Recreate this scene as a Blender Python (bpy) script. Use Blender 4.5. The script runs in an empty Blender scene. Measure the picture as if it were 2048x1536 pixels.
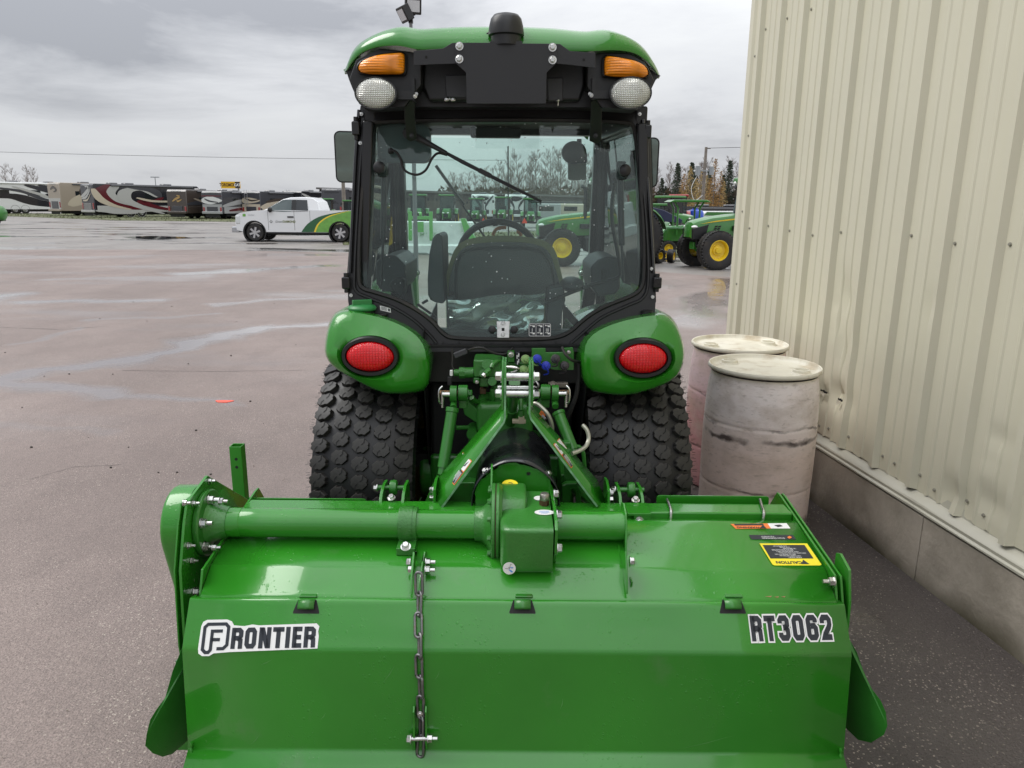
import bpy, bmesh, math, random
from mathutils import Vector, Matrix, Euler
from mathutils.geometry import tessellate_polygon
R = math.radians
random.seed(7)
S = bpy.context.scene
COL = S.collection
# ------------------------------------------------------------ camera
CAM_H, PITCH, ROLL, F = 1.70, 13.7, 0.5, 1479.1
camd = bpy.data.cameras.new('camera'); cam = bpy.data.objects.new('camera', camd); COL.objects.link(cam)
camd.sensor_width = 36; camd.lens = 26.0; camd.clip_start = 0.05; camd.clip_end = 3000
CM = Euler((R(90 - PITCH), 0, 0)).to_matrix() @ Matrix.Rotation(R(ROLL), 3, 'Z')
cam.location = (0, 0, CAM_H); cam.rotation_euler = CM.to_euler()
S.camera = cam
S.render.resolution_x, S.render.resolution_y = 1024, 768
# ------------------------------------------------------------ light
SUN_EL, SUN_AZ = 50, -106          # the brightest part of the overcast: high, ahead and to the left
w = bpy.data.worlds.new('World'); S.world = w; w.use_nodes = True
wn, wl = w.node_tree.nodes, w.node_tree.links
wn.clear()
def WN(t, **k):
    n = wn.new(t)
    for a, b in k.items(): setattr(n, a, b)
    return n
wo = WN('ShaderNodeOutputWorld'); bg = WN('ShaderNodeBackground'); bg.inputs['Strength'].default_value = 0.1
wl.new(bg.outputs[0], wo.inputs[0])
sky = WN('ShaderNodeTexSky', sky_type='NISHITA', sun_disc=False, sun_elevation=R(SUN_EL), sun_rotation=R(180 + SUN_AZ), dust_density=3.0)
tc = WN('ShaderNodeTexCoord')
mp = WN('ShaderNodeMapping'); mp.inputs['Scale'].default_value = (1.25, 1.25, 4.6); mp.inputs['Location'].default_value = (0.35, 0.2, 0.55)
nz = WN('ShaderNodeTexNoise'); nz.inputs['Scale'].default_value = 1.8; nz.inputs['Detail'].default_value = 10; nz.inputs['Roughness'].default_value = 0.60; nz.inputs['Distortion'].default_value = 0.35
wl.new(tc.outputs['Generated'], mp.inputs[0]); wl.new(mp.outputs[0], nz.inputs[0])
sep = WN('ShaderNodeSeparateXYZ'); wl.new(tc.outputs['Generated'], sep.inputs[0])
def WM(op, a, b=None, c=None, clamp=False):
    n = WN('ShaderNodeMath', operation=op, use_clamp=clamp)
    for i, v in enumerate((a, b, c)):
        if v is None: continue
        if isinstance(v, (int, float)): n.inputs[i].default_value = v
        else: wl.new(v, n.inputs[i])
    return n.outputs[0]
# a darker bank of cloud to the upper left, broken and bright near the horizon
lf = WM('MULTIPLY_ADD', sep.outputs['X'], -1.0, 0.12, clamp=True)
hg = WM('MULTIPLY_ADD', sep.outputs['Z'], 7.0, -0.30, clamp=True)
bank = WM('MULTIPLY', WM('MULTIPLY', lf, hg), 0.44)
val = WM('SUBTRACT', nz.outputs['Fac'], bank)
cr = WN('ShaderNodeValToRGB'); e = cr.color_ramp.elements
e[0].position = 0.24; e[0].color = (0.27, 0.28, 0.305, 1)
e[1].position = 0.62; e[1].color = (0.555, 0.566, 0.576, 1)
m1 = cr.color_ramp.elements.new(0.46); m1.color = (0.495, 0.505, 0.525, 1)
wl.new(val, cr.inputs[0])
WARM = 1
zen = WM('MULTIPLY_ADD', WM('POWER', WM('MAXIMUM', sep.outputs['Z'], 0.0), 1.2), 25.0, 9.4)   # overcast sky brightens to the zenith
vm = WN('ShaderNodeVectorMath', operation='SCALE'); wl.new(cr.outputs[0], vm.inputs[0]); wl.new(zen, vm.inputs['Scale'])
mx = WN('ShaderNodeMixRGB'); mx.inputs[0].default_value = 0.05
wl.new(vm.outputs[0], mx.inputs[1]); wl.new(sky.outputs[0], mx.inputs[2]); wl.new(mx.outputs[0], bg.inputs[0])
sd = bpy.data.lights.new('sun', 'SUN'); sd.energy = 1.5; sd.angle = R(35); sd.color = (1, 0.975, 0.94)
sun = bpy.data.objects.new('sun', sd); COL.objects.link(sun)
_d = Vector((math.sin(R(SUN_AZ)) * math.cos(R(SUN_EL)), -math.cos(R(SUN_AZ)) * math.cos(R(SUN_EL)), math.sin(R(SUN_EL))))
sun.rotation_euler = _d.to_track_quat('Z', 'Y').to_euler()
S.view_settings.view_transform = 'Standard'; S.view_settings.look = 'None'
S.view_settings.exposure = 0.42; S.view_settings.gamma = 1.0; S.view_settings.use_curve_mapping = False
S.render.engine = 'CYCLES'
S.cycles.transparent_max_bounces = 24; S.cycles.max_bounces = 8
# ------------------------------------------------------------ helpers
def ray(px, py): return CM @ Vector(((px - 1024) / F, -(py - 768) / F, -1))
def U(px, py, Y=None, z=None, X=None, t=None, pl=None):
    """a point of the place: the sight line through a measured point, cut at a known depth, height or plane"""
    d = ray(px, py); o = Vector((0, 0, CAM_H))
    if Y is not None: s = Y / d.y
    elif z is not None: s = (z - CAM_H) / d.z
    elif X is not None: s = X / d.x
    elif t is not None: s = t
    else:
        p, n = pl; s = (Vector(p) - o).dot(n) / d.dot(n)
    return o + d * s
class MB:
    def __init__(s): s.v = []; s.f = []; s.m = []; s.cur = 0
    def add(s, vs, fs):
        o = len(s.v); s.v += [tuple(v) for v in vs]; s.f += [tuple(i + o for i in f) for f in fs]; s.m += [s.cur] * len(fs); return s
    def box(s, c, d, rot=None):
        c = Vector(c); d = Vector(d) / 2; vs = []
        for x in (-1, 1):
            for y in (-1, 1):
                for z in (-1, 1):
                    p = Vector((x * d.x, y * d.y, z * d.z))
                    if rot is not None: p = rot @ p
                    vs.append(c + p)
        return s.add(vs, [(0, 1, 3, 2), (4, 6, 7, 5), (0, 4, 5, 1), (2, 3, 7, 6), (0, 2, 6, 4), (1, 5, 7, 3)])
    def cyl(s, a, b, r, r2=None, n=16, caps=True):
        return s.tube([a, b], [r, r if r2 is None else r2], n, caps)
    def tube(s, pts, r, n=8, caps=True, up=None):
        pts = [Vector(p) for p in pts]
        rs = r if isinstance(r, (list, tuple)) else [r] * len(pts)
        prev = None; vs = []; fs = []
        for i, p in enumerate(pts):
            t = (pts[min(i + 1, len(pts) - 1)] - pts[max(i - 1, 0)])
            t = t.normalized() if t.length > 1e-9 else Vector((0, 0, 1))
            if prev is None:
                a = Vector(up) if up else (Vector((0, 0, 1)) if abs(t.z) < 0.9 else Vector((1, 0, 0)))
                x = t.cross(a).normalized()
            else:
                x = (prev - t * prev.dot(t)).normalized()
            prev = x; y = t.cross(x)
            for k in range(n):
                an = 2 * math.pi * (k + .5) / n
                vs.append(p + (x * math.cos(an) + y * math.sin(an)) * rs[i])
        for i in range(len(pts) - 1):
            for k in range(n):
                k2 = (k + 1) % n
                fs.append((i * n + k, i * n + k2, (i + 1) * n + k2, (i + 1) * n + k))
        if caps:
            fs.append(tuple(reversed(range(n)))); fs.append(tuple((len(pts) - 1) * n + k for k in range(n)))
        return s.add(vs, fs)
    def lathe(s, prof, c=(0, 0, 0), axis='Z', n=32, M=None):
        """prof: (radius, along)"""
        vs = []; fs = []; m = len(prof)
        for k in range(n):
            a = 2 * math.pi * k / n; ca, sa = math.cos(a), math.sin(a)
            for (r, h) in prof:
                p = {'Z': Vector((r * ca, r * sa, h)), 'X': Vector((h, r * ca, r * sa)), 'Y': Vector((r * sa, h, r * ca))}[axis]
                if M is not None: p = M @ p
                vs.append(p + Vector(c))
        for k in range(n):
            k2 = (k + 1) % n
            for i in range(m - 1):
                fs.append((k * m + i, k2 * m + i, k2 * m + i + 1, k * m + i + 1))
        return s.add(vs, fs)
    def plate(s, loops, thick):
        """loops of 3D points (outer, holes...), extruded along vector thick"""
        loops = [[Vector(p) for p in l] for l in loops]
        tris = tessellate_polygon(loops)
        flat = [p for l in loops for p in l]; N = len(flat); th = Vector(thick)
        nrm = Vector((0, 0, 0)); L0 = loops[0]
        for i in range(len(L0)): nrm += L0[i].cross(L0[(i + 1) % len(L0)])
        vs = flat + [p + th for p in flat]; fs = []
        for t in tris:
            a, b, c = t
            n = (flat[b] - flat[a]).cross(flat[c] - flat[a])
            if n.dot(th) > 0: a, c = c, a
            fs.append((a, b, c)); fs.append((c + N, b + N, a + N))
        o = 0
        for l in loops:
            m = len(l)
            for i in range(m):
                j = (i + 1) % m; fs.append((o + i, o + j, o + j + N, o + i + N))
            o += m
        return s.add(vs, fs)
    def grid(s, rows, closeu=False, closev=False):
        nr = len(rows); nc = len(rows[0]); vs = [p for r in rows for p in r]; fs = []
        for i in range(nr if closev else nr - 1):
            for j in range(nc if closeu else nc - 1):
                i2 = (i + 1) % nr; j2 = (j + 1) % nc
                fs.append((i * nc + j, i * nc + j2, i2 * nc + j2, i2 * nc + j))
        return s.add(vs, fs)
    def ball(s, c, r, n=12, m=8):
        r = Vector(r) if hasattr(r, '__len__') else Vector((r, r, r)); c = Vector(c)
        rows = []
        for i in range(m + 1):
            th = math.pi * i / m
            rows.append([c + Vector((r.x * math.sin(th) * math.cos(2 * math.pi * k / n), r.y * math.sin(th) * math.sin(2 * math.pi * k / n), r.z * math.cos(th))) for k in range(n)])
        return s.grid(rows, closeu=True)
    def mesh(s, name, mats, smooth=35, merge=True, recalc=True):
        me = bpy.data.meshes.new(name); me.from_pydata(s.v, [], s.f)
        if not isinstance(mats, (list, tuple)): mats = [mats]
        for m in mats: me.materials.append(m)
        if any(s.m): me.polygons.foreach_set('material_index', s.m)
        if recalc:
            b = bmesh.new(); b.from_mesh(me)
            if merge: bmesh.ops.remove_doubles(b, verts=b.verts, dist=1e-5)
            bmesh.ops.recalc_face_normals(b, faces=b.faces)
            b.to_mesh(me); b.free()
        if smooth:
            me.shade_smooth(); me.set_sharp_from_angle(angle=R(smooth))
        return me
def link(name, me, parent=None, label=None, M=None, kind=None, cat=None, group=None, base=None, bevel=0):
    o = bpy.data.objects.new(name, me); COL.objects.link(o)
    if base is not None:
        me.transform(Matrix.Translation(-Vector(base))); o.location = base
    if M is not None: o.matrix_basis = M
    if parent is not None:
        o.parent = parent
        if parent.get('_w'): o.matrix_parent_inverse = Matrix.Translation(-parent.location)
    if label: o['label'] = label
    if kind: o['kind'] = kind
    if cat: o['category'] = cat
    if group: o['group'] = group
    if bevel:
        b = o.modifiers.new('bevel', 'BEVEL'); b.width = bevel; b.segments = 2; b.limit_method = 'ANGLE'; b.angle_limit = R(40); b.harden_normals = True
    return o
def part(name, mb, mats, parent=None, smooth=35, **k): return link(name, mb.mesh(name, mats, smooth), parent, **k)
def thing(name, label, cat, base=(0, 0, 0), group=None, world=True, rz=0):
    """an empty at the foot of a thing; with world=True its parts are given in world coordinates"""
    o = bpy.data.objects.new(name, None); COL.objects.link(o); o.location = base; o.empty_display_size = .2
    o['label'] = label; o['category'] = cat
    if group: o['group'] = group
    if world: o['_w'] = 1
    else: o.rotation_euler = (0, 0, rz)
    return o
def copytree(o, label=None, parent=None):
    c = o.copy(); COL.objects.link(c)
    if label: c['label'] = label
    if parent is not None: c.parent = parent
    for ch in list(o.children): copytree(ch, None, c)
    return c
# ------------------------------------------------------------ materials
def mat(name, col=(.5, .5, .5), rough=.5, metal=0, coat=0, spec=.5, var=None, bump=None, drops=0, dirt=None, emit=None, alpha=None, coatr=.06):
    """var=(scale, amount); bump=(scale, strength); drops=strength of rain beads; dirt=(colour, scale, lo, hi)"""
    m = bpy.data.materials.new(name); m.use_nodes = True; nt = m.node_tree; b = nt.nodes['Principled BSDF']; L = nt.links
    b.inputs['Base Color'].default_value = (*col, 1); b.inputs['Roughness'].default_value = rough; b.inputs['Metallic'].default_value = metal
    b.inputs['Coat Weight'].default_value = coat; b.inputs['Coat IOR'].default_value = 1.5; b.inputs['Coat Roughness'].default_value = coatr; b.inputs['Specular IOR Level'].default_value = spec
    N = nt.nodes.new
    tcn = N('ShaderNodeTexCoord'); P = tcn.outputs['Object']; csock = None
    if var:
        n = N('ShaderNodeTexNoise'); n.inputs['Scale'].default_value = var[0]; n.inputs['Detail'].default_value = 6; L.new(P, n.inputs[0])
        mr = N('ShaderNodeMapRange'); mr.inputs[1].default_value = .3; mr.inputs[2].default_value = .7; mr.inputs[3].default_value = 1 - var[1]; mr.inputs[4].default_value = 1 + var[1]; L.new(n.outputs[0], mr.inputs[0])
        vmn = N('ShaderNodeVectorMath'); vmn.operation = 'SCALE'; vmn.inputs[0].default_value = col; L.new(mr.outputs[0], vmn.inputs['Scale']); csock = vmn.outputs[0]
        mr2 = N('ShaderNodeMapRange'); mr2.inputs[3].default_value = max(.02, rough * (1 - var[1])); mr2.inputs[4].default_value = min(1, rough * (1 + var[1])); L.new(n.outputs[0], mr2.inputs[0]); L.new(mr2.outputs[0], b.inputs['Roughness'])
    if dirt:
        dc, ds, lo, hi = dirt
        n = N('ShaderNodeTexNoise'); n.inputs['Scale'].default_value = ds; n.inputs['Detail'].default_value = 9; n.inputs['Roughness'].default_value = .62; L.new(P, n.inputs[0])
        mr = N('ShaderNodeMapRange'); mr.inputs[1].default_value = lo; mr.inputs[2].default_value = hi; L.new(n.outputs[0], mr.inputs[0])
        mxn = N('ShaderNodeMixRGB'); mxn.inputs[1].default_value = (*col, 1); mxn.inputs[2].default_value = (*dc, 1); L.new(mr.outputs[0], mxn.inputs[0])
        if csock: L.new(csock, mxn.inputs[1])
        csock = mxn.outputs[0]
    if csock: L.new(csock, b.inputs['Base Color'])
    nsock = None
    if bump:
        n = N('ShaderNodeTexNoise'); n.inputs['Scale'].default_value = bump[0]; n.inputs['Detail'].default_value = 4; L.new(P, n.inputs[0])
        bn = N('ShaderNodeBump'); bn.inputs['Strength'].default_value = bump[1]; bn.inputs['Distance'].default_value = .01; L.new(n.outputs[0], bn.inputs['Height']); nsock = bn.outputs[0]
    if drops:
        gate = N('ShaderNodeTexNoise'); gate.inputs['Scale'].default_value = 6; gate.inputs['Detail'].default_value = 2; L.new(P, gate.inputs[0])
        gr = N('ShaderNodeMapRange'); gr.inputs[1].default_value = .47; gr.inputs[2].default_value = .66; L.new(gate.outputs[0], gr.inputs[0])
        last = None
        for sc, rad in ((75, .36), (170, .40)):
            vo = N('ShaderNodeTexVoronoi'); vo.inputs['Scale'].default_value = sc; L.new(P, vo.inputs[0])
            sp = N('ShaderNodeSeparateColor'); L.new(vo.outputs['Color'], sp.inputs[0])
            lt = N('ShaderNodeMath'); lt.operation = 'GREATER_THAN'; L.new(sp.outputs[0], lt.inputs[0]); lt.inputs[1].default_value = .84
            mr = N('ShaderNodeMapRange'); mr.interpolation_type = 'SMOOTHERSTEP'; mr.inputs[1].default_value = rad; mr.inputs[2].default_value = rad * .35; mr.inputs[3].default_value = 0; mr.inputs[4].default_value = 1; L.new(vo.outputs['Distance'], mr.inputs[0])
            mu = N('ShaderNodeMath'); mu.operation = 'MULTIPLY'; L.new(lt.outputs[0], mu.inputs[0]); L.new(mr.outputs[0], mu.inputs[1])
            if last is None: last = mu.outputs[0]
            else:
                ad = N('ShaderNodeMath'); ad.operation = 'ADD'; L.new(last, ad.inputs[0]); L.new(mu.outputs[0], ad.inputs[1]); last = ad.outputs[0]
        mu = N('ShaderNodeMath'); mu.operation = 'MULTIPLY'; L.new(last, mu.inputs[0]); L.new(gr.outputs[0], mu.inputs[1])
        bn = N('ShaderNodeBump'); bn.inputs['Strength'].default_value = drops; bn.inputs['Distance'].default_value = .003; L.new(mu.outputs[0], bn.inputs['Height'])
        if nsock: L.new(nsock, bn.inputs['Normal'])
        nsock = bn.outputs[0]
    if nsock:
        L.new(nsock, b.inputs['Normal'])
        if coat: L.new(nsock, b.inputs['Coat Normal'])
    if emit: b.inputs['Emission Color'].default_value = (*emit[0], 1); b.inputs['Emission Strength'].default_value = emit[1]
    return m
def glassmat(name, tint, refl=1.0, drops=0.0, haze=0.0, ior=1.5):
    m = bpy.data.materials.new(name); m.use_nodes = True; nt = m.node_tree; nt.nodes.clear(); N = nt.nodes.new; L = nt.links
    o = N('ShaderNodeOutputMaterial'); tr = N('ShaderNodeBsdfTransparent'); tr.inputs[0].default_value = (*tint, 1)
    gl = N('ShaderNodeBsdfGlossy'); gl.inputs['Roughness'].default_value = .02; gl.inputs[0].default_value = (refl,) * 3 + (1,)
    fr = N('ShaderNodeFresnel'); fr.inputs[0].default_value = ior
    mxs = N('ShaderNodeMixShader'); L.new(fr.outputs[0], mxs.inputs[0]); L.new(tr.outputs[0], mxs.inputs[1]); L.new(gl.outputs[0], mxs.inputs[2]); out = mxs.outputs[0]
    tcn = N('ShaderNodeTexCoord')
    if haze:
        df = N('ShaderNodeBsdfDiffuse'); df.inputs[0].default_value = (.55, .58, .57, 1)
        n = N('ShaderNodeTexNoise'); n.inputs['Scale'].default_value = 2.2; n.inputs['Detail'].default_value = 5; L.new(tcn.outputs['Object'], n.inputs[0])
        mr = N('ShaderNodeMapRange'); mr.inputs[1].default_value = .35; mr.inputs[2].default_value = .75; mr.inputs[3].default_value = haze * .3; mr.inputs[4].default_value = haze; L.new(n.outputs[0], mr.inputs[0])
        m2 = N('ShaderNodeMixShader'); L.new(mr.outputs[0], m2.inputs[0]); L.new(out, m2.inputs[1]); L.new(df.outputs[0], m2.inputs[2]); out = m2.outputs[0]
    if drops:
        vo = N('ShaderNodeTexVoronoi'); vo.inputs['Scale'].default_value = 95; L.new(tcn.outputs['Object'], vo.inputs[0])
        sp = N('ShaderNodeSeparateColor'); L.new(vo.outputs['Color'], sp.inputs[0])
        n = N('ShaderNodeTexNoise'); n.inputs['Scale'].default_value = 3.4; n.inputs['Detail'].default_value = 3; L.new(tcn.outputs['Object'], n.inputs[0])
        th = N('ShaderNodeMapRange'); th.inputs[1].default_value = .45; th.inputs[2].default_value = .7; th.inputs[3].default_value = 1.0; th.inputs[4].default_value = 1 - drops; L.new(n.outputs[0], th.inputs[0])
        g1 = N('ShaderNodeMath'); g1.operation = 'GREATER_THAN'; L.new(sp.outputs[0], g1.inputs[0]); L.new(th.outputs[0], g1.inputs[1])
        rr = N('ShaderNodeMath'); rr.operation = 'MULTIPLY'; L.new(sp.outputs[1], rr.inputs[0]); rr.inputs[1].default_value = .24
        g2 = N('ShaderNodeMath'); g2.operation = 'LESS_THAN'; L.new(vo.outputs['Distance'], g2.inputs[0]); L.new(rr.outputs[0], g2.inputs[1])
        mu = N('ShaderNodeMath'); mu.operation = 'MULTIPLY'; L.new(g1.outputs[0], mu.inputs[0]); L.new(g2.outputs[0], mu.inputs[1])
        wd = N('ShaderNodeBsdfDiffuse'); wd.inputs[0].default_value = (.85, .9, .9, 1)
        m3 = N('ShaderNodeMixShader'); L.new(mu.outputs[0], m3.inputs[0]); L.new(out, m3.inputs[1]); L.new(wd.outputs[0], m3.inputs[2]); out = m3.outputs[0]
    L.new(out, o.inputs[0]); return m
GREEN = (.024, .215, .013)
M = dict(
    green=mat('green_paint', GREEN, .25, coat=.65, drops=.32, var=(3, .10), spec=.38, dirt=((.075, .19, .06), 5.5, .60, .88)),
    green2=mat('green_paint_satin', (.026, .175, .020), .33, coat=.25, drops=.22, var=(5, .14), bump=(60, .03), dirt=((.10, .09, .05), 14, .60, .80)),
    cast=mat('green_cast', (.030, .18, .022), .36, coat=.35, drops=.5, var=(9, .12), bump=(140, .16)),
    black=mat('black_plastic', (.012, .0125, .0135), .42, var=(20, .2)),
    blackg=mat('black_gloss', (.008, .008, .009), .18, drops=.25),
    frame=mat('black_frame_paint', (.010, .010, .011), .33, drops=.12),
    rubber=mat('rubber', (.014, .0135, .0135), .62, var=(8, .3), bump=(150, .10), dirt=((.045, .038, .030), 5, .50, .80)),
    block=mat('tread_rubber', (.024, .0225, .0205), .55, var=(9, .3), bump=(110, .1), dirt=((.060, .047, .035), 7, .55, .76)),
    groove=mat('tread_groove', (.0055, .0055, .006), .45),
    tyre=mat('tyre_rubber', (.0125, .012, .012), .52, var=(7, .3), bump=(110, .12), dirt=((.050, .038, .026), 6, .52, .74)),
    steel=mat('zinc_steel', (.62, .62, .60), .28, 1, var=(30, .25), bump=(90, .05)),
    galv=mat('worn_plate_edge', (.16, .34, .18), .38, .2, var=(40, .4)),
    chain=mat('chain_steel', (.20, .20, .20), .42, .85, var=(25, .3), bump=(120, .15), dirt=((.20, .09, .04), 22, .55, .75)),
    rust=mat('rusty_rod', (.28, .16, .08), .6, .4, var=(30, .4)),
    dark=mat('dark_void', (.008, .008, .008), .7),
    grey=mat('grey_plastic', (.045, .047, .052), .5, var=(12, .15)),
    white=mat('white_vinyl', (.78, .78, .77), .35), ink=mat('black_ink', (.014, .018, .026), .35),
    orange=mat('orange_vinyl', (.80, .20, .04), .35), yellow=mat('yellow_vinyl', (.80, .66, .02), .35), blue=mat('blue_vinyl', (.10, .30, .70), .4),
    redv=mat('red_lens', (.55, .012, .018), .12, coat=1, bump=None), amber_=mat('amber_lens', (.72, .19, .012), .12, coat=1),
    ywheel=mat('yellow_wheel', (.75, .52, .015), .35, coat=.3, var=(6, .12)),
    rim=mat('alloy', (.55, .55, .56), .3, .9),
)
GLASS = glassmat('window_glass', (.865, .97, .94), .85, haze=.035, drops=.20, ior=1.42)
GLASS2 = glassmat('cab_side_glass', (.94, .98, .97), .8, haze=.004)
DGLASS = mat('dark_glass', (.012, .016, .018), .06, coat=.6)
BOLT = {}
def boltmesh(kind='steel'):
    if kind in BOLT: return BOLT[kind]
    b = MB(); b.cyl((0, 0, 0), (0, 0, .0022), .0125, n=18); b.cyl((0, 0, .0022), (0, 0, .0105), .0092, n=6); b.cyl((0, 0, .0105), (0, 0, .0125), .0092, .007, n=6)
    me = b.mesh('bolt', M[kind], 30); BOLT[kind] = me; return me
def nutmesh():
    if 'nut' in BOLT: return BOLT['nut']
    b = MB(); b.cyl((0, 0, 0), (0, 0, .002), .0125, n=18); b.cyl((0, 0, .002), (0, 0, .012), .010, n=6); b.cyl((0, 0, .012), (0, 0, .0135), .0095, .007, n=12); b.cyl((0, 0, .0135), (0, 0, .026), .0052, n=12)
    BOLT['nut'] = b.mesh('nut', M['steel'], 30); return BOLT['nut']
def orient(loc, d, s=1.0, spin=0):
    q = Vector(d).to_track_quat('Z', 'Y').to_matrix().to_4x4()
    return Matrix.Translation(loc) @ q @ Matrix.Rotation(spin, 4, 'Z') @ Matrix.Scale(s, 4)
def bolt(parent, loc, d, s=1.0, kind='steel', nut=False, name=None):
    me = nutmesh() if nut else boltmesh(kind)
    return link(name or ('nut' if nut else 'bolt'), me, parent, M=orient(loc, d, s, random.uniform(0, 1)))
def textmb(s, size, fx=1.0, bold=0.0, align='CENTER', mirror=False, shear=0.0):
    """flat letters, centred, in the XY plane"""
    c = bpy.data.curves.new('t', 'FONT'); c.body = s; c.size = size; c.align_x = align; c.align_y = 'CENTER'; c.offset = bold; c.resolution_u = 3; c.shear = shear
    o = bpy.data.objects.new('t', c); COL.objects.link(o)
    dg = bpy.context.evaluated_depsgraph_get(); me = bpy.data.meshes.new_from_object(o.evaluated_get(dg))
    b = MB(); b.add([(v.co.x * fx, v.co.y, 0) for v in me.vertices], [tuple(p.vertices) for p in me.polygons])
    bpy.data.objects.remove(o); bpy.data.curves.remove(c); bpy.data.meshes.remove(me)
    return b
def frameM(o, x, y):
    """matrix of a frame: origin o, x axis and y axis directions"""
    x = Vector(x).normalized(); z = x.cross(Vector(y)).normalized(); y = z.cross(x)
    m = Matrix((x, y, z)).transposed().to_4x4(); return Matrix.Translation(o) @ m
def apply(mb, Mx): mb.v = [tuple(Mx @ Vector(v)) for v in mb.v]; return mb
def rrect(w_, h_, r, n=4, cx=0, cy=0):
    pts = []
    for (sx, sy, a0) in ((1, 1, 0), (-1, 1, 90), (-1, -1, 180), (1, -1, 270)):
        for k in range(n + 1):
            a = R(a0 + 90 * k / n); pts.append((cx + sx * (w_ / 2 - r) + r * math.cos(a), cy + sy * (h_ / 2 - r) + r * math.sin(a)))
    return pts
def smoothloop(pts, it=2, closed=True):
    for _ in range(it):
        n = len(pts); q = []
        for i in range(n if closed else n - 1):
            a = Vector(pts[i]); b = Vector(pts[(i + 1) % n]); q += [a * .75 + b * .25, a * .25 + b * .75]
        if not closed: q = [Vector(pts[0])] + q + [Vector(pts[-1])]
        pts = q
    return pts
def spline(pts, n=6):
    P = [Vector(p) for p in pts]; out = []
    for i in range(len(P) - 1):
        p0 = P[max(i - 1, 0)]; p1 = P[i]; p2 = P[i + 1]; p3 = P[min(i + 2, len(P) - 1)]
        for k in range(n):
            t = k / n; out.append(.5 * ((2 * p1) + (p2 - p0) * t + (2 * p0 - 5 * p1 + 4 * p2 - p3) * t * t + (3 * p1 - p0 - 3 * p2 + p3) * t ** 3))
    out.append(P[-1]); return out
def hose(name, pts, r, m, parent, n=8, **k): return part(name, MB().tube(spline(pts, 6), r, n), m, parent, **k)
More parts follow.
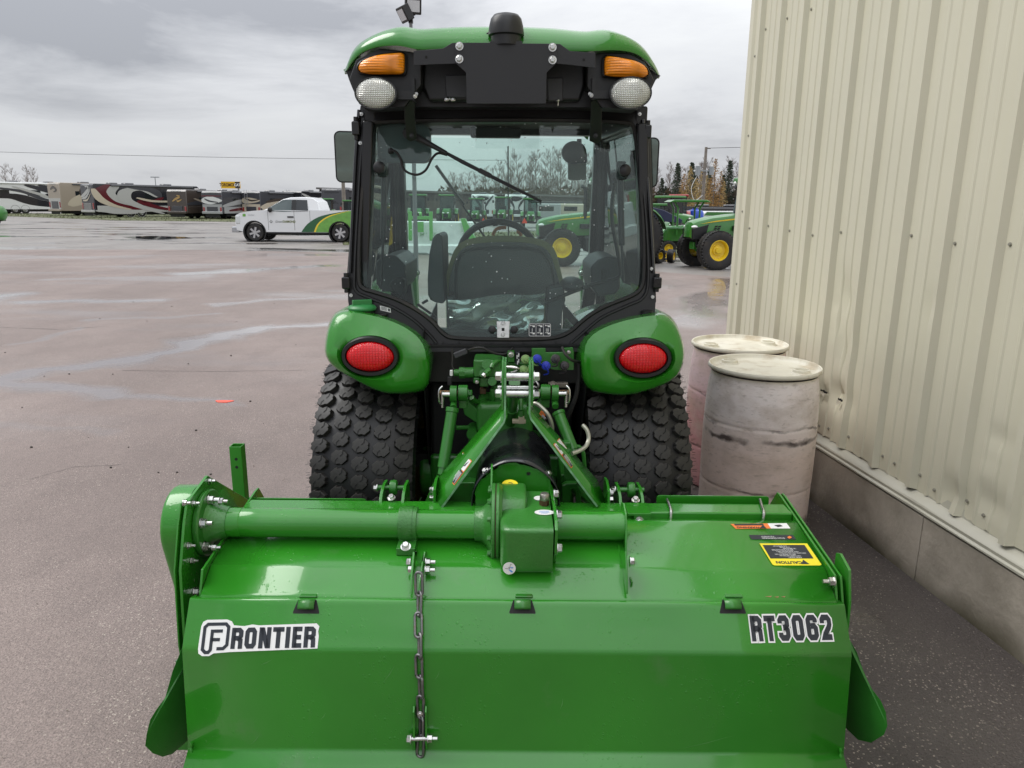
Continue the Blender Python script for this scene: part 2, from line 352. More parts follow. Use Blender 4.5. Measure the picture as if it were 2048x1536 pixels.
# ============================================================ GROUND
def ground_material(name, base, base2, wet=True, speck=.5, dark_x=None, streaks=()):
    m = bpy.data.materials.new(name); m.use_nodes = True; nt = m.node_tree; N = nt.nodes.new; L = nt.links; b = nt.nodes['Principled BSDF']
    g = N('ShaderNodeNewGeometry'); P = g.outputs['Position']
    def noise(scale, det, sv=(1, 1, 1), rough=.5):
        mpn = N('ShaderNodeMapping'); mpn.inputs['Scale'].default_value = sv; L.new(P, mpn.inputs[0])
        n = N('ShaderNodeTexNoise'); n.inputs['Scale'].default_value = scale; n.inputs['Detail'].default_value = det; n.inputs['Roughness'].default_value = rough; L.new(mpn.outputs[0], n.inputs[0]); return n.outputs['Fac']
    def mth(op, a, c=None, clamp=False):
        n = N('ShaderNodeMath'); n.operation = op; n.use_clamp = clamp
        for i, v in enumerate((a, c)):
            if v is None: continue
            if isinstance(v, (int, float)): n.inputs[i].default_value = v
            else: L.new(v, n.inputs[i])
        return n.outputs[0]
    def mr(v, a, c, d=0., e_=1.):
        n = N('ShaderNodeMapRange'); n.inputs[1].default_value = a; n.inputs[2].default_value = c; n.inputs[3].default_value = d; n.inputs[4].default_value = e_; L.new(v, n.inputs[0]); return n.outputs[0]
    def mixc(f, a, c):
        n = N('ShaderNodeMixRGB'); L.new(f, n.inputs[0])
        for i, v in ((1, a), (2, c)):
            if isinstance(v, tuple): n.inputs[i].default_value = (*v, 1)
            else: L.new(v, n.inputs[i])
        return n.outputs[0]
    c = mixc(mr(noise(.5, 6, (1, .6, 1), .6), .38, .64), base, base2)
    c = mixc(mr(noise(3.0, 4, (1, .7, 1), .6), .50, .78, 0, .35), c, tuple(x * .62 for x in base))
    # aggregate: small light and dark stones
    vo = N('ShaderNodeTexVoronoi'); vo.inputs['Scale'].default_value = 185; L.new(P, vo.inputs[0])
    sp = N('ShaderNodeSeparateColor'); L.new(vo.outputs['Color'], sp.inputs[0])
    c = mixc(mr(sp.outputs[0], .0, 1., 0, speck), c, tuple(x * .35 for x in base))
    c = mixc(mth('MULTIPLY', mr(sp.outputs[1], .955, .965), mr(noise(1.2, 3), .40, .60, .15, .8)), c, (.44, .38, .32))
    wetf = mr(noise(.33, 7, (.55, 1.5, 1), .55), .50, .66)
    sx = N('ShaderNodeSeparateXYZ'); L.new(P, sx.inputs[0])
    if streaks:
        nx = mth('ADD', sx.outputs[0], mth('MULTIPLY', mth('SUBTRACT', noise(.9, 4), .5), 1.6)); ny = mth('ADD', sx.outputs[1], mth('MULTIPLY', mth('SUBTRACT', noise(1.1, 5, (1, 1, 1)), .5), .9))
        tot = None
        for (x0, y0), (x1, y1), wd, amt in streaks:
            dx, dy = x1 - x0, y1 - y0; l2 = dx * dx + dy * dy
            t = mth('ADD', mth('MULTIPLY', nx, dx / l2), mth('MULTIPLY', ny, dy / l2)); t = mth('SUBTRACT', t, (x0 * dx + y0 * dy) / l2)
            t = mth('MINIMUM', mth('MAXIMUM', t, 0.), 1.)
            ex = mth('SUBTRACT', nx, mth('ADD', mth('MULTIPLY', t, dx), x0)); ey = mth('SUBTRACT', ny, mth('ADD', mth('MULTIPLY', t, dy), y0))
            d = mth('SQRT', mth('ADD', mth('MULTIPLY', ex, ex), mth('MULTIPLY', ey, ey)))
            f = mr(d, wd * 1.25, wd * .25, 0, amt); tot = f if tot is None else mth('MAXIMUM', tot, f)
        wetf = mth('MAXIMUM', mth('MULTIPLY', wetf, .5), tot)
    L.new(mixc(mth('MULTIPLY', wetf, .22), c, tuple(x * .55 for x in base2)), b.inputs['Base Color'])
    L.new(mr(wetf, 0, 1, .62 if not wet else .52, .05), b.inputs['Roughness']); b.inputs['Specular IOR Level'].default_value = .5
    L.new(mr(wetf, .15, .9, 0, 1.), b.inputs['Coat Weight']); b.inputs['Coat Roughness'].default_value = .06; b.inputs['Coat IOR'].default_value = 1.75
    bn = N('ShaderNodeBump'); bn.inputs['Distance'].default_value = .004
    L.new(mr(wetf, .3, .9, .75, .04), bn.inputs['Strength'])
    vo2 = N('ShaderNodeTexVoronoi'); vo2.inputs['Scale'].default_value = 120; L.new(P, vo2.inputs[0])
    L.new(mth('ADD', vo2.outputs['Distance'], noise(260, 2)), bn.inputs['Height']); L.new(bn.outputs[0], b.inputs['Normal'])
    return m
def gp(px, py):
    p = U(px, py, z=0); return (p.x, p.y)
STREAKS = [(gp(0, 762), gp(250, 722), .30, 1.), (gp(250, 722), gp(520, 655), .32, 1.), (gp(520, 655), gp(700, 645), .22, .9),
           (gp(0, 770), gp(200, 790), .22, .9), (gp(200, 790), gp(450, 803), .12, .7), (gp(40, 605), gp(330, 600), .35, .75), (gp(380, 548), gp(640, 532), .6, .8),
           (gp(0, 590), gp(-200, 640), .6, .8), (gp(1370, 650), gp(1460, 560), .5, .6), (gp(20, 850), gp(200, 870), .12, .4), (gp(0, 690), gp(160, 655), .12, .5), (gp(100, 560), gp(420, 552), .35, .5), (gp(-100, 520), gp(300, 512), .5, .45), (gp(420, 610), gp(690, 590), .22, .6), (gp(200, 640), gp(420, 628), .14, .5)]
GR_FAR = ground_material('grey_asphalt', (.20, .182, .168), (.27, .25, .232), speck=.3)
GR_PINK = ground_material('pink_asphalt', (.195, .148, .130), (.285, .222, .198), speck=.55, streaks=STREAKS)
GR_DARK = ground_material('dark_shaded_asphalt', (.070, .058, .052), (.105, .088, .080), speck=.45)  # darker asphalt by the wall, with the building's shade mixed into its colour
b = MB(); b.add([(-1500, -200, 0), (1500, -200, 0), (1500, 2500, 0), (-1500, 2500, 0)], [(0, 1, 2, 3)])
part('ground', b, GR_FAR, smooth=0, kind='structure')
b = MB(); n = 60; pts = [(-60, -12), (18, -12), (18, 17.5)]
for i in range(n + 1):
    x = 18 - 78 * i / n; far = 17.5 if x > 6 else (17.5 + (6 - x) * .9 if x > -4 else 26.3 + .5 * math.sin(x * .4) + .12 * math.sin(x * 2.3)); pts.append((x, far))
b.plate([[(x, y, .001) for x, y in pts]], (0, 0, .003)); part('parking_lot', b, GR_PINK, smooth=0, kind='structure')
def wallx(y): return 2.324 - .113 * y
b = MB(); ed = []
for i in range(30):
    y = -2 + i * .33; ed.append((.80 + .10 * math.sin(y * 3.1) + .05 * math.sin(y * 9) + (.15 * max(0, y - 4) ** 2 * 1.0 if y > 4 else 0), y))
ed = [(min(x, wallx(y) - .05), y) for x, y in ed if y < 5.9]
b.plate([[(x, y, .005) for x, y in ed] + [(2.6, 5.9, .005), (2.6, -2, .005)]], (0, 0, .003)); part('shaded_asphalt_strip', b, GR_DARK, smooth=0, kind='structure')  # strip of darker asphalt, wall shade partly painted in
# loose grit on the asphalt
b = MB(); random.seed(3)
for i in range(1500):
    if i % 3: x = random.uniform(.9, 2.0); y = random.uniform(1.3, 4.5)
    else: x = random.uniform(-2.2, -.7); y = random.uniform(1.3, 5)
    if x > wallx(y) - .04: continue
    r = random.uniform(.0011, .0030) * (1.8 if random.random() < .04 else 1)
    b.ball((x, y, .008 + r * .4), (r, r * random.uniform(.7, 1.2), r * .7), 5, 3)
part('loose_grit', b, mat('grit', (.30, .26, .22), .8, var=(900, .5)), smooth=0, kind='stuff')
b = MB()
for i in range(36):
    p = U(random.uniform(0, 650), random.uniform(470, 960) , z=0); r = random.uniform(.004, .011); b.ball((p.x, p.y, .004 + r * .5), (r, r * .8, r * .6), 6, 4)
part('pebbles', b, mat('dark_pebble', (.05, .045, .04), .8), smooth=0, kind='stuff')
def crack(pts, wd):
    P = [U(x, y, z=0) for x, y in pts]; rows = []
    for i in range(len(P) - 1):
        for k in range(6):
            q = P[i].lerp(P[i + 1], k / 6); d = (P[i + 1] - P[i]).normalized(); nn = Vector((-d.y, d.x, 0)); j = random.uniform(-1, 1) * wd * 2.2; ww = wd * random.uniform(.3, 1.1); rows.append([(q.x + nn.x * (j + ww), q.y + nn.y * (j + ww), .0052), (q.x + nn.x * (j - ww), q.y + nn.y * (j - ww), .0052)])
    part('pavement_crack', MB().grid(rows), M['dark'], smooth=0, kind='structure')
crack([(245, 742), (420, 744), (640, 741)], .0035); crack([(0, 505), (300, 503), (690, 500)], .018); crack([(60, 960), (150, 935), (260, 930)], .002); crack([(0, 655), (120, 660), (230, 652)], .006)
# ============================================================ METAL BUILDING
SID = mat('beige_siding', (.67, .635, .495), .34, var=(1.2, .04), spec=.5, bump=(2.0, .12), dirt=((.40, .36, .29), 1.1, .62, .95))
CONC = mat('concrete', (.46, .405, .335), .8, var=(3, .22), bump=(40, .3), dirt=((.22, .19, .145), 2.0, .48, .76))
def moss(m):        # irregular brown-green stain where rain splashes the footing
    nt = m.node_tree; N = nt.nodes.new; L = nt.links; b = nt.nodes['Principled BSDF']; old = b.inputs['Base Color'].links[0].from_socket
    g = N('ShaderNodeNewGeometry'); sx = N('ShaderNodeSeparateXYZ'); L.new(g.outputs['Position'], sx.inputs[0]); n = N('ShaderNodeTexNoise'); n.inputs['Scale'].default_value = 3.5; n.inputs['Detail'].default_value = 9; L.new(g.outputs['Position'], n.inputs[0])
    a = N('ShaderNodeMath'); a.operation = 'MULTIPLY_ADD'; L.new(n.outputs[0], a.inputs[0]); a.inputs[1].default_value = -.17; L.new(sx.outputs[2], a.inputs[2])
    mr = N('ShaderNodeMapRange'); mr.inputs[1].default_value = .02; mr.inputs[2].default_value = -.10; L.new(a.outputs[0], mr.inputs[0]); mx_ = N('ShaderNodeMixRGB'); L.new(mr.outputs[0], mx_.inputs[0]); L.new(old, mx_.inputs[1]); mx_.inputs[2].default_value = (.075, .065, .035, 1); L.new(mx_.outputs[0], b.inputs['Base Color'])
moss(CONC)
WY0, WY1 = -3.0, 5.58
bld = thing('metal_clad_building', 'beige ribbed metal clad building with low concrete foundation on the right', 'building', (wallx(4) + 2, 4, 0))
along = Vector((-.113, 1, 0)).normalized(); outn = Vector((-1, -.113, 0)).normalized()
def WP(s, out, z):       # s = distance along the wall from the far corner towards the camera, out = towards the yard
    return Vector((wallx(WY1), WY1, 0)) - along * s + outn * out + Vector((0, 0, z))
ZB, ZT = .40, 6.2
L_ = (WY1 - WY0) / along.y
def sheetprofile(wid=.914):
    # three trapezoid ribs with two low stiffeners between each
    p = []; pitch = wid / 3
    for k in range(3):
        s0 = k * pitch
        p += [(s0, .0), (s0 + .018, .029), (s0 + .050, .029), (s0 + .068, .0)]
        for q in (.125, .205): p += [(s0 + q, 0), (s0 + q + .008, .005), (s0 + q + .020, .005), (s0 + q + .028, 0)]
    p.append((wid + .020, .0)); return p
DENTS = [(1.50, 1.18, .09, .18, -.020), (1.58, .92, .10, .20, -.022), (1.56, .66, .12, .08, -.034), (1.40, .64, .05, .05, -.025), (1.44, 1.10, .03, .06, .008), (2.24, 1.25, .035, .08, -.012), (2.55, .47, .06, .07, -.024), (2.78, .52, .10, .05, -.014), (2.72, .63, .05, .03, .008), (2.75, .80, .06, .04, -.010), (.06, 1.15, .04, .06, -.02), (3.2, .9, .08, .06, -.012)]
def dent(s, z):
    d = 0
    for (a, c, ra, rc, h) in DENTS:
        q = ((s - a) / ra) ** 2 + ((z - c) / rc) ** 2
        if q < 6: d += h * math.exp(-q * 1.3) * (1 + .35 * math.sin(40 * s + 23 * z))
    return d
prof = sheetprofile(); k = 0; s0 = .10
screw = MB(); screw.cyl((0, 0, 0), (0, 0, .0015), .0085, n=12); screw.cyl((0, 0, .0015), (0, 0, .0065), .0058, n=6); SCREW = screw.mesh('screw', M['galv'] if 0 else mat('painted_screw', (.40, .385, .33), .35, .5), 30)
while s0 < L_ and k < 10:
    zs = [ZB + .004 * math.sin(k * 3) - .0] + [ZB + .034 * j for j in range(1, 48)] + [2.2, 2.8, 3.6, 4.6, ZT]
    rows = []
    for z in zs:
        row = []
        for i, (s, o) in enumerate(prof):
            zz = z + (.006 * math.sin(i * 1.3 + k) if z == zs[0] else 0)
            row.append(WP(s0 + s, o + .030 + .006 * (k % 2) + dent(s0 + s, z), zz))
        rows.append(row)
    b = MB(); b.grid(rows); o = part('wall_panel', b, SID, bld, smooth=24)
    for r_ in range(3):
        for z in (ZB + .06, 1.55, 2.85, 4.1):
            for q in ((.085, .19) if z < 1 else (.085,)):
                if random.random() < .88:
                    s = s0 + r_ * .3047 + q + random.uniform(-.006, .006); zq = z + random.uniform(-.02, .02)
                    link('screw', SCREW, bld, M=orient(WP(s, .031 + .006 * (k % 2) + dent(s, zq), zq), outn))
    s0 += .914; k += 1
# torn, creased sheet behind the drums
random.seed(21)
for (s_, z_, w_, h_) in ((1.40, .655, .10, .018), (1.575, .648, .05, .020)):
    o_ = .070 + dent(s_, z_); P = [(-.5, 0), (-.3, .35), (-.1, .1), (.1, .5), (.3, .2), (.5, .3), (.45, -.3), (.2, -.5), (.0, -.15), (-.2, -.45), (-.4, -.2)]
    part('torn_hole', MB().plate([[WP(s_ + u * w_, o_, z_ + v * h_) for u, v in P]], outn * .002), M['dark'], bld, smooth=0)
    part('torn_flap', MB().plate([[WP(s_ + u * w_ * 1.1, o_ + .006 + .018 * max(0, -v), z_ + v * h_ * 1.6 - h_ * .9) for u, v in ((-.45, .3), (-.1, .45), (.1, .2), (.4, .4), (.3, -.4), (.05, -.1), (-.2, -.5), (-.35, -.2))]], outn * .0015), mat('bright_torn_edge', (.6, .57, .46), .3, .3) if 'bright_torn_edge' not in bpy.data.materials else bpy.data.materials['bright_torn_edge'], bld, smooth=0)
# corner trim
b = MB(); cw = .115
b.grid([[WP(-.035, -.12, z), WP(-.035, .052, z), WP(.0, .066, z), WP(.055, .066, z), WP(.075, .052, z), WP(cw, .052, z), WP(cw + .004, .030, z)] for z in [ZB - .02] + [1.2 + .1 * i for i in range(8)] + [ZT]])
part('corner_trim', b, SID, bld, smooth=24)
for z in [.62 + .52 * i for i in range(11)]: link('screw', SCREW, bld, M=orient(WP(cw - .02, .053, z), outn))
b = MB(); b.box(WP(-.037, -.2, 3.2), (.004, .14, 5.6)); part('edge_strip', b, mat('orange_edge', (.45, .16, .05), .6), bld)
# base trim: sloping drip ledge
b = MB(); ns = 44; rows = []
for i in range(ns + 1):
    s = L_ * i / ns; wv = .0025 * math.sin(i * 1.7)
    rows.append([WP(s, .024, ZB + .03), WP(s, .030, ZB - .006 + wv), WP(s, .075, ZB - .030 + wv), WP(s, .079, ZB - .036), WP(s, .077, ZB - .050), WP(s, .088, ZB - .056 + wv), WP(s, .088, ZB - .064), WP(s, .02, ZB - .070)])
b.grid(rows); part('base_trim', b, mat('trim_paint', (.50, .48, .395), .33, var=(3, .07)), bld, smooth=25)
# foundation in cast lengths with hairline joints
s = 0; i = 0
while s < L_:
    l = 1.22; b = MB(); c = WP(s + l / 2 - .002, .0, 0)
    rot = Matrix((outn, along, Vector((0, 0, 1)))).transposed()
    b.box(WP(s + l / 2, -.02 + .0015 * (i % 2), (ZB - .075) / 2 - .1), (.20, l - .004, ZB - .075 + .2 - .004), rot); part('foundation', b, CONC, bld, bevel=.004)
    s += l; i += 1
b = MB(); b.box(WP(L_ / 2, -3.0, ZT / 2), (5.7, L_, ZT), rot); part('building_core', b, SID, bld)
b = MB(); b.box(WP(L_ / 2, -2.6, ZT + .06), (5.6, L_ + .5, .12), rot); part('roof_edge', b, SID, bld)
# ============================================================ BARRELS
def drum_mat(name, tint, low):
    m = bpy.data.materials.new(name); m.use_nodes = True; nt = m.node_tree; N = nt.nodes.new; L = nt.links; b = nt.nodes['Principled BSDF']
    tcn = N('ShaderNodeTexCoord'); P = tcn.outputs['Object']; sx = N('ShaderNodeSeparateXYZ'); L.new(P, sx.inputs[0])
    r = N('ShaderNodeValToRGB'); L.new(sx.outputs[2], r.inputs[0]); e = r.color_ramp.elements
    e[0].position = .0; e[0].color = (*low, 1); e[1].position = .895; e[1].color = (.74, .72, .60, 1)
    q = r.color_ramp.elements.new(.45); q.color = (*[x * 1.03 for x in low], 1)
    q = r.color_ramp.elements.new(.68); q.color = (*tint, 1)
    q = r.color_ramp.elements.new(.83); q.color = (*[min(1, x * 1.1) for x in tint], 1); q = r.color_ramp.elements.new(.86); q.color = (.62, .56, .38, 1)
    last = r.outputs[0]
    for sc, sv, lo, hi, colr, amt in ((5, (1, 1, 1.6), .46, .68, (.42, .32, .25), .55), (15, (1, 1, 3.5), .55, .72, (.22, .16, .12), .5), (40, (1, 1, 2), .62, .72, (.2, .15, .12), .45), (3.2, (1, 1, 1), .55, .70, (.75, .68, .62), .35)):
        mpn = N('ShaderNodeMapping'); mpn.inputs['Scale'].default_value = sv; L.new(P, mpn.inputs[0])
        n = N('ShaderNodeTexNoise'); n.inputs['Scale'].default_value = sc; n.inputs['Detail'].default_value = 8; n.inputs['Roughness'].default_value = .65; L.new(mpn.outputs[0], n.inputs[0])
        mr = N('ShaderNodeMapRange'); mr.inputs[1].default_value = lo; mr.inputs[2].default_value = hi; mr.inputs[4].default_value = amt; L.new(n.outputs[0], mr.inputs[0])
        mxn = N('ShaderNodeMixRGB'); L.new(mr.outputs[0], mxn.inputs[0]); L.new(last, mxn.inputs[1]); mxn.inputs[2].default_value = (*colr, 1); last = mxn.outputs[0]
    # scuffed grime bands
    for zc, wdt, amt in ((.535, .018, 1.), (.60, .008, .75), (.268, .010, .7), (.085, .022, .8)):
        n = N('ShaderNodeTexNoise'); n.inputs['Scale'].default_value = 9; n.inputs['Detail'].default_value = 8; L.new(P, n.inputs[0])
        a = N('ShaderNodeMath'); a.operation = 'SUBTRACT'; L.new(sx.outputs[2], a.inputs[0]); a.inputs[1].default_value = zc
        c2 = N('ShaderNodeMath'); c2.operation = 'MULTIPLY_ADD'; L.new(n.outputs[0], c2.inputs[0]); c2.inputs[1].default_value = .09; c2.inputs[2].default_value = -.045
        a2 = N('ShaderNodeMath'); a2.operation = 'ADD'; L.new(a.outputs[0], a2.inputs[0]); L.new(c2.outputs[0], a2.inputs[1])
        ab = N('ShaderNodeMath'); ab.operation = 'ABSOLUTE'; L.new(a2.outputs[0], ab.inputs[0])
        mr = N('ShaderNodeMapRange'); mr.inputs[1].default_value = wdt; mr.inputs[2].default_value = wdt * .3; mr.inputs[3].default_value = 0; mr.inputs[4].default_value = amt; L.new(ab.outputs[0], mr.inputs[0])
        n2 = N('ShaderNodeTexNoise'); n2.inputs['Scale'].default_value = 4.3; n2.inputs['Detail'].default_value = 6; L.new(P, n2.inputs[0])
        g = N('ShaderNodeMapRange'); g.inputs[1].default_value = .44; g.inputs[2].default_value = .58; L.new(n2.outputs[0], g.inputs[0])
        mu = N('ShaderNodeMath'); mu.operation = 'MULTIPLY'; L.new(mr.outputs[0], mu.inputs[0]); L.new(g.outputs[0], mu.inputs[1])
        mxn = N('ShaderNodeMixRGB'); L.new(mu.outputs[0], mxn.inputs[0]); L.new(last, mxn.inputs[1]); mxn.inputs[2].default_value = (.10, .075, .07, 1); last = mxn.outputs[0]
    L.new(last, b.inputs['Base Color']); b.inputs['Roughness'].default_value = .42; b.inputs['Subsurface Weight'].default_value = .12; b.inputs['Subsurface Radius'].default_value = (.03, .02, .012)
    n = N('ShaderNodeTexNoise'); n.inputs['Scale'].default_value = 30; L.new(P, n.inputs[0]); bn = N('ShaderNodeBump'); bn.inputs['Strength'].default_value = .12; bn.inputs['Distance'].default_value = .01; L.new(n.outputs[0], bn.inputs['Height']); L.new(bn.outputs[0], b.inputs['Normal'])
    return m
def drum(x, y, mt, lid, label, rot):
    t = thing('plastic_drum', label, 'drum', (x, y, .008), world=False, rz=rot, group='old plastic drums beside the building')
    pr = [(0, .012), (.24, .012), (.262, .0), (.278, .012), (.286, .05), (.2865, .10), (.287, .20), (.2875, .244), (.2872, .250), (.2850, .257), (.2850, .263), (.2882, .270), (.2887, .278), (.290, .34), (.2905, .44), (.290, .54), (.2895, .585), (.2892, .592), (.2862, .599), (.2862, .606), (.2885, .613), (.288, .622), (.2855, .68), (.282, .74), (.277, .79), (.2715, .825), (.269, .842), (.269, .850)]
    b = MB(); b.lathe(pr, n=72); part('shell', b, mt, t, smooth=40)
    b = MB(); b.lathe([(.268, .858), (.280, .861), (.2865, .867), (.2870, .878), (.282, .885), (.276, .883), (.271, .867), (.258, .861), (.12, .866), (0, .868)], n=72); part('rim', b, lid, t, smooth=50)
    for a, rr in ((0, .19), (math.pi, .19)):
        cx = math.cos(a) * rr; c = Vector((cx, 0, .863)); b = MB()
        b.lathe([(.055, 0), (.050, .006), (.044, .007), (.042, .020), (.036, .022), (.034, .017), (0, .016)], c, n=28)
        for q in range(2): b.box(c + Vector((0, (q - .5) * .022, .021)), (.055, .005, .006))
        part('bung', b, lid, t, smooth=40)
    return t
LID = mat('drum_lid', (.78, .74, .62), .4, var=(9, .06), dirt=((.48, .38, .24), 8, .50, .74))
drum(1.325, 3.80, drum_mat('drum_white', (.86, .78, .76), (.74, .60, .54)), LID, 'scuffed whitish plastic drum with grime bands, the nearer of the two by the wall', R(-38))
drum(1.385, 4.44, drum_mat('drum_pink', (.66, .50, .52), (.56, .28, .29)), LID, 'pink stained plastic drum half hidden behind the scuffed whitish one', R(12))
# ============================================================ BACKGROUND
def bx(px, Y): return U(px, 405, Y=Y).x
GRASS = mat('grass', (.075, .088, .030), .9, var=(1.5, .25), dirt=((.12, .105, .06), .9, .50, .70))
def grass_strip(poly, blades, h):
    b = MB(); b.plate([[(x, y, .006) for x, y in poly]], (0, 0, .015))
    xs = [p[0] for p in poly]; ys = [p[1] for p in poly]
    for i in range(blades):
        x = random.uniform(min(xs), max(xs)); y = random.uniform(min(ys), max(ys)); r = random.uniform(.4, 1.2) * h; a = random.uniform(0, 6.28); wd = r * .8
        # inside test
        ins = False; j = len(poly) - 1
        for q in range(len(poly)):
            if (poly[q][1] > y) != (poly[j][1] > y) and x < (poly[j][0] - poly[q][0]) * (y - poly[q][1]) / (poly[j][1] - poly[q][1]) + poly[q][0]: ins = not ins
            j = q
        if ins: b.add([(x - wd * math.cos(a), y - wd * math.sin(a), .015), (x + wd * math.cos(a), y + wd * math.sin(a), .015), (x + random.uniform(-1, 1) * wd, y + random.uniform(-1, 1) * wd, .015 + r)], [(0, 1, 2)])
    return part('grass', b, GRASS, smooth=0, kind='stuff')
def gy(px, py): p = U(px, py, z=0); return (p.x, p.y)
grass_strip([gy(-260, 425), gy(0, 432), gy(240, 441), gy(480, 444), (bx(480, 95), 95), (bx(-400, 95), 95)], 7000, .08)
grass_strip([gy(686, 490), gy(760, 492), gy(860, 476), gy(1120, 474), gy(1120, 462), gy(690, 470)], 2500, .07)
grass_strip([gy(1290, 518), gy(1380, 514), gy(1480, 523), gy(1600, 532), (bx(1700, 60), 60), (bx(1120, 60), 60), gy(1180, 505)], 9000, .06)
b = MB(); pts = [gy(245, 474), gy(300, 472), gy(370, 474), gy(385, 477), gy(310, 479), gy(265, 477)]
b.plate([[(x, y, .006) for x, y in pts]], (0, 0, .004)); part('puddle', b, mat('standing_water', (.01, .01, .01), .03), smooth=0, kind='structure')
b = MB(); c0 = U(448, 804, z=0); b.plate([[(c0.x + .07 * math.cos(a) * (1 + .3 * math.sin(3 * a)), c0.y + .05 * math.sin(a) * (1 + .3 * math.cos(2 * a)), .0045) for a in [i * .4 for i in range(16)]]], (0, 0, .003))
o = part('paint_mark', b, mat('red_marking_paint', (.75, .10, .06), .6), smooth=0, kind='structure')
# ---------------------------------------------------------- trees
BARK = mat('bark', (.14, .115, .095), .9, var=(3, .3)); TWIG = mat('twigs', (.17, .135, .115), .9, var=(2, .25))
NEED = mat('spruce_needles', (.036, .052, .030), .8, var=(1.2, .45)); LARCH = mat('larch_needles', (.30, .165, .045), .8, var=(.9, .4)); LARCH2 = mat('larch_needles_pale', (.42, .30, .12), .8, var=(.9, .35))
def bare_tree(h, rnd):
    tr = MB(); cr = MB(); pts = [Vector((0, 0, 0))]; d = Vector((rnd.uniform(-.05, .05), rnd.uniform(-.05, .05), 1))
    for i in range(8): pts.append(pts[-1] + d * h / 8 * .95); d = (d + Vector((rnd.uniform(-.07, .07), rnd.uniform(-.07, .07), .05))).normalized()
    tr.tube(pts, [.10 * (1 - i / 8.6) + .012 for i in range(9)], 5)
    def br(p, d, l, r, lv):
        q = [p]; e_ = d.copy()
        for k in range(3): q.append(q[-1] + e_ * l / 3); e_ = (e_ + Vector((rnd.uniform(-.2, .2), rnd.uniform(-.2, .2), rnd.uniform(.0, .28)))).normalized()
        cr.tube(q, [r, r * .8, r * .55, r * .3], 3, caps=False)
        if lv:
            for k in range(rnd.randint(5, 7)):
                t = rnd.uniform(.25, 1); i = min(2, int(t * 3)); pp = q[i].lerp(q[i + 1], t * 3 - i)
                dd = (e_ + Vector((rnd.uniform(-.8, .8), rnd.uniform(-.8, .8), rnd.uniform(-.1, .7)))).normalized()
                br(pp, dd, l * rnd.uniform(.35, .6), max(.010, r * .5), lv - 1)
    for i in range(34):
        t = rnd.uniform(.22, .99) * 8; k = min(7, int(t)); p = pts[k].lerp(pts[k + 1], t - k); a = rnd.uniform(0, 6.28)
        br(p, Vector((math.cos(a), math.sin(a), rnd.uniform(.5, 1.3))).normalized(), h * rnd.uniform(.12, .26) * (1.25 - t / 10), .028, 2)
    return tr, cr
def conifer(h, rnd, w_, droop, dens, leaf):
    tr = MB(); cr = MB(); tr.tube([(0, 0, 0), (0, 0, h)], [.15, .02], 5)
    n = int(h * dens)
    for i in range(n):
        z = h * (.10 + .9 * i / n); l = w_ * (1 - z / h) ** .8 * rnd.uniform(.55, 1.15) + .12; a = rnd.uniform(0, 6.28)
        u = Vector((math.cos(a), math.sin(a), 0)); v = Vector((-u.y, u.x, 0)); k = max(3, int(l / leaf * .8))
        for j in range(k):
            t = (j + rnd.random()) / k; p = Vector((0, 0, z)) + u * l * t + Vector((0, 0, -droop * l * t * t + .1 * t)); s_ = leaf * rnd.uniform(.5, 1.1)
            a2 = rnd.uniform(-1.2, 1.2); q = u * math.cos(a2) + v * math.sin(a2)
            up_ = Vector((rnd.uniform(-.4, .4), rnd.uniform(-.4, .4), rnd.uniform(.5, 1))) * s_ * .45; cr.add([p - up_, p + up_, p + q * s_ + Vector((0, 0, rnd.uniform(-.6, .1) * s_))], [(0, 1, 2)])
    return tr, cr
def mk_tree(name, gen, barkm, crm, label, group):
    t = thing(name, label, 'tree', world=False, group=group); tr, cr = gen
    link('trunk', tr.mesh('trunk', barkm, 60, recalc=False), t); link('crown', cr.mesh('crown', crm, 0, merge=False, recalc=False), t); return t
rnd = random.Random(11)
BT = [mk_tree('bare_tree', bare_tree(9.5, rnd), BARK, TWIG, 'leafless grey-brown deciduous tree in the wood behind the yard', 'leafless trees behind the yard') for _ in range(5)]
SP = [mk_tree('spruce_tree', conifer(8.5, rnd, 1.55, .35, 60, .28), BARK, NEED, 'dark green spruce with a pointed crown among the leafless trees', 'dark spruces in the wood') for _ in range(2)]
LA = [mk_tree('larch_tree', conifer(8.5, rnd, 1.9, .1, 36, .19), BARK, (LARCH, LARCH2)[i], 'golden autumn larch near the utility pole', 'golden larches in the wood') for i in range(2)]
used = set()
def plant(lib, px, Y, s=1.0, lab=None):
    o = lib[rnd.randrange(len(lib))]
    c = o if id(o) not in used else copytree(o)
    used.add(id(o)); c['label'] = lab or c['label']; c.location = (bx(px, Y), Y, 0); c.rotation_euler = (0, 0, rnd.uniform(0, 6.28)); c.scale = (s * rnd.uniform(.85, 1.15), s * rnd.uniform(.85, 1.15), s)
for i in range(46): plant(BT, 900 + i * 9.0 + rnd.uniform(-8, 8), rnd.uniform(104, 132), rnd.uniform(.70, 1.02) * (.72 if i < 10 else 1))
for i in range(26): plant(BT, 1300 + i * 10 + rnd.uniform(-6, 6), rnd.uniform(100, 128), rnd.uniform(.58, .84))
